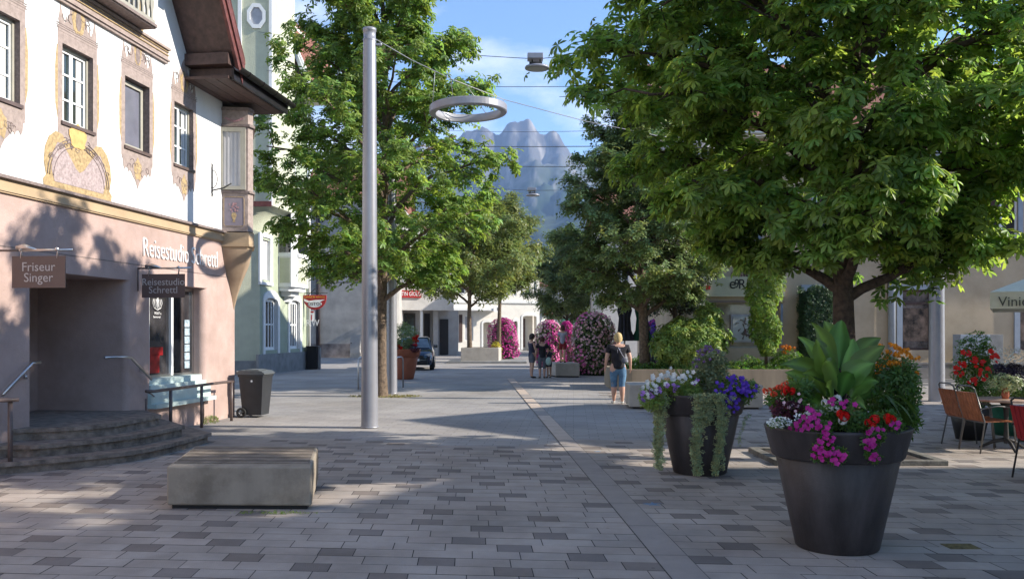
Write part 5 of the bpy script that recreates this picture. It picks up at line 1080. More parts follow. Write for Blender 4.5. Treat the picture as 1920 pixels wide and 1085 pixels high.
def flood(label, c, s):
    t = thing('floodlight', label, 'floodlight', c, 0, 'floodlights hung on the wires'); x, y, z = c
    obj('gear_box', MB().box(x-.21*s, x+.13*s, y-.14*s, y+.14*s, z-.02*s, z+.10*s, bev=.012*s), M_lampgrey, t)
    b = MB(); b.box(x-.12*s, x-.09*s, y-.02, y+.02, z-.13*s, z-.02*s); b.box(x+.05*s, x+.08*s, y-.02, y+.02, z-.13*s, z-.02*s); b.box(x-.17*s, x+.11*s, y-.05, y+.05, z-.10*s, z-.07*s); obj('clamp', b, M_iron, t)
    b = MB(); b.lathe([(1e-3, -.13), (.15, -.135), (.235, -.165), (.245, -.20), (.235, -.215), (1e-3, -.22)], 28, M=Matrix.Translation(c) @ Matrix.Diagonal((s*1.1, s, s, 1))); obj('lamp_head', b, M_lampgrey, t)
    obj('glass', MB().lathe([(1e-3, -.224), (.20, -.222)], 24, M=Matrix.Translation(c) @ Matrix.Diagonal((s*1.1, s, s, 1))), M_diffuser, t)
flood('flat grey floodlight hanging high in the blue sky', tuple(L1), 1.15); flood('small distant floodlight hanging before the forest slope', tuple(LL), 1.15)

# ------------------------------------------------------------------ concrete benches, raised bed, trough
def cblock(name, label, cat, poly, h, m, gap=.045, plinth=.06, bev=.02, group=None):
    cx = sum(p[0] for p in poly)/len(poly); cy = sum(p[1] for p in poly)/len(poly); t = thing(name, label, cat, (cx, cy, 0), 0, group)
    bm = bmesh.new(); vs = [bm.verts.new((x, y, gap)) for x, y in poly]; f = bm.faces.new(vs); r = bmesh.ops.extrude_face_region(bm, geom=[f]); 
    for v in r['geom']:
        if isinstance(v, bmesh.types.BMVert): v.co.z = h
    bmesh.ops.recalc_face_normals(bm, faces=bm.faces); bmesh.ops.bevel(bm, geom=list(bm.edges), offset=bev, segments=3, profile=.5, affect='EDGES'); bm.verts.index_update()
    b = MB(); b.add([v.co.copy() for v in bm.verts], [[v.index for v in q.verts] for q in bm.faces]); bm.free(); obj('body', b, m, t)
    obj('plinth', MB().prism([(cx+(x-cx)*(1-plinth), cy+(y-cy)*(1-plinth)) for x, y in poly], 0.008, gap+.01), M_rubber, t); return t
bp = [(-3.26, 8.31), (-1.885, 8.27), (-2.14, 9.72), (-3.52, 9.76)]
t = cblock('concrete_bench', 'big low concrete block bench with streaked slatted top in the left foreground', 'bench', bp, .415, M_conc)
b = MB(); ns = 11
for k in range(ns):
    u0 = .12+.85*k/ns; u1 = .12+.85*(k+.93)/ns; A = Vector(bp[0]).lerp(Vector(bp[3]), u0); B = Vector(bp[1]).lerp(Vector(bp[2]), u0); C_ = Vector(bp[1]).lerp(Vector(bp[2]), u1); E = Vector(bp[0]).lerp(Vector(bp[3]), u1)
    e = Vector((.035, 0)); b.cur = k % 2; b.prism([tuple(A+e), tuple(B-e), tuple(C_-e), tuple(E+e)], .40, .4215)
obj('slat_top', b, [mat('weathered_wood', (.20, .165, .13), .8, .25, 5, .3, 50), mat('weathered_wood_dark', (.12, .098, .078), .8, .25, 5, .3, 50)], t)
cblock('concrete_bench', 'pale concrete block bench right behind the trailing green planter', 'bench', [(2.56, 19.2), (5.42, 19.0), (5.5, 20.2), (2.62, 20.4)], .53, M_conc2)
cblock('concrete_bench', 'small concrete block with a child standing on it', 'bench', [(1.62, 32.6), (2.50, 32.5), (2.35, 33.9), (1.35, 34.0)], .53, M_conc2)
bed = thing('raised_bed', 'long raised concrete plant bed in front of the beige building', 'plant bed', (5.6, 26.5, 0)); bpoly = [(2.9, 26.3), (3.42, 25.05), (8.6, 25.0), (8.7, 28.1), (2.95, 28.1)]
b = MB(); n = len(bpoly); cxb, cyb = 5.7, 26.6
inn = [(x+(cxb-x)*.045 if abs(x-cxb) > .1 else x, y+(cyb-y)*.11) for x, y in bpoly]
vs = [(x, y, .0) for x, y in bpoly]+[(x, y, .61) for x, y in bpoly]+[(x, y, .61) for x, y in inn]+[(x, y, .5) for x, y in inn]
b.add(vs, [(r_*n+k, r_*n+(k+1) % n, (r_+1)*n+(k+1) % n, (r_+1)*n+k) for r_ in range(3) for k in range(n)]); obj('wall', b, M_conc3, bed); obj('soil', MB().prism(inn, .40, .54), M_soil, bed)
t = cblock('concrete_trough', 'low concrete trough with a tree beside the magenta flower column', 'trough', [(-2.78, 47.8), (-.72, 47.9), (-.6, 49.6), (-2.78, 49.5)], .82, M_conc2)
obj('soil', MB().box(-2.6, -.8, 48.0, 49.3, .81, .83), M_soil, t); tag(obj('plinth_slab', MB().box(-3.5, .8, 47.2, 50.2, .001, .10, bev=.02), M_greyplinth, None, (-1.4, 48.5, 0)), 'flat dark stone slab under the concrete trough', 'slab')

# ------------------------------------------------------------------ planters and their plants
def pot(name, label, x, y, s, m, prof=None, group=None):
    t = thing(name, label, 'flower pot', (x, y, 0), 0, group)
    prof = prof or [(1e-3, .008), (.30, .008), (.312, .02), (.462, .715), (.455, .722)]
    b = MB(); b.lathe([(r*s, z*s) for r, z in prof], 64, c=(x, y, 0)); obj('body', b, m, t)
    b = MB(); b.lathe([(r*s, z*s) for r, z in [(.462, .722), (.482, .718), (.492, .73), (.545, .93), (.55, .948), (.542, .955), (.52, .955), (.512, .945), (.49, .86)]], 64, c=(x, y, 0)); obj('rim', b, m, t)
    obj('soil', MB().lathe([(1e-3, .885*s), (.3*s, .89*s), (.505*s, .87*s)], 40, c=(x, y, 0)), M_soil, t)
    return t
def petal_disc(n=5, cup=.12, wd=1.05):
    V = [(0, 0, -.12)]; Q = []
    for i in range(n):
        a = 2*math.pi*i/n; h = math.pi/n*wd*1.15
        b0 = len(V); V += [(.34*math.cos(a-h), .34*math.sin(a-h), cup*.25), (.5*math.cos(a-.25*h), .5*math.sin(a-.25*h), cup*.35), (.5*math.cos(a+.25*h), .5*math.sin(a+.25*h), cup*.35), (.34*math.cos(a+h), .34*math.sin(a+h), cup*.25)]
        Q += [(0, b0, b0+1, b0+2), (0, b0+2, b0+3, b0+3)]
    Q = [(q[0], q[1], q[2], q[3]) if q[2] != q[3] else (0, q[1], q[2], q[1]-2) for q in Q]
    # second quad: centre, mid-right, right, (repeat via right edge)
    Q = []; V = [(0, 0, -.12)]
    for i in range(n):
        a = 2*math.pi*i/n; h = math.pi/n*wd*1.1; b0 = len(V)
        V += [(.36*math.cos(a-h), .36*math.sin(a-h), cup*.2), (.52*math.cos(a), .52*math.sin(a), cup*.35), (.36*math.cos(a+h), .36*math.sin(a+h), cup*.2)]; Q.append((0, b0, b0+1, b0+2))
    return np.array(V), np.array(Q)
PD = petal_disc(); 
def ball_head(n=26, seed=1):
    r = np.random.default_rng(seed); d = r.normal(0, 1, (n, 3)); d /= np.linalg.norm(d, axis=1, keepdims=True); d[:, 2] = np.abs(d[:, 2])*.8-.15
    V, Q = instance(PD, d*.38, d, .42*r.uniform(.8, 1.2, n), r); return V, Q
BH = ball_head()
def flowers(parent, tmpl, m, pts, dirs, size, name='flower', tintv=None, seed=0):
    """each flower its own object, sharing one mesh"""
    r = random.Random(seed); V, Q = tmpl; me0 = None; T = np.ones((len(V), 3)); P0 = ORG[parent][0]
    T = np.repeat(np.random.default_rng(seed).uniform(.8, 1.15, (max(1, len(V)//4+1), 1)), 4, axis=0)[:len(V)]*np.ones((len(V), 3))
    for p, d in zip(pts, dirs):
        q = Vector(d).to_track_quat('Z', 'Y')
        if me0 is None:
            o = np_obj(name, V+np.array(P0), Q, m, parent, tint=T); me0 = o.data
        else: o = link(name, me0, parent)
        o.location = Vector(p)-P0; o.rotation_mode = 'QUATERNION'; o.rotation_quaternion = q @ Vector((0, 0, 1)).rotation_difference(Vector((0, 0, 1))); s = size*r.uniform(.8, 1.2); o.scale = (s, s, s)
        o.rotation_mode = 'XYZ'
def broad_leaf(A, B, w, sag=.08, n=8, side=None, fold=.25, ripple=0.0, ph=0):
    A = Vector(A); B = Vector(B); d = B-A; up = Vector((0, 0, 1)); L_ = d.length
    s = side or d.cross(up);
    if s.length < .01: s = Vector((1, 0, 0))
    s.normalize(); nn_ = s.cross(d).normalized()
    if nn_.z < 0: nn_ = -nn_
    V = []; Q = []; cols = (-1, -.55, 0, .55, 1)
    for i in range(n+1):
        t_ = i/n; c = A+d*t_+up*(sag*4*t_*(1-t_))-up*sag*.9*t_*t_; hw = w/2*max(.02, min(1, .16+t_*2.6)*(1-max(0, (t_-.36)/.64)**1.7))
        for u in cols: V.append(tuple(c+s*(u*hw)+nn_*(abs(u)*hw*fold+ripple*math.sin(t_*14+ph+u*2)*abs(u))))
    for i in range(n):
        for k in range(4): Q.append((i*5+k, i*5+k+1, (i+1)*5+k+1, (i+1)*5+k))
    return np.array(V), np.array(Q)

PX, PY_ = 2.536, 6.87
pot('flower_pot', 'big dark grey round planter overflowing with canna and red flowers, right foreground', PX, PY_, 1.0, M_pot, group='large round flower pots')
pot('flower_pot', 'dark grey round planter with long trailing silver green strands', 2.24, 10.5, 1.0, M_pot, group='large round flower pots')
pot('flower_pot', 'large terracotta coloured planter in front of the parked car', -3.86, 31.4, 1.12, M_terra, group='large round flower pots')
# canna
cn = thing('canna_plant', 'tall canna with broad bright green leaves in the front planter', 'canna', (PX+.02, PY_, .88)); stem = MB()
rr = random.Random(6)
leafs = [(1572, 690, 1578, 588, 46, .0), (1568, 700, 1522, 596, 44, -.12), (1575, 690, 1545, 590, 40, .1), (1590, 700, 1652, 622, 42, .14), (1590, 715, 1660, 640, 44, -.05), (1560, 715, 1496, 622, 40, .12), (1560, 730, 1530, 622, 52, -.16), (1565, 725, 1462, 672, 46, -.02), (1560, 745, 1470, 690, 50, .1), (1580, 730, 1640, 672, 54, -.2), (1575, 735, 1545, 664, 50, -.22), (1600, 730, 1640, 668, 46, .0), (1595, 745, 1648, 705, 42, -.15), (1575, 745, 1598, 690, 36, -.25), (1550, 750, 1520, 660, 44, .2), (1590, 740, 1632, 640, 40, .2), (1560, 760, 1548, 715, 48, -.28), (1590, 765, 1625, 758, 30, -.25), (1550, 770, 1500, 745, 34, -.05), (1545, 760, 1488, 705, 34, .15), (1610, 755, 1672, 715, 34, .1), (1530, 775, 1490, 795, 26, -.15), (1565, 752, 1540, 700, 48, .05), (1600, 758, 1626, 712, 44, .1), (1548, 742, 1504, 688, 46, -.1), (1582, 700, 1600, 628, 46, .08)]
for (ax_, ay_, bx_, by_, wd_, dy) in leafs:
    A = P(ax_, ay_, PY_-.02+dy*.35); B = P(bx_, by_, PY_-.02+dy); Lw = wd_*PY_/F
    sd_ = Vector(((by_-ay_), 0, 0)); dirv = (B-A).normalized(); viewn = Vector((.15*rr.uniform(-1, 1), -.75, .65)); side = dirv.cross(viewn).normalized()
    V, Q = broad_leaf(A, B, Lw*.95, .03+.03*rr.random(), 9, side, .28, .008, rr.uniform(0, 6)); v_ = rr.uniform(.7, 1.35)
    o = np_obj('leaf', V, Q, M_canna, cn, tint=np.where((np.arange(len(V)) % 5 == 2)[:, None], 1.9, 1.0)*np.array([v_*rr.uniform(.9, 1.4), v_, v_*.9]), smooth=True)
    stem.tube([(PX+rr.uniform(-.12, .12), PY_+rr.uniform(-.06, .1), .88), tuple((Vector((PX, PY_, .9))+A)/2+Vector((0, 0, .02))), tuple(A)], [.014, .012, .006], 6)
obj('stem', stem, M_canna, cn)
def scat(n, x0, x1, y0, y1, Y0, Y1, rng): return np.array([P(rng.uniform(x0, x1), rng.uniform(y0, y1), rng.uniform(Y0, Y1)) for _ in range(n)])
def clusters(spec, rng, Y, dY=.1):
    out = []
    for (px, py, rx, ry, n) in spec:
        for _ in range(n):
            a = rng.uniform(0, 2*math.pi); r = math.sqrt(rng.uniform(0, 1)); out.append(P(px+rx*r*math.cos(a), py+ry*r*math.sin(a), Y+rng.uniform(-dY, dY)))
    return out
rn = np.random.default_rng(12)
def leafy(parent, pts, tmpl, size, m, updir=.6, jit=.7, lo=.7, hi=1.25, toward=(0, -.5, 0)):
    ps = np.array([tuple(p) for p in pts]); n = len(ps); up = rn.normal(0, jit, (n, 3))+np.array([0, 0, updir])+np.array(toward); V, Q = instance(tmpl, ps, up, size*rn.uniform(.6, 1.25, n), rn)
    return np_obj('foliage', V, Q, m, parent, tint=tints(n, len(tmpl[0]), rn, lo, hi))
def fdirs(n, rnd, f=(0, -.9, .35), j=.5): return [Vector((f[0]+rnd.uniform(-j, j), f[1]+rnd.uniform(-j, j)*.5, f[2]+rnd.uniform(-j, j))) for _ in range(n)]
# orange marigold bush
yb = PY_+.12; t = thing('marigold_bush', 'bush of small orange flowers right of the canna', 'flowers', (PX+.35, yb, .88))
leafy(t, clusters([(1680, 735, 45, 45, 330), (1665, 770, 55, 35, 260), (1700, 710, 22, 34, 110), (1655, 700, 30, 40, 120), (1700, 790, 22, 26, 90)], rn, yb, .16), SP2, .075, M_flgreen, lo=.6, hi=1.2)
pts = clusters([(1660, 652, 32, 11, 16), (1690, 662, 18, 10, 12), (1655, 683, 20, 8, 10), (1685, 684, 16, 9, 10), (1643, 694, 12, 9, 8), (1710, 668, 10, 8, 4), (1722, 672, 4, 4, 2), (1720, 698, 4, 4, 2), (1676, 668, 22, 20, 14)], rn, yb-.02, .14)
flowers(t, ball_head(12, 3), F_or, pts, fdirs(len(pts), rr, (0, -.4, .8)), .042, seed=3)
# hanging leaves on the right rim
t = thing('flax_plant', 'long drooping strap leaves over the right rim of the front planter', 'plant', (PX+.3, PY_, .88))
for k, (a_, c_) in enumerate([((1640, 745), (1690, 770)), ((1660, 750), (1722, 800)), ((1650, 755), (1705, 822)), ((1630, 760), (1668, 800)), ((1670, 742), (1730, 790)), ((1680, 770), (1712, 815))]):
    V, Q = broad_leaf(P(a_[0], a_[1], PY_-.1), P(c_[0], c_[1], PY_-.28+.05*k), .06, .06, 8, None, .3, .003, k); v_ = rr.uniform(.6, 1.1); np_obj('leaf', V, Q, M_canna, t, tint=np.ones((len(V), 3))*v_*np.array([1.1, .85, .8]), smooth=True)
# geraniums / coleus at left
yl = PY_-.12
t = thing('red_geranium', 'red and salmon geranium at the left rim of the front planter', 'flowers', (PX-.42, yl, .88)); leafy(t, clusters([(1465, 745, 26, 22, 110), (1500, 735, 26, 26, 130), (1480, 775, 28, 16, 110)], rn, yl, .12), SP, .06, M_leaflime if False else M_flgreen)
pts = clusters([(1448, 732, 16, 9, 9), (1470, 725, 12, 8, 6)], rn, yl-.1, .06); flowers(t, BH, F_sal, pts, fdirs(len(pts), rr), .045, seed=4); pts = clusters([(1478, 734, 10, 6, 5)], rn, yl-.12, .04); flowers(t, BH, F_red, pts, fdirs(len(pts), rr), .05, seed=5)
t = thing('coleus_plant', 'dark wine red leafy plant under the red geranium', 'plant', (PX-.38, yl, .88)); leafy(t, clusters([(1478, 768, 30, 18, 230)], rn, yl-.05, .1), SP, .05, M_coleus)
pts = clusters([(1490, 760, 24, 14, 7), (1500, 745, 12, 10, 3)], rn, yl-.14, .04); flowers(t, PD, F_pale, pts, fdirs(len(pts), rr), .028, seed=6)
t = thing('light_green_sprig', 'lime green sprigs behind the red geranium', 'plant', (PX-.25, PY_+.1, .88)); leafy(t, clusters([(1505, 725, 14, 22, 60), (1490, 715, 12, 12, 30)], rn, PY_+.12, .06), SP, .06, M_leaflime)
t = thing('alyssum', 'tiny white alyssum flowers on the left rim of the front planter', 'flowers', (PX-.4, PY_-.3, .93)); pt_a = clusters([(1462, 793, 22, 9, 60), (1500, 782, 12, 8, 26)], rn, PY_-.32, .08); leafy(t, pt_a[:60], SP, .03, M_flgreen); V, Q = instance(PD, np.array([tuple(p) for p in pt_a]), np.array([tuple(d) for d in fdirs(len(pt_a), rr, (0, -.5, .8), .9)]), .018, rn); V2, Q2 = instance(PD, np.array([tuple(p) for p in clusters([(1462, 791, 24, 10, 170)], rn, PY_-.34, .08)]), np.array([tuple(d) for d in fdirs(170, rr, (0, -.5, .8), .9)]), .016, rn); np_obj('blossoms', np.vstack([V, V2]), np.vstack([Q, Q2+len(V)]), F_white, t, tint=np.ones((len(V)+len(V2), 3)))
# white geranium, red geranium centre, petunias
yc = PY_-.40
t = thing('white_geranium', 'white geranium heads in the middle of the front planter', 'flowers', (PX-.05, yc, .9)); leafy(t, clusters([(1560, 785, 26, 18, 120)], rn, yc+.06, .08), SP, .055, M_flgreen); pts = [P(1547, 755, yc-.02), P(1556, 764, yc-.04), P(1570, 748, yc), P(1568, 766, yc-.03), P(1580, 788, yc-.06), P(1514, 778, yc), P(1520, 782, yc)]
flowers(t, BH, F_white, pts, fdirs(len(pts), rr), .075, seed=7)
t = thing('red_geranium', 'bright red geranium heads above the right trailing petunias', 'flowers', (PX+.2, yc, .9)); leafy(t, clusters([(1600, 790, 30, 18, 130), (1640, 790, 34, 16, 130), (1668, 785, 18, 14, 60)], rn, yc+.05, .08), SP, .055, M_flgreen)
pts = [P(1576, 775, yc-.08), P(1583, 780, yc-.08), P(1628, 792, yc-.1), P(1640, 786, yc-.1), P(1636, 798, yc-.11), P(1664, 782, yc-.1), P(1670, 787, yc-.1)]; flowers(t, BH, F_red, pts, fdirs(len(pts), rr), .078, seed=8)
def rim_petunia(label, cl, fm, seed, mleaf=M_flgreen, fs=.040, nl=150, potc=(PX, PY_), back=.0):
    t = thing('petunia', label, 'flowers', (potc[0], potc[1]-.5, .9)); r = np.random.default_rng(seed)
    def onpot(px, py, out):
        # point on the planter's outside at that picture spot, in front of rim
        Z = H-(py-HOR)*(potc[1]-.45)/F; rad = (.50 if Z > .72 else .46)+out if Z < .97 else .50+out-.1*min(1, (Z-.97)*4)
        X = (px-960)*(potc[1]-.45)/F; dx = X-potc[0]; dy = -math.sqrt(max(.02, rad**2-dx*dx)) if abs(dx) < rad else -.12
        Y = potc[1]+dy; return Vector(((px-960)*Y/F, Y, H-(py-HOR)*Y/F))
    lv = []; fp = []
    for (px, py, rx, ry, n) in cl:
        for _ in range(int(n*4)):
            a = r.uniform(0, 6.28); q = math.sqrt(r.uniform(0, 1)); lv.append(onpot(px+rx*q*math.cos(a), py+ry*q*math.sin(a), r.uniform(.03, .09)))
        for _ in range(n):
            a = r.uniform(0, 6.28); q = math.sqrt(r.uniform(0, 1)); fp.append(onpot(px+rx*q*math.cos(a), py+ry*q*math.sin(a), r.uniform(.10, .14)))
    leafy(t, lv, SP, .042, mleaf); flowers(t, PD, fm, fp, fdirs(len(fp), rr, (0, -1, .3), .45), fs, seed=seed); return t
rim_petunia('magenta petunias trailing over the rim under the white geranium', [(1535, 850, 12, 16, 14), (1550, 820, 16, 22, 12), (1568, 852, 20, 16, 20), (1545, 800, 14, 12, 5)], F_mag, 31)
rim_petunia('magenta petunias hanging over the rim below the red geranium', [(1632, 835, 14, 26, 14), (1645, 815, 20, 14, 9), (1680, 800, 16, 12, 5), (1640, 858, 10, 8, 7)], F_mag, 32)
rim_petunia('small magenta petunias on the left rim next to the alyssum', [(1520, 790, 24, 14, 14), (1500, 800, 24, 7, 8), (1530, 770, 20, 10, 6), (1558, 755, 10, 8, 3), (1590, 758, 16, 10, 5)], F_mag, 33)
# planter 2
QX, QY = 2.24, 10.5; q2 = (QX, QY)
t = thing('lavender_plant', 'grey blue lavender spikes in the middle of the trailing planter', 'plant', (QX+.1, QY, .88)); leafy(t, clusters([(1325, 700, 26, 44, 330), (1345, 690, 18, 30, 120)], rn, QY, .2), SP2, .09, M_silver, lo=.45, hi=.9); pts = clusters([(1325, 672, 28, 28, 60)], rn, QY-.1, .2); flowers(t, BH, F_lil, pts[:45], fdirs(45, rr), .035, seed=11)
t = thing('ornamental_grass', 'fresh green grass tuft behind the white petunias', 'plant', (QX-.1, QY+.1, .88)); V = []; Q = []; T = []
for k in range(150):
    A = Vector((QX-.1+rr.gauss(0, .08), QY+.1+rr.gauss(0, .06), .88)); B = A+Vector((rr.gauss(0, .17), rr.gauss(0, .12), rr.uniform(.28, .5))); v, q = broad_leaf(A, B, .014, .02, 4); Q.append(q+len(V)*len(v)); V.append(v); T.append(np.ones((len(v), 3))*rr.uniform(.7, 1.3))
np_obj('foliage', np.vstack(V), np.vstack(Q), M_flgreen, t, tint=np.vstack(T))
t = thing('white_petunia', 'white petunias spilling over the left rim of the trailing planter', 'flowers', (QX-.35, QY-.1, .9)); leafy(t, clusters([(1245, 735, 36, 22, 300), (1285, 735, 30, 22, 220), (1222, 745, 22, 24, 160)], rn, QY-.22, .2), SP, .07, M_shrub)
pts = clusters([(1235, 712, 26, 12, 16), (1290, 708, 18, 16, 12), (1218, 730, 16, 16, 14), (1265, 700, 16, 12, 8)], rn, QY-.42, .1); flowers(t, PD, F_white, pts, fdirs(len(pts), rr), .058, seed=12)
t = thing('lilac_petunia', 'few lilac petunias among the white ones at the left rim', 'flowers', (QX-.4, QY-.3, .9)); pts = clusters([(1228, 735, 14, 12, 8), (1262, 726, 14, 8, 6), (1304, 714, 5, 5, 2), (1208, 745, 6, 10, 4)], rn, QY-.46, .05); leafy(t, pts, SP, .05, M_flgreen); flowers(t, PD, F_lil, pts, fdirs(len(pts), rr), .06, seed=13)
t = thing('purple_petunia', 'mass of deep purple petunias over the right rim of the trailing planter', 'flowers', (QX+.4, QY-.2, .9)); leafy(t, clusters([(1375, 735, 34, 30, 320), (1400, 730, 22, 18, 150), (1362, 770, 20, 14, 60)], rn, QY-.2, .18), SP, .06, M_flgreen)
pts = clusters([(1372, 725, 34, 22, 46), (1404, 730, 18, 14, 28), (1365, 755, 22, 20, 30), (1340, 740, 14, 14, 8)], rn, QY-.48, .08); flowers(t, PD, F_purp, pts[:100], fdirs(100, rr), .048, seed=14)
t = thing('dichondra_plant', 'silver green trailing strands hanging from rim to ground', 'plant', (QX, QY-.5, .9)); ps = []
def potr(z): return .50 if z > .72 else .315+(.462-.315)*z/.715
for (th0, z1, wd_, nl, tw_) in ((-104, .05, .075, 900, 1), (-78, .05, .06, 620, -1), (-91, .62, .10, 160, 1), (-68, .1, .012, 50, 2), (-150, .10, .10, 520, 1), (-158, .35, .05, 120, -2), (-25, .3, .015, 40, 1)):
    for k in range(nl):
        u = rn.uniform(0, 1); z = .98-(.98-z1)*u; out = .035+.03*rn.uniform(0, 1)+(.04 if u < .08 else 0); r_ = .52+out if z > .7 and True else .505+out-(.03)*(1-u)
        r_ = (.54 if z > .70 else max(potr(z)+.03, .53-.16*max(0, u-.25)*1.1))+out*.8
        if abs(th0) > 120: r_ = .56+out
        a = R(th0+3*math.sin(u*5+tw_))+rn.normal(0, wd_/2.2)/.5*(1-.3*u); ps.append((QX+r_*math.cos(a), QY+r_*math.sin(a), z))
V, Q = instance(SP, np.array(ps), rn.normal(0, .6, (len(ps), 3))+np.array([0, -.7, .5]), .042*rn.uniform(.7, 1.2, len(ps)), rn); np_obj('foliage', V, Q, M_silver, t, tint=tints(len(ps), len(SP[0]), rn, .65, 1.3))
# terracotta pot shrub
t = thing('shrub', 'round dark green shrub in the terracotta planter', 'shrub', (-3.86, 31.4, .98)); foliage('foliage', t, [bush_pts((-3.9, 31.3, 1.5), (.58, .5, .48), 700, rn)], SP2, .12, M_leaf3, rn); obj('stem', MB().tube([(-3.86, 31.4, .95), (-3.86, 31.4, 1.4)], .03, 6), M_bark, t)
t = thing('red_begonia', 'red flowers at the rim of the terracotta planter', 'flowers', (-3.5, 31.0, 1.05)); foliage('foliage', t, [bush_pts((-3.45, 31.0, 1.12), (.2, .2, .16), 90, rn)], SP, .09, M_coleus, rn); pts = clusters([(780, 640, 6, 12, 14), (748, 650, 8, 4, 5)], rn, 30.9, .1); flowers(t, BH, F_red, pts, fdirs(len(pts), rr), .12, seed=21)
# flower towers
def flower_tower(label, px, Y, rx, h, cols_, seed, green=.35, cat='flower column', shape=0):
    x = fX(px, Y); t = thing('flower_column', label, cat, (x, Y, 0), 0, 'planted flower columns'); r = np.random.default_rng(seed)
    n = 2600; a = r.uniform(0, 2*np.pi, n); z = r.uniform(.03, 1, n)*h; prof_ = np.interp(z/h, [0, .15, .5, .8, .93, 1], [.85, 1, 1, .88, .62, .2])*rx*(1+.09*np.sin(a*3+z*2+seed)+.06*np.sin(a*7+z*6)+r.normal(0, .045, n)); d = np.stack([np.cos(a), np.sin(a), np.where(z/h > .85, .9, .15)], 1)
    ps = np.stack([x+prof_*np.cos(a), Y+prof_*np.sin(a), z], 1); m_ = r.uniform(0, 1, n); g = m_ < green
    V, Q = instance(SP, ps[g], d[g]+r.normal(0, .4, (g.sum(), 3)), .13*r.uniform(.7, 1.2, g.sum()), r); np_obj('foliage', V, Q, M_leaf3, t, tint=tints(g.sum(), len(SP[0]), r, .5, 1.1))
    reg = np.sin(a*2+seed)+np.cos(z*3.1+seed*2)*.9+r.normal(0, .5, n); bins = np.quantile(reg, np.linspace(0, 1, len(cols_)+1))
    for k, cm in enumerate(cols_):
        s = (~g) & (reg >= bins[k]) & (reg <= bins[k+1]); V, Q = instance(PD, ps[s]+d[s]*.05, d[s]+r.normal(0, .35, (s.sum(), 3)), .095*r.uniform(.8, 1.2, s.sum()), r); np_obj('blossoms', V, Q, cm, t, tint=tints(s.sum(), len(PD[0]), r, .7, 1.15, .05))
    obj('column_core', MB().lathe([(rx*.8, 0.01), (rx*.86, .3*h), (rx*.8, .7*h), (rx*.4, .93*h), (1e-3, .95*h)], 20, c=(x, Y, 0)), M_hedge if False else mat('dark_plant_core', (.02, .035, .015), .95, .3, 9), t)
flower_tower('rounded column of magenta petunias beside the concrete trough', 943, 55, .86, 2.52, [F_mag, F_mag, F_pink], 1, .12)
flower_tower('big column of pale pink flowers in front of the tree, next to the standing child', 1111, 34.6, .84, 2.42, [F_pink, F_pale, F_pale], 4, .52)
flower_tower('pink flower column behind the child standing on the block', 1030, 42, .62, 2.2, [F_pink, F_mag, F_pale], 7, .35)
flower_tower('narrow magenta flower column right behind the child in red shorts', 1062, 43, .35, 2.15, [F_mag, F_pink], 8, .25)
flower_tower('purple flower column behind the green shrub and tree trunk', 1236, 33.5, .55, 2.15, [F_purp, F_mag, F_lil], 9, .4)
t = thing('yellow_shrub', 'small yellow leaved shrub between trough and magenta column', 'shrub', (fX(929, 50.5), 50.5, .0)); foliage('foliage', t, [bush_pts((fX(929, 50.5), 50.5, .6), (.35, .3, .6), 200, rn)], SP, .16, F_yel, rn)
# shrubs in the raised bed
t = thing('shrub', 'large sunlit round shrub in the raised bed behind the trailing planter', 'shrub', (fX(1300, 26), 26, .54))
foliage('foliage', t, [bush_pts((fX(1298, 26), 26.0, 1.42), (1.12, .85, .72), 1500, rn, .45), bush_pts((fX(1328, 26), 26.0, 1.98), (.5, .4, .62), 420, rn, .3), bush_pts((fX(1256, 26), 25.9, 1.25), (.6, .6, .62), 520, rn, .4), bush_pts((fX(1290, 26), 25.8, 1.7), (.5, .4, .42), 300, rn, .3)], TP5, .17, M_shrub, rn)
obj('stem', MB().tube([(fX(1300, 26), 26, .5), (fX(1300, 26), 26, 1.4)], .05, 6), M_bark, t)
t = thing('climber_column', 'bright lime green climbing plant column in front of the shop window', 'climbing plant', (fX(1436, 26), 26, .54)); xx = fX(1436, 26)
n = 3200; a = rn.uniform(0, 6.283, n); z = rn.uniform(1.0, 4.35, n); rad = np.interp(z, [.9, 1.6, 2.6, 3.6, 4.4], [.22, .40, .48, .55, .5])*(1+.22*np.sin(z*5+a*2))*rn.uniform(.4, 1, n)**.5; ps = np.stack([xx+rad*np.cos(a)+.08*np.sin(z*2), 26+rad*np.sin(a), z], 1); d = np.stack([np.cos(a), np.sin(a), .2*np.ones(n)], 1)
V, Q = instance(TP5, ps, d+rn.normal(0, .5, (n, 3))+np.array([0, 0, .4]), .09*rn.uniform(.7, 1.3, n), rn); np_obj('foliage', V, Q, M_leaflime, t, tint=tints(n, len(TP5[0]), rn, .45, 1.2)); obj('stem', MB().tube([(xx, 26, .5), (xx+.02, 26, 2.5), (xx, 26, 4.6)], [.05, .04, .03], 7), M_bark2, t)
t = thing('trimmed_hedge', 'dark clipped ivy column on the beige wall behind the chestnut trunk', 'hedge', (fX(1531, 28.4), 28.4, 0)); xx = fX(1531, 28.4)
n = 4200; xs_ = rn.uniform(-.46, .46, n); zs_ = rn.uniform(0.05, 3.15, n); ys_ = -.38+rn.uniform(-.03, .03, n)*3; top_ = zs_ > 3.0-1.4*np.abs(xs_)**3; ps = np.stack([xx+xs_*(1+.04*np.sin(zs_*4)), 28.45+ys_, zs_-.25*(np.abs(xs_) > .38)*(zs_ > 2.8)], 1)
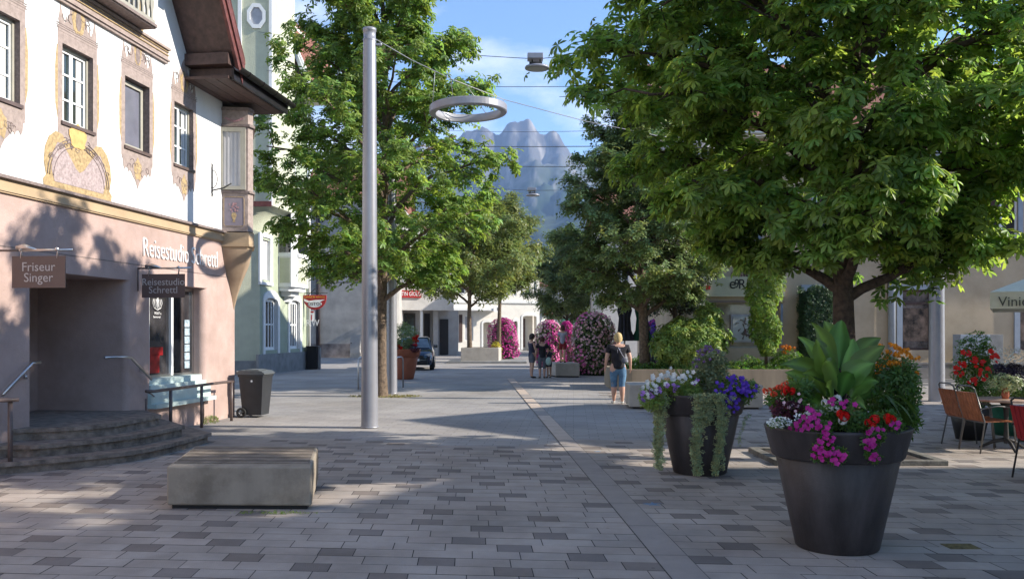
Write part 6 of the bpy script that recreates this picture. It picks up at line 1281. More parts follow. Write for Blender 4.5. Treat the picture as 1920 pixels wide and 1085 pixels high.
sd2 = rn.uniform(0, 1, n) < .25; ps[sd2, 0] = xx+np.sign(xs_[sd2])*.46; ps[sd2, 1] = 28.45+rn.uniform(-.4, .4, sd2.sum()); V, Q = instance(SP, ps, rn.normal(0, .4, (n, 3))+np.array([0, -.9, .3]), .085*rn.uniform(.7, 1.2, n), rn); np_obj('foliage', V, Q, M_hedge, t, tint=tints(n, len(SP[0]), rn, .6, 1.4)); obj('core', MB().box(xx-.43, xx+.43, 28.1, 28.9, 0, 3.0, bev=.08), MATS['dark_plant_core'], t)
g_ = rn.uniform(0, 1, (2600, 2)); ps = np.stack([3.3+5.2*g_[:, 0], 25.35+2.5*g_[:, 1], .56+.28*rn.uniform(0, 1, 2600)*(.4+.6*np.sin(g_[:, 0]*14)**2)*(.5+g_[:, 1])], 1); V, Q = instance(SP, ps, rn.normal(0, .5, (2600, 3))+np.array([0, -.2, .8]), .11, rn)
o = np_obj('ground_cover', V, Q, M_flgreen, tint=tints(2600, len(SP[0]), rn, .5, 1.3, .3), loc=(5.8, 26.5, .5)); tag(o, 'low mixed green ground cover plants filling the raised bed', 'ground cover', kind='stuff')
t = thing('flowering_perennial', 'low plants with a few orange and red blooms right of the lime climber', 'flowers', (fX(1470, 26), 26, .54)); foliage('foliage', t, [bush_pts((fX(1475, 26), 26, .8), (.5, .35, .4), 260, rn)], SP, .11, M_flgreen, rn); pts = clusters([(1468, 655, 12, 9, 9), (1480, 650, 12, 6, 5)], rn, 25.7, .1); flowers(t, BH, F_or, pts, fdirs(len(pts), rr), .10, seed=22)

# ------------------------------------------------------------------ bins, cabinet, hoops, signs
def wheelie(label, x, y, rz, s=1.0, m=None, ml_=None):
    t = thing('wheelie_bin', label, 'bin', (x, y, 0), rz); m = m or M_bin; b = MB()
    lo = [(-.19, -.20), (.19, -.20), (.19, .20), (-.19, .20)]; hi = [(-.245, -.26), (.245, -.26), (.245, .27), (-.245, .27)]
    vs = [(x_*s, y_*s, .05*s) for x_, y_ in lo]+[(x_*s, y_*s, .84*s) for x_, y_ in hi]
    b.add(vs, [(0, 1, 2, 3), (4, 5, 6, 7), (0, 1, 5, 4), (1, 2, 6, 5), (2, 3, 7, 6), (3, 0, 4, 7)]); b.box(-.26*s, .26*s, -.275*s, .28*s, .80*s, .845*s, bev=.01); obj('body', b, m, t, local=True)
    b = MB(); b.prism([(-.285, .845), (.28, .845), (.285, .87), (.22, .915), (-.20, .93), (-.285, .895)], -.28*s, .29*s, Matrix.Diagonal((s, 1, s, 1)), plane='xz'); b.tube([(-.30*s, -.24*s, .90*s), (-.30*s, .24*s, .90*s)], .014*s, 8); b.box(-.14*s, .14*s, -.20*s, .2*s, .92*s, .94*s, bev=.008); obj('lid', b, ml_ or M_binlid, t, local=True)
    for yy in (-.24, .24):
        Mw = Matrix.Translation((-.20*s, yy*s, .10*s)) @ Matrix.Rotation(R(90), 4, 'X'); b = MB(); b.lathe([(.06*s, -.022*s), (.095*s, -.022*s), (.10*s, -.01*s), (.10*s, .01*s), (.095*s, .022*s), (.06*s, .022*s)], 24, M=Mw, closed=True); wo_ = obj('wheel', b, M_rubber, t, local=True)
        b = MB()
        for k in range(5): b.box(-.008*s, .008*s, 0, .062*s, -.014*s, .014*s, Mw @ Matrix.Rotation(2*math.pi*k/5, 4, 'Z'))
        b.lathe([(1e-3, -.018*s), (.018*s, -.018*s), (.018*s, .018*s), (1e-3, .018*s)], 12, M=Mw); obj('hub', b, M_binlid, wo_, local=True)
    obj('emblem', MB().lathe([(1e-3, 0), (.022*s, 0)], 14, M=Matrix.Translation((0.02, -.262*s, .72*s)) @ Matrix.Rotation(R(90), 4, 'X')), M_letterw, t, local=True); return t
wheelie('grey wheelie bin standing against the corner of the pink house', -5.08, 17.45, R(-6), 1.0)
t = thing('litter_bin', 'dark square litter bin beside the drainpipe under the red round sign', 'bin', (-8.95, 39.6, 0)); obj('body', MB().box(-9.2, -8.72, 39.4, 39.9, .02, 1.0, bev=.02), M_black, t); obj('lid', MB().box(-9.23, -8.69, 39.37, 39.93, 1.0, 1.05, bev=.015), M_black, t); obj('post', MB().box(-8.70, -8.62, 39.5, 39.7, 0, .98), M_greyplinth, t)
xc = fX(665, 57); t = thing('utility_cabinet', 'pale grey electrical cabinet against the stained wall', 'cabinet', (xc, 57.1, 0)); obj('body', MB().box(fX(657, 57), fX(675, 57), 56.9, 57.4, .3, 1.5, bev=.01), M_greypl, t); obj('base', MB().box(fX(656.5, 57), fX(675.5, 57), 56.88, 57.42, 0, .3), M_conc2, t); obj('lock', MB().ball((fX(659, 57), 56.88, .95), .04, 6), M_iron, t)
for px, lab in ((672, 'steel bike hoop seen edge on left of the thick pole'), (742, 'steel bike hoop in front of the terracotta planter')):
    x = fX(px, 25.8); t = thing('bike_hoop', lab, 'bike stand', (x, 26.1, 0), 0, 'steel bike hoops'); pts = [(x, 25.8, 0), (x, 25.8, .84), (x+.01, 25.86, .90), (x+.03, 25.98, .93), (x+.08, 26.4, .93), (x+.11, 26.52, .90), (x+.12, 26.58, .84), (x+.12, 26.58, 0)]; obj('hoop', MB().tube(pts, .024, 8), M_steel, t)
for k, (c) in enumerate([P(1848, 655, 27.9)]):
    t = thing('wall_cabinet', 'grey utility boxes on the ground against the beige wall', 'cabinet', (15.0, 28.4, 0)); obj('body', MB().box(fX(1795, 28.2), fX(1850, 28.2), 28.0, 28.5, .5, 1.6, bev=.01), M_bluegrey, t); obj('body_small', MB().box(fX(1852, 28.2), fX(1878, 28.2), 28.1, 28.5, .5, 1.6, bev=.01), M_greyplinth, t); obj('base', MB().box(fX(1796, 28.2), fX(1877, 28.2), 28.15, 28.5, .0, .5), M_conc2, t)
# round hanging sign
YS = 39.4; cx = fX(590.5, YS); t = thing('hanging_inn_sign', 'red half round hanging sign with white swoosh on the green building corner', 'sign', (cx, YS, fz(580, YS)))
w_ = (612-569)/2*YS/F; zt = fz(553, YS); zb_ = fz(580.5, YS); n = 18
poly = [(cx+w_, zt), (cx+w_, zt-.12)]+[(cx+w_*math.cos(a_), zt-.12-(zt-.12-zb_)*math.sin(a_)) for a_ in [math.pi*k/n for k in range(1, n)]]+[(cx-w_, zt-.12), (cx-w_, zt)]
bd = obj('board', MB().prism(poly, YS-.04, YS+.04, plane='xz'), M_red, t)
b = MB(); b.prism([(cx+.62*w_*math.cos(a_), zt-.40+.15*math.sin(a_)) for a_ in [2*math.pi*k/20 for k in range(20)]], YS-.052, YS-.041, plane='xz'); b.prism([(cx-.95*w_, zt-.16), (cx-.5*w_, zt-.26), (cx+.1*w_, zt-.22), (cx+.9*w_, zt-.20), (cx+.4*w_, zt-.32), (cx-.5*w_, zt-.36), (cx-.9*w_, zt-.28)], YS-.05, YS-.0415, plane='xz'); obj('swoosh', b, M_letterw, bd)
text_mesh('lettering', 'Lindof & minorit', .15, mat('sign_yellow', (.70, .42, .05), .5, .05, 3), bd, plane_M((cx, YS-.055, zt-.13), (1, 0, 0)), 'CENTER', sx=.9, depth=.003); text_mesh('lettering', 'OSTOL', .2, M_black, bd, plane_M((cx, YS-.058, zt-.46), (1, 0, 0)), 'CENTER', depth=.003)
obj('bracket', MB().tube([(-9.45, 39.55, fz(549, YS)), (cx+w_+.05, YS, fz(549, YS))], .02, 6).tube([(cx-.3, YS, zt), (cx, YS, zt+.28), (cx+.3, YS, zt)], .018, 6), M_iron, t)
t = thing('small_hanging_plate', 'small white and red plates hanging below the red round sign', 'sign', (cx, YS, fz(612, YS))); b = MB(); b.box(fX(582, YS), fX(589, YS), YS-.02, YS+.02, fz(602, YS), fz(581.5, YS)); p1 = obj('plate', b, M_letterw, t); obj('stripe', MB().box(fX(582.5, YS), fX(588.5, YS), YS-.03, YS-.021, fz(586, YS), fz(583, YS)).box(fX(583, YS), fX(585, YS), YS-.03, YS-.021, fz(600, YS), fz(590, YS)), M_red, p1)
text_mesh('lettering', 'R.W', .42, M_letterw, t, plane_M((fX(574, YS), YS-.03, fz(611, YS)), (1, 0, 0)), sx=.75, depth=.01)

# ------------------------------------------------------------------ parked car, facing the viewer
def car(label, cx, y, rz):
    t = thing('parked_car', label, 'car', (cx, y, 0), rz); b = MB(); b.smooth = True
    # sections along the length (y: nose at -, z, halfwidth)
    st = [(-2.12, .30, .62, .62), (-2.06, .24, .74, .76), (-1.6, .22, .86, .84), (-1.0, .22, .93, .875), (-.6, .22, .97, .88), (.6, .22, .99, .88), (1.6, .24, 1.0, .86), (2.05, .3, .98, .78), (2.12, .4, .85, .7)]
    vs = []; k_ = 10
    for yy, z0, z1, hw in st:
        pr = [(-hw*.92, z0), (-hw, z0+.12), (-hw*1.0, (z0+z1)/2), (-hw*.97, z1-.12), (-hw*.86, z1), (hw*.86, z1), (hw*.97, z1-.12), (hw, (z0+z1)/2), (hw, z0+.12), (hw*.92, z0)]
        vs += [(x_, yy, z_) for x_, z_ in pr]
    m_ = len(st); fs = [(i*k_+k, i*k_+(k+1) % k_, (i+1)*k_+(k+1) % k_, (i+1)*k_+k) for i in range(m_-1) for k in range(k_)]+[tuple(range(k_)), tuple((m_-1)*k_+k for k in range(k_))]
    b.add(vs, fs); obj('body', b, M_car, t, local=True)
    b = MB(); b.smooth = True; st = [(-1.05, .92, .92, .78), (-.25, .93, 1.42, .66), (.5, .95, 1.47, .64), (1.3, .96, 1.42, .62), (1.95, .98, 1.0, .7)]; vs = []
    for yy, z0, z1, hw in st: vs += [(-.80, yy, z0), (-hw*.98, yy, z1-.05), (-hw*.84, yy, z1), (hw*.84, yy, z1), (hw*.98, yy, z1-.05), (.80, yy, z0)]
    m_ = len(st); b.add(vs, [(i*6+k, i*6+k+1, (i+1)*6+k+1, (i+1)*6+k) for i in range(m_-1) for k in range(5)]); obj('cabin', b, M_car, t, local=True)
    b = MB(); b.add([(-.70, -1.0, .975), (.70, -1.0, .975), (.56, -.33, 1.375), (-.56, -.33, 1.375)], [(0, 1, 2, 3)]); obj('windscreen', b, mat('windscreen_glass', (.10, .14, .17), .05, .4, 2, spec=1), t, local=True)
    for s in (-1, 1):
        b = MB(); b.add([(s*.79, -.7, .98), (s*.79, 1.3, 1.0), (s*.655, 1.1, 1.34), (s*.69, -.22, 1.34)], [(0, 1, 2, 3)]); obj('side_window', b, M_glass, t, local=True)
        b = MB(); b.prism([(s*.50, .60), (s*.78, .66), (s*.76, .78), (s*.48, .69)], -2.09, -1.95, plane='xz'); obj('headlight', b, M_headlamp, t, local=True)
        b = MB(); b.box(s*.84, s*1.02, -.62, -.50, .96, 1.10, bev=.02); obj('wing_mirror', b, M_car, t, local=True)
        for yy in (-1.35, 1.35):
            Mw = Matrix.Translation((s*.79, yy, .31)) @ Matrix.Rotation(R(90), 4, 'Y'); b = MB(); b.lathe([(.2, -.1), (.29, -.1), (.315, -.06), (.315, .06), (.29, .1), (.2, .1)], 28, M=Mw, closed=True); wh = obj('wheel', b, M_rubber, t, local=True)
            b = MB()
            for k in range(6): b.box(-.025, .025, 0, .2, -.09, .09, Mw @ Matrix.Rotation(math.pi*k/3, 4, 'Z'))
            obj('rim', b, M_chrome, wh, local=True)
    b = MB(); b.box(-.44, .44, -2.135, -2.09, .50, .66); obj('grille', b, M_black, t, local=True); b = MB(); b.box(-.62, .62, -2.14, -2.06, .28, .42); obj('lower_grille', b, M_black, t, local=True)
    obj('number_plate', MB().box(-.26, .26, -2.155, -2.142, .42, .53), M_letterw, t, local=True)
    return t
car('dark blue parked car facing the square behind the terracotta planter', -4.42, 40.2, R(4))

# ------------------------------------------------------------------ cafe terrace
M_chairmetal = mat('dull_chair_metal', (.16, .155, .15), .4, .1, 6, metal=.7)
def chair(label, x, y, rz, mseat, mframe, group):
    t = thing('cafe_chair', label, 'chair', (x, y, 0), rz, group)   # local: faces +x
    b = MB()
    for k in range(7): b.box(-.22+.062*k, -.166+.062*k, -.22, .22, .435, .452)
    obj('seat', b, mseat, t, local=True); b = MB(); Mb = Matrix.Translation((-.24, 0, .46)) @ Matrix.Rotation(R(-17), 4, 'Y')
    for k in range(7): b.box(-.01, .01, -.21+.062*k, -.158+.062*k, .0, .40, Mb)
    obj('backrest', b, mseat, t, local=True)
    for s in (-1, 1):
        b = MB(); b.tube([(.24, s*.24, 0), (.19, s*.24, .44), (.16, s*.25, .64), (-.05, s*.25, .66), (-.30, s*.24, .62)], .011, 7); obj('arm_frame', b, mframe, t, local=True)
        obj('leg', MB().tube([(-.30, s*.24, 0), (-.22, s*.22, .44), (-.36, s*.20, .90)], .011, 7), mframe, t, local=True)
    b = MB(); b.tube([(-.36, -.20, .90), (-.375, -.14, .93), (-.375, .14, .93), (-.36, .20, .90)], .011, 7); b.tube([(.20, -.24, .43), (.20, .24, .43)], .010, 6); b.tube([(-.22, -.22, .43), (-.22, .22, .43)], .010, 6); obj('cross_bar', b, mframe, t, local=True); return t
chair('orange slatted cafe chair nearer the camera, left of the round table', 6.70, 12.35, R(6), M_woodseat, M_chairmetal, 'orange slatted cafe chairs')
chair('orange slatted cafe chair half hidden behind the nearer one', 6.74, 12.95, R(2), M_woodseat, M_chairmetal, 'orange slatted cafe chairs')
chair('chair with red straps and black frame cut by the right picture edge', 6.12, 10.0, R(18), mat('red_strap', (.30, .015, .02), .5, .1, 5), M_black, 'red strap chairs')
t = thing('round_table', 'round brownish bistro table on black iron foot at the right edge', 'table', (7.02, 12.5, 0)); b = MB(); b.lathe([(1e-3, .70), (.42, .70), (.43, .712), (.43, .725), (.42, .735), (1e-3, .735)], 40, c=(7.02, 12.5, 0)); obj('tabletop', b, M_marble, t)
b = MB(); b.lathe([(.03, .10), (.035, .2), (.025, .4), (.04, .6), (.10, .70)], 14, c=(7.02, 12.5, 0)); obj('pillar', b, M_iron, t)
for k in range(3): a_ = R(20+120*k); obj('foot', MB().tube([(7.02, 12.5, .16), (7.02+.16*math.cos(a_), 12.5+.16*math.sin(a_), .12), (7.02+.34*math.cos(a_), 12.5+.34*math.sin(a_), .02)], [.03, .025, .018], 7), M_iron, t)
t = thing('table_vase', 'small terracotta vase with leafy plant on the bistro table', 'vase', (6.98, 12.45, .735)); obj('vase', MB().lathe([(1e-3, 0), (.04, 0), (.055, .06), (.04, .13), (.05, .15)], 18, c=(6.98, 12.45, .737)), M_terra, t); foliage('foliage', t, [bush_pts((6.98, 12.45, .97), (.24, .2, .12), 130, rn)], SP, .07, M_silver, rn)
def small_pot(label, x, y, r, h, m): t = thing('plant_pot', label, 'flower pot', (x, y, 0)); obj('body', MB().lathe([(1e-3, .01), (r*.66, .01), (r, h), (r*.92, h), (r*.88, h-.05)], 32, c=(x, y, 0)), m, t); obj('soil', MB().lathe([(1e-3, h-.05), (r*.88, h-.06)], 24, c=(x, y, 0)), M_soil, t); return t
mx_ = fX(1830, 13.75); my = 13.75; small_pot('dark pot with the tall red flowering climber behind the orange chairs', mx_-.1, my, .30, .5, M_black)
t = thing('mandevilla', 'tall leafy climber with red flowers between lamp pole and parasol', 'plant', (mx_-.05, my, .45)); g = [bush_pts((mx_-.05, my, 1.0), (.30, .28, .55), 420, rn), bush_pts((mx_+.0, my, 1.35), (.26, .24, .34), 250, rn), bush_pts((mx_-.02, my, .65), (.24, .24, .25), 140, rn)]
foliage('foliage', t, g, SP, .085, M_flgreen, rn, .6, 1.5); pts = clusters([(1800, 690, 12, 14, 8), (1832, 680, 14, 10, 8), (1812, 662, 8, 8, 3), (1860, 665, 8, 8, 5), (1848, 700, 12, 12, 6), (1828, 715, 16, 8, 4), (1868, 672, 6, 8, 3), (1816, 760, 8, 4, 4)], rn, my-.3, .05); flowers(t, PD, F_red, pts, fdirs(len(pts), rr), .085, seed=24); obj('stem', MB().tube([(mx_-.05, my, .45), (mx_, my, 1.3)], .012, 6), M_bark, t)
px_ = fX(1888, 14.3); small_pot('dark green pot behind the bistro table', px_, 14.3, .26, .48, M_darkgreen)
t = thing('mixed_plant', 'purple leaved plant with tiny white flowers behind the bistro table', 'plant', (px_, 14.3, .45)); foliage('foliage', t, [bush_pts((px_, 14.3, 1.0), (.34, .3, .2), 260, rn)], SP, .09, mat('x', (0, 0, 0)) if False else leafmat('purple_black_leaf', (.035, .02, .045), .2, (.06, .02, .08)), rn)
o = foliage('lower_foliage', t, [bush_pts((px_-.02, 14.2, .75), (.38, .28, .16), 240, rn)], SP, .09, M_shrub, rn); ps, d_ = bush_pts((px_+.05, 14.3, 1.28), (.36, .3, .16), 260, rn); V, Q = instance(PD, ps, d_+np.array([0, -.6, .5]), .03, rn); np_obj('blossoms', V, Q, F_white, t, tint=np.ones((len(V), 3)))
# parasol
t = thing('parasol', 'open cream parasol with lettered valance at the right edge', 'parasol', (9.15, 15.4, 0)); cxp, cyp = 9.12, 15.5; hwp = 1.5
zl = 2.32; apx = 3.0; e1 = Vector((.87, -.49)); e2 = Vector((.49, .87)); q0 = Vector((7.66, 14.1)); c4 = [tuple(q0), tuple(q0+e1*3), tuple(q0+e1*3+e2*3), tuple(q0+e2*3)]; cxp, cyp = tuple(q0+e1*1.5+e2*1.5)
b = MB(); vs = [(x, y, zl) for x, y in c4]+[(cxp, cyp, apx)]+[(x, y, zl-.012) for x, y in c4]+[(cxp, cyp, apx-.02)]; b.add(vs, [(k, (k+1) % 4, 4) for k in range(4)]+[(5+k, 5+(k+1) % 4, 9) for k in range(4)]); cp = obj('canopy', b, M_canvas, t)
b = MB(); vs = [(x, y, zl) for x, y in c4]+[(x, y, zl-.27) for x, y in c4]; b.add(vs, [(k, (k+1) % 4, 4+(k+1) % 4, 4+k) for k in range(4)]); obj('valance', b, M_canvas, cp)
text_mesh('lettering', 'Viniecooe', .22, mat('parasol_lettering', (.10, .10, .09), .7, .05, 4), cp, plane_M((c4[0][0]+.09, c4[0][1]-.07, zl-.23), (.87, -.49, 0)), sx=.95, depth=.003)
obj('pole', MB().tube([(cxp, cyp, .05), (cxp, cyp, apx)], .03, 10), M_pole, t); obj('foot', MB().box(cxp-.35, cxp+.35, cyp-.35, cyp+.35, .01, .09, bev=.02), M_greyplinth, t)
def closed_parasol(label, px, Y, m, z0=1.38, z1=3.0):
    x = fX(px, Y); t = thing('closed_parasol', label, 'parasol', (x, Y, 0), 0, 'closed cafe parasols'); b = MB(); n = 22; prof_ = [(.05, z1), (.14, z1-.15), (.22, z1-.6), (.17, z1-.85), (.20, z0+.35), (.32, z0+.05), (.26, z0)]; vs = []
    for r_, z_ in prof_:
        for k in range(n): q = r_*(1+.16*math.cos(k*math.pi)); vs.append((x+q*math.cos(2*math.pi*k/n), Y+q*math.sin(2*math.pi*k/n), z_))
    b.add(vs, [(i*n+k, i*n+(k+1) % n, (i+1)*n+(k+1) % n, (i+1)*n+k) for i in range(len(prof_)-1) for k in range(n)]); obj('canopy', b, m, t); obj('pole', MB().tube([(x, Y, 0), (x, Y, z1+.1)], .03, 8), M_pole, t); obj('foot', MB().box(x-.35, x+.35, Y-.35, Y+.35, 0, .1, bev=.02), M_greyplinth, t)
closed_parasol('closed dark green parasol right of the tree trunk', 1204, 29.8, M_darkgreen); closed_parasol('closed charcoal parasol left of the tree trunk', 1171, 29.8, M_darkcanvas)
for k, (px, Y, rz, lab) in enumerate([(1222, 30.5, 20, 'black cafe chair behind the raised bed left of the purple column'), (1248, 31.2, 150, 'black cafe chair right next to the purple flower column'), (1208, 32.5, 80, 'black cafe chair farthest back beside the tree trunk'), (1234, 30.2, 260, 'black cafe chair just in front of the purple column')]):
    chair(lab, fX(px, Y), Y, R(rz), M_black, M_black, 'black cafe chairs behind the bed')
xx = fX(1226, 31.0); t = thing('round_table', 'small dark table among the black chairs behind the bed', 'table', (xx, 31, 0)); obj('tabletop', MB().lathe([(1e-3, .7), (.35, .7), (.35, .73), (1e-3, .73)], 24, c=(xx, 31, 0)), M_black, t); obj('pillar', MB().tube([(xx, 31, 0), (xx, 31, .7)], .03, 8), M_iron, t)
# small ground details
o = obj('drain_cover', MB().box(3.38, 3.62, 6.78, 6.95, .0085, .0115), mat('rusty_iron', (.16, .12, .04), .7, .4, 30), None, (3.5, 6.87, 0)); tag(o, 'small rusty drain cover in the paving at lower right', 'drain cover')
def smear(name, label, px, py, s, seed):
    c = G(px, py); r = random.Random(seed); n = 13; b = MB(); b.prism([(c.x+s*(1 if k % 2 else .45)*r.uniform(.7, 1.15)*math.cos(2*math.pi*k/n), c.y+s*(1 if k % 2 else .45)*r.uniform(.7, 1.1)*math.sin(2*math.pi*k/n)) for k in range(n)], .0082, .0096); o = obj(name, b, mat('blue_chalk', (.07, .19, .34), .9, .6, 20, col2=(.24, .26, .29)), None, (c.x, c.y, 0)); tag(o, label, 'paint mark', 'blue paint marks on the paving')
smear('paint_mark', 'blue star shaped paint mark on the paving between strip and planter', 1223, 946, .11, 1); smear('paint_mark', 'tiny blue paint mark right of the drain strip in the sun patch', 1121, 847, .07, 2)

# ------------------------------------------------------------------ people
def skin_mesh(name, verts, edges, parent, m, sub=2, root=0):
    me = bpy.data.meshes.new(name+'_tmp'); me.from_pydata([v[:3] for v in verts], edges, []); o = bpy.data.objects.new(name+'_tmp', me); col.objects.link(o)
    mod = o.modifiers.new('s', 'SKIN'); mod.use_smooth_shade = True
    for i, v in enumerate(verts):
        r_ = v[3]; me.skin_vertices[0].data[i].radius = (r_, r_) if not isinstance(r_, tuple) else r_
        me.skin_vertices[0].data[i].use_root = (i == root)
    s = o.modifiers.new('u', 'SUBSURF'); s.levels = sub; s.render_levels = sub
    bpy.context.view_layer.update(); me2 = bpy.data.meshes.new_from_object(o.evaluated_get(bpy.context.evaluated_depsgraph_get())); bpy.data.objects.remove(o); bpy.data.meshes.remove(me)
    me2.name = name; me2.materials.clear(); me2.materials.append(m); me2.polygons.foreach_set('use_smooth', [True]*len(me2.polygons)); return link(name, me2, parent)
def person(label, x, y, z, rz, h, top, bottom, hair, shoe, blen=.28, sleeve=True, armL=(0, 0), armR=(0, 0), legL=0.0, legR=0.0, fat=1.0, hairlen=0, headturn=0, bend=0, topm_len=.0, lean=0):
    """faces local +y. arm = (forward swing, elbow bend) in metres per unit height"""
    t = thing('person', label, 'person', (x, y, z), rz); f = fat; S = lambda *a: [c_*h for c_ in a]
    V = []; E = []
    def v(a, b_, c_, r_): V.append((a*h, b_*h, c_*h, r_*h)); return len(V)-1
    pel = v(0, 0, .52, .070*f); sp = v(0, .005, .60, .064*f); ch = v(0, .0, .71, .074*f); ub = v(0, -.005, .79, .062*f); nb = v(0, .0, .83, .034); nk = v(0, .008, .855, .031); E += [(pel, sp), (sp, ch), (ch, ub), (ub, nb), (nb, nk)]
    hd = v(0, .012, .895, .050); hm = v(0, .012, .935, .060); ht = v(0, .008, .972, .046); E += [(nk, hd), (hd, hm), (hm, ht)]
    arms = {}
    for s, (sw, eb) in ((-1, armL), (1, armR)):
        sh_ = v(s*.098*f, 0, .798, .032*f); el_ = v(s*(.128*f), -.01+sw*.6, .635+abs(sw)*.15, .024*f); wr = v(s*(.142*f-abs(eb)*.25), .01+sw+eb, .495+abs(sw)*.3+abs(eb)*.75, .015); pm = v(s*(.145*f-abs(eb)*.3), .02+sw+eb*1.12, .455+abs(sw)*.35+abs(eb)*.9, .017)
        E += [(ub, sh_), (sh_, el_), (el_, wr), (wr, pm)]; arms[s] = (sh_, el_, wr)
        d = (Vector(V[pm][:3])-Vector(V[wr][:3])).normalized()/h
        for k in range(4):
            o_ = (k-1.5)*.0085; ln = (.030, .036, .034, .027)[k]; b0 = Vector(V[pm][:3])/h; a_ = b0+Vector((0, o_, 0))+d*h*.016; c_ = a_+d*h*ln*.6+Vector((-s*.004, 0, 0)); e_ = c_+d*h*ln*.5+Vector((-s*.010, 0, 0)); i1 = v(*a_, .0055); i2 = v(*c_, .005); i3 = v(*e_, .0042); E += [(pm, i1), (i1, i2), (i2, i3)]
        b0 = Vector(V[pm][:3])/h; i1 = v(*(b0+Vector((-s*.006, .018, .008))), .006); i2 = v(*(b0+Vector((-s*.008, .028, -.010))), .005); E += [(pm, i1), (i1, i2)]
    legs = {}
    for s, lg in ((-1, legL), (1, legR)):
        hp = v(s*.052*f, 0, .48, .054*f); kn = v(s*.052, lg*.55+.008, .275, .038*f); cf = v(s*.052, lg*.8-.008, .19, .034*f); an = v(s*.052, lg-.005, .045, .021); ft = v(s*.058, lg+.04, .022, .022); to = v(s*.064, lg+.085, .016, .018); E += [(pel, hp), (hp, kn), (kn, cf), (cf, an), (an, ft), (ft, to)]; legs[s] = (hp, kn, cf, an, ft, to)
    body = skin_mesh('body', V, E, t, M_skin, 2)
    # face
    Mh = Matrix.Translation((0, .012*h, .93*h)) @ Matrix.Rotation(headturn, 4, 'Z') @ Matrix.Scale(h, 4)
    hp_ = MB(); hp_.ball((0, 0, 0), (.052, .062, .068), 12, Mh); hp_.ball((0, .058, -.012), (.008, .012, .014), 8, Mh)
    for s in (-1, 1): hp_.ball((s*.053, -.004, -.008), (.007, .012, .018), 8, Mh)
    hdm = obj('head', hp_, M_skin, t, local=True)
    for s in (-1, 1): obj('eye', MB().ball((s*.020, .055, .004), .0065, 6, Mh), M_black, hdm, local=True)
    obj('mouth', MB().ball((0, .056, -.036), (.014, .004, .003), 6, Mh), M_redcl, hdm, local=True)
    hb_ = MB(); n = 20; vs = []; rows = 12; r_ = random.Random(int(h*1000))
    for i in range(rows+1):
        for k in range(n):
            az = 2*math.pi*k/n; back = (1-math.sin(az))/2   # 1 at the back
            zmin = -.015-.045*back-hairlen*back+.055*max(0, math.sin(az)); th = math.pi/2*(i/rows)
            rad = math.sin(math.pi/2*min(1, i/rows*1.4)); zz = .078*math.cos(min(math.pi/2, math.pi/2*i/rows*1.4))+(zmin)*max(0, (i/rows-.5)*2) if i/rows > .0 else .078
            j = 1+r_.uniform(-.04, .05); vs.append((.061*rad*math.cos(az)*j*(1-.18*max(0, i/rows-.7)), (.070*rad*math.sin(az)-.004)*j*(1-.10*max(0, i/rows-.7)), zz))
    hb_.smooth = True; hb_.add(vs, [(i*n+k, i*n+(k+1) % n, (i+1)*n+(k+1) % n, (i+1)*n+k) for i in range(rows) for k in range(n)], Mh); obj('hair', hb_, hair, t, local=True)
    # clothes follow the body
    def P3(i, g): a = V[i]; return (a[0], a[1], a[2], a[3]*g)
    gt = 1.13
    TV = [(0, 0, .475*h, .082*f*h), (0, -.002*h, .54*h, .084*f*h), P3(sp, 1.18), P3(ch, gt), P3(ub, 1.10), (0, -.002*h, .826*h, .040*h)]; TE = [(0, 1), (1, 2), (2, 3), (3, 4), (4, 5)]
    if True:
        for s in (-1, 1):
            sh_, el_, wr = arms[s]; a = Vector(V[sh_][:3]); e = Vector(V[el_][:3]); m_ = a.lerp(e, .62 if sleeve else .05); i0 = len(TV); TV += [(*a, V[sh_][3]*1.2), (*m_, (V[sh_][3]*.95 if sleeve else V[sh_][3]*1.1))]; TE += [(4, i0), (i0, i0+1)]
    skin_mesh('shirt', TV, TE, t, top, 2)
    BV = [(0, 0, .66*h, .060*f*h), (0, -.004*h, .52*h, .076*f*h)]; BE = [(0, 1)]
    for s in (-1, 1):
        hp, kn, cf, an, ft, to = legs[s]; a = Vector(V[hp][:3]); k_ = Vector(V[kn][:3]); c_ = Vector(V[cf][:3]); i0 = len(BV); BV.append((*a.lerp(k_, .12), .060*(1+(f-1)*.6)*h)); BE.append((1, i0))
        if blen > .30: BV.append((*a.lerp(k_, .75), .050*f*h)); BE.append((i0, i0+1))
        else: BV.append((*k_, .043*(1+(f-1)*.5)*h)); BV.append((*c_, .041*(1+(f-1)*.5)*h)); BE += [(i0, i0+1), (i0+1, i0+2)]
    skin_mesh('trousers' if blen <= .3 else 'shorts', BV, BE, t, bottom, 2)
    for s in (-1, 1):
        hp, kn, cf, an, ft, to = legs[s]; skin_mesh('shoe', [(V[an][0], V[an][1]-.01*h, .035*h, .024*h), (V[ft][0], V[ft][1]-.0*h, .020*h, .026*h), (V[to][0], V[to][1]+.01*h, .015*h, .020*h)], [(0, 1), (1, 2)], t, shoe, 2)
    return t
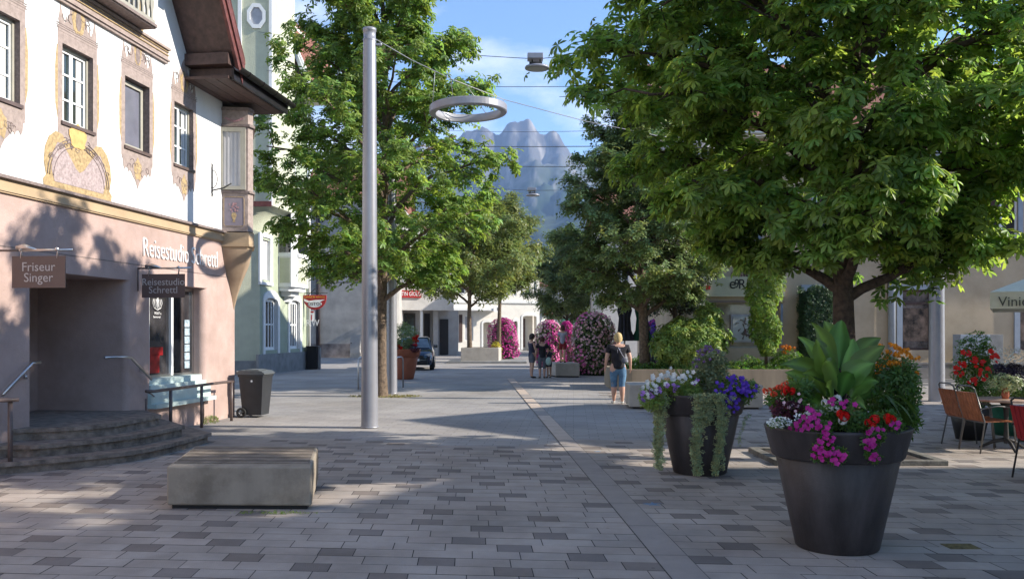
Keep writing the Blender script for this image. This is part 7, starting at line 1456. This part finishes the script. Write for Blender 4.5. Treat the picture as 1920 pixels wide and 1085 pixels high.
ww = person('blonde woman in black t-shirt and blue cropped jeans walking away past the planter', fX(1159, 20.6), 20.6, 0, R(2), 1.66, M_blackt, M_denim, M_hairb, M_shoe, blen=.28, armL=(.0, .02), armR=(-.02, .02), legL=.06, legR=-.03, fat=1.28)
b = MB()
for s in (-1, 0, 1): b.tube([(s*.05+.02, -.128, 1.30-.04*abs(s)), (s*.06+.02, -.142, 1.18)], .006, 5)
obj('shirt_print', b, M_greyt, ww, local=True)
bg_ = thing('shoulder_bag', 'thin grey drawstring straps across the blonde woman back', 'bag', (fX(1164, 20.4), 20.4, .98)); obj('strap', MB().tube([(fX(1159, 20.45), 20.43, 1.32), (fX(1166, 20.45), 20.42, 1.16), (fX(1176, 20.45), 20.43, .97)], .008, 5), M_greyt, bg_); obj('pouch', MB().ball((fX(1170, 20.45), 20.43, 1.02), (.07, .03, .07), 8), M_greycl, bg_)
person('dark haired woman in dark tank top and denim shorts standing in profile', fX(997, 32.1), 32.1, 0, R(-62), 1.62, M_navy, M_greycl, M_haird, M_haird if False else M_blackt, blen=.4, sleeve=False, armL=(.06, .10), armR=(.05, .09), legL=.02, legR=-.02, fat=.98, hairlen=.01)
person('boy in black t-shirt and grey shorts seen from behind', fX(1016.5, 32.0), 32.0, 0, R(6), 1.52, M_blackt, M_greycl, M_hairr, M_black, blen=.28, armL=(.0, .02), armR=(.02, .08), fat=1.12)
person('small child in dark shorts beside the boy in black', fX(1029.5, 32.2), 32.2, 0, R(30), 1.18, M_navy, M_navy, M_haird, M_black, blen=.4, armL=(.04, .12), armR=(.04, .10), fat=.95)
bg_ = thing('drawstring_bag', 'small mint coloured bag carried by the small child', 'bag', (fX(1028, 31.95), 31.95, .55)); obj('pouch', MB().ball((fX(1028.5, 31.95), 31.95, .62), (.11, .06, .15), 10), M_mint, bg_); obj('strap', MB().tube([(fX(1026, 31.95), 31.97, .74), (fX(1029, 31.95), 32.05, .98)], .01, 5), M_black, bg_)
person('girl in grey shirt and red shorts standing on the concrete block', fX(1055, 33.1), 33.1, .53, R(-12), 1.42, M_greyt, M_redcl, M_hairr, M_black, blen=.4, armL=(.05, .10), armR=(.04, .06), legL=.03, legR=-.03, hairlen=.02, fat=.98)
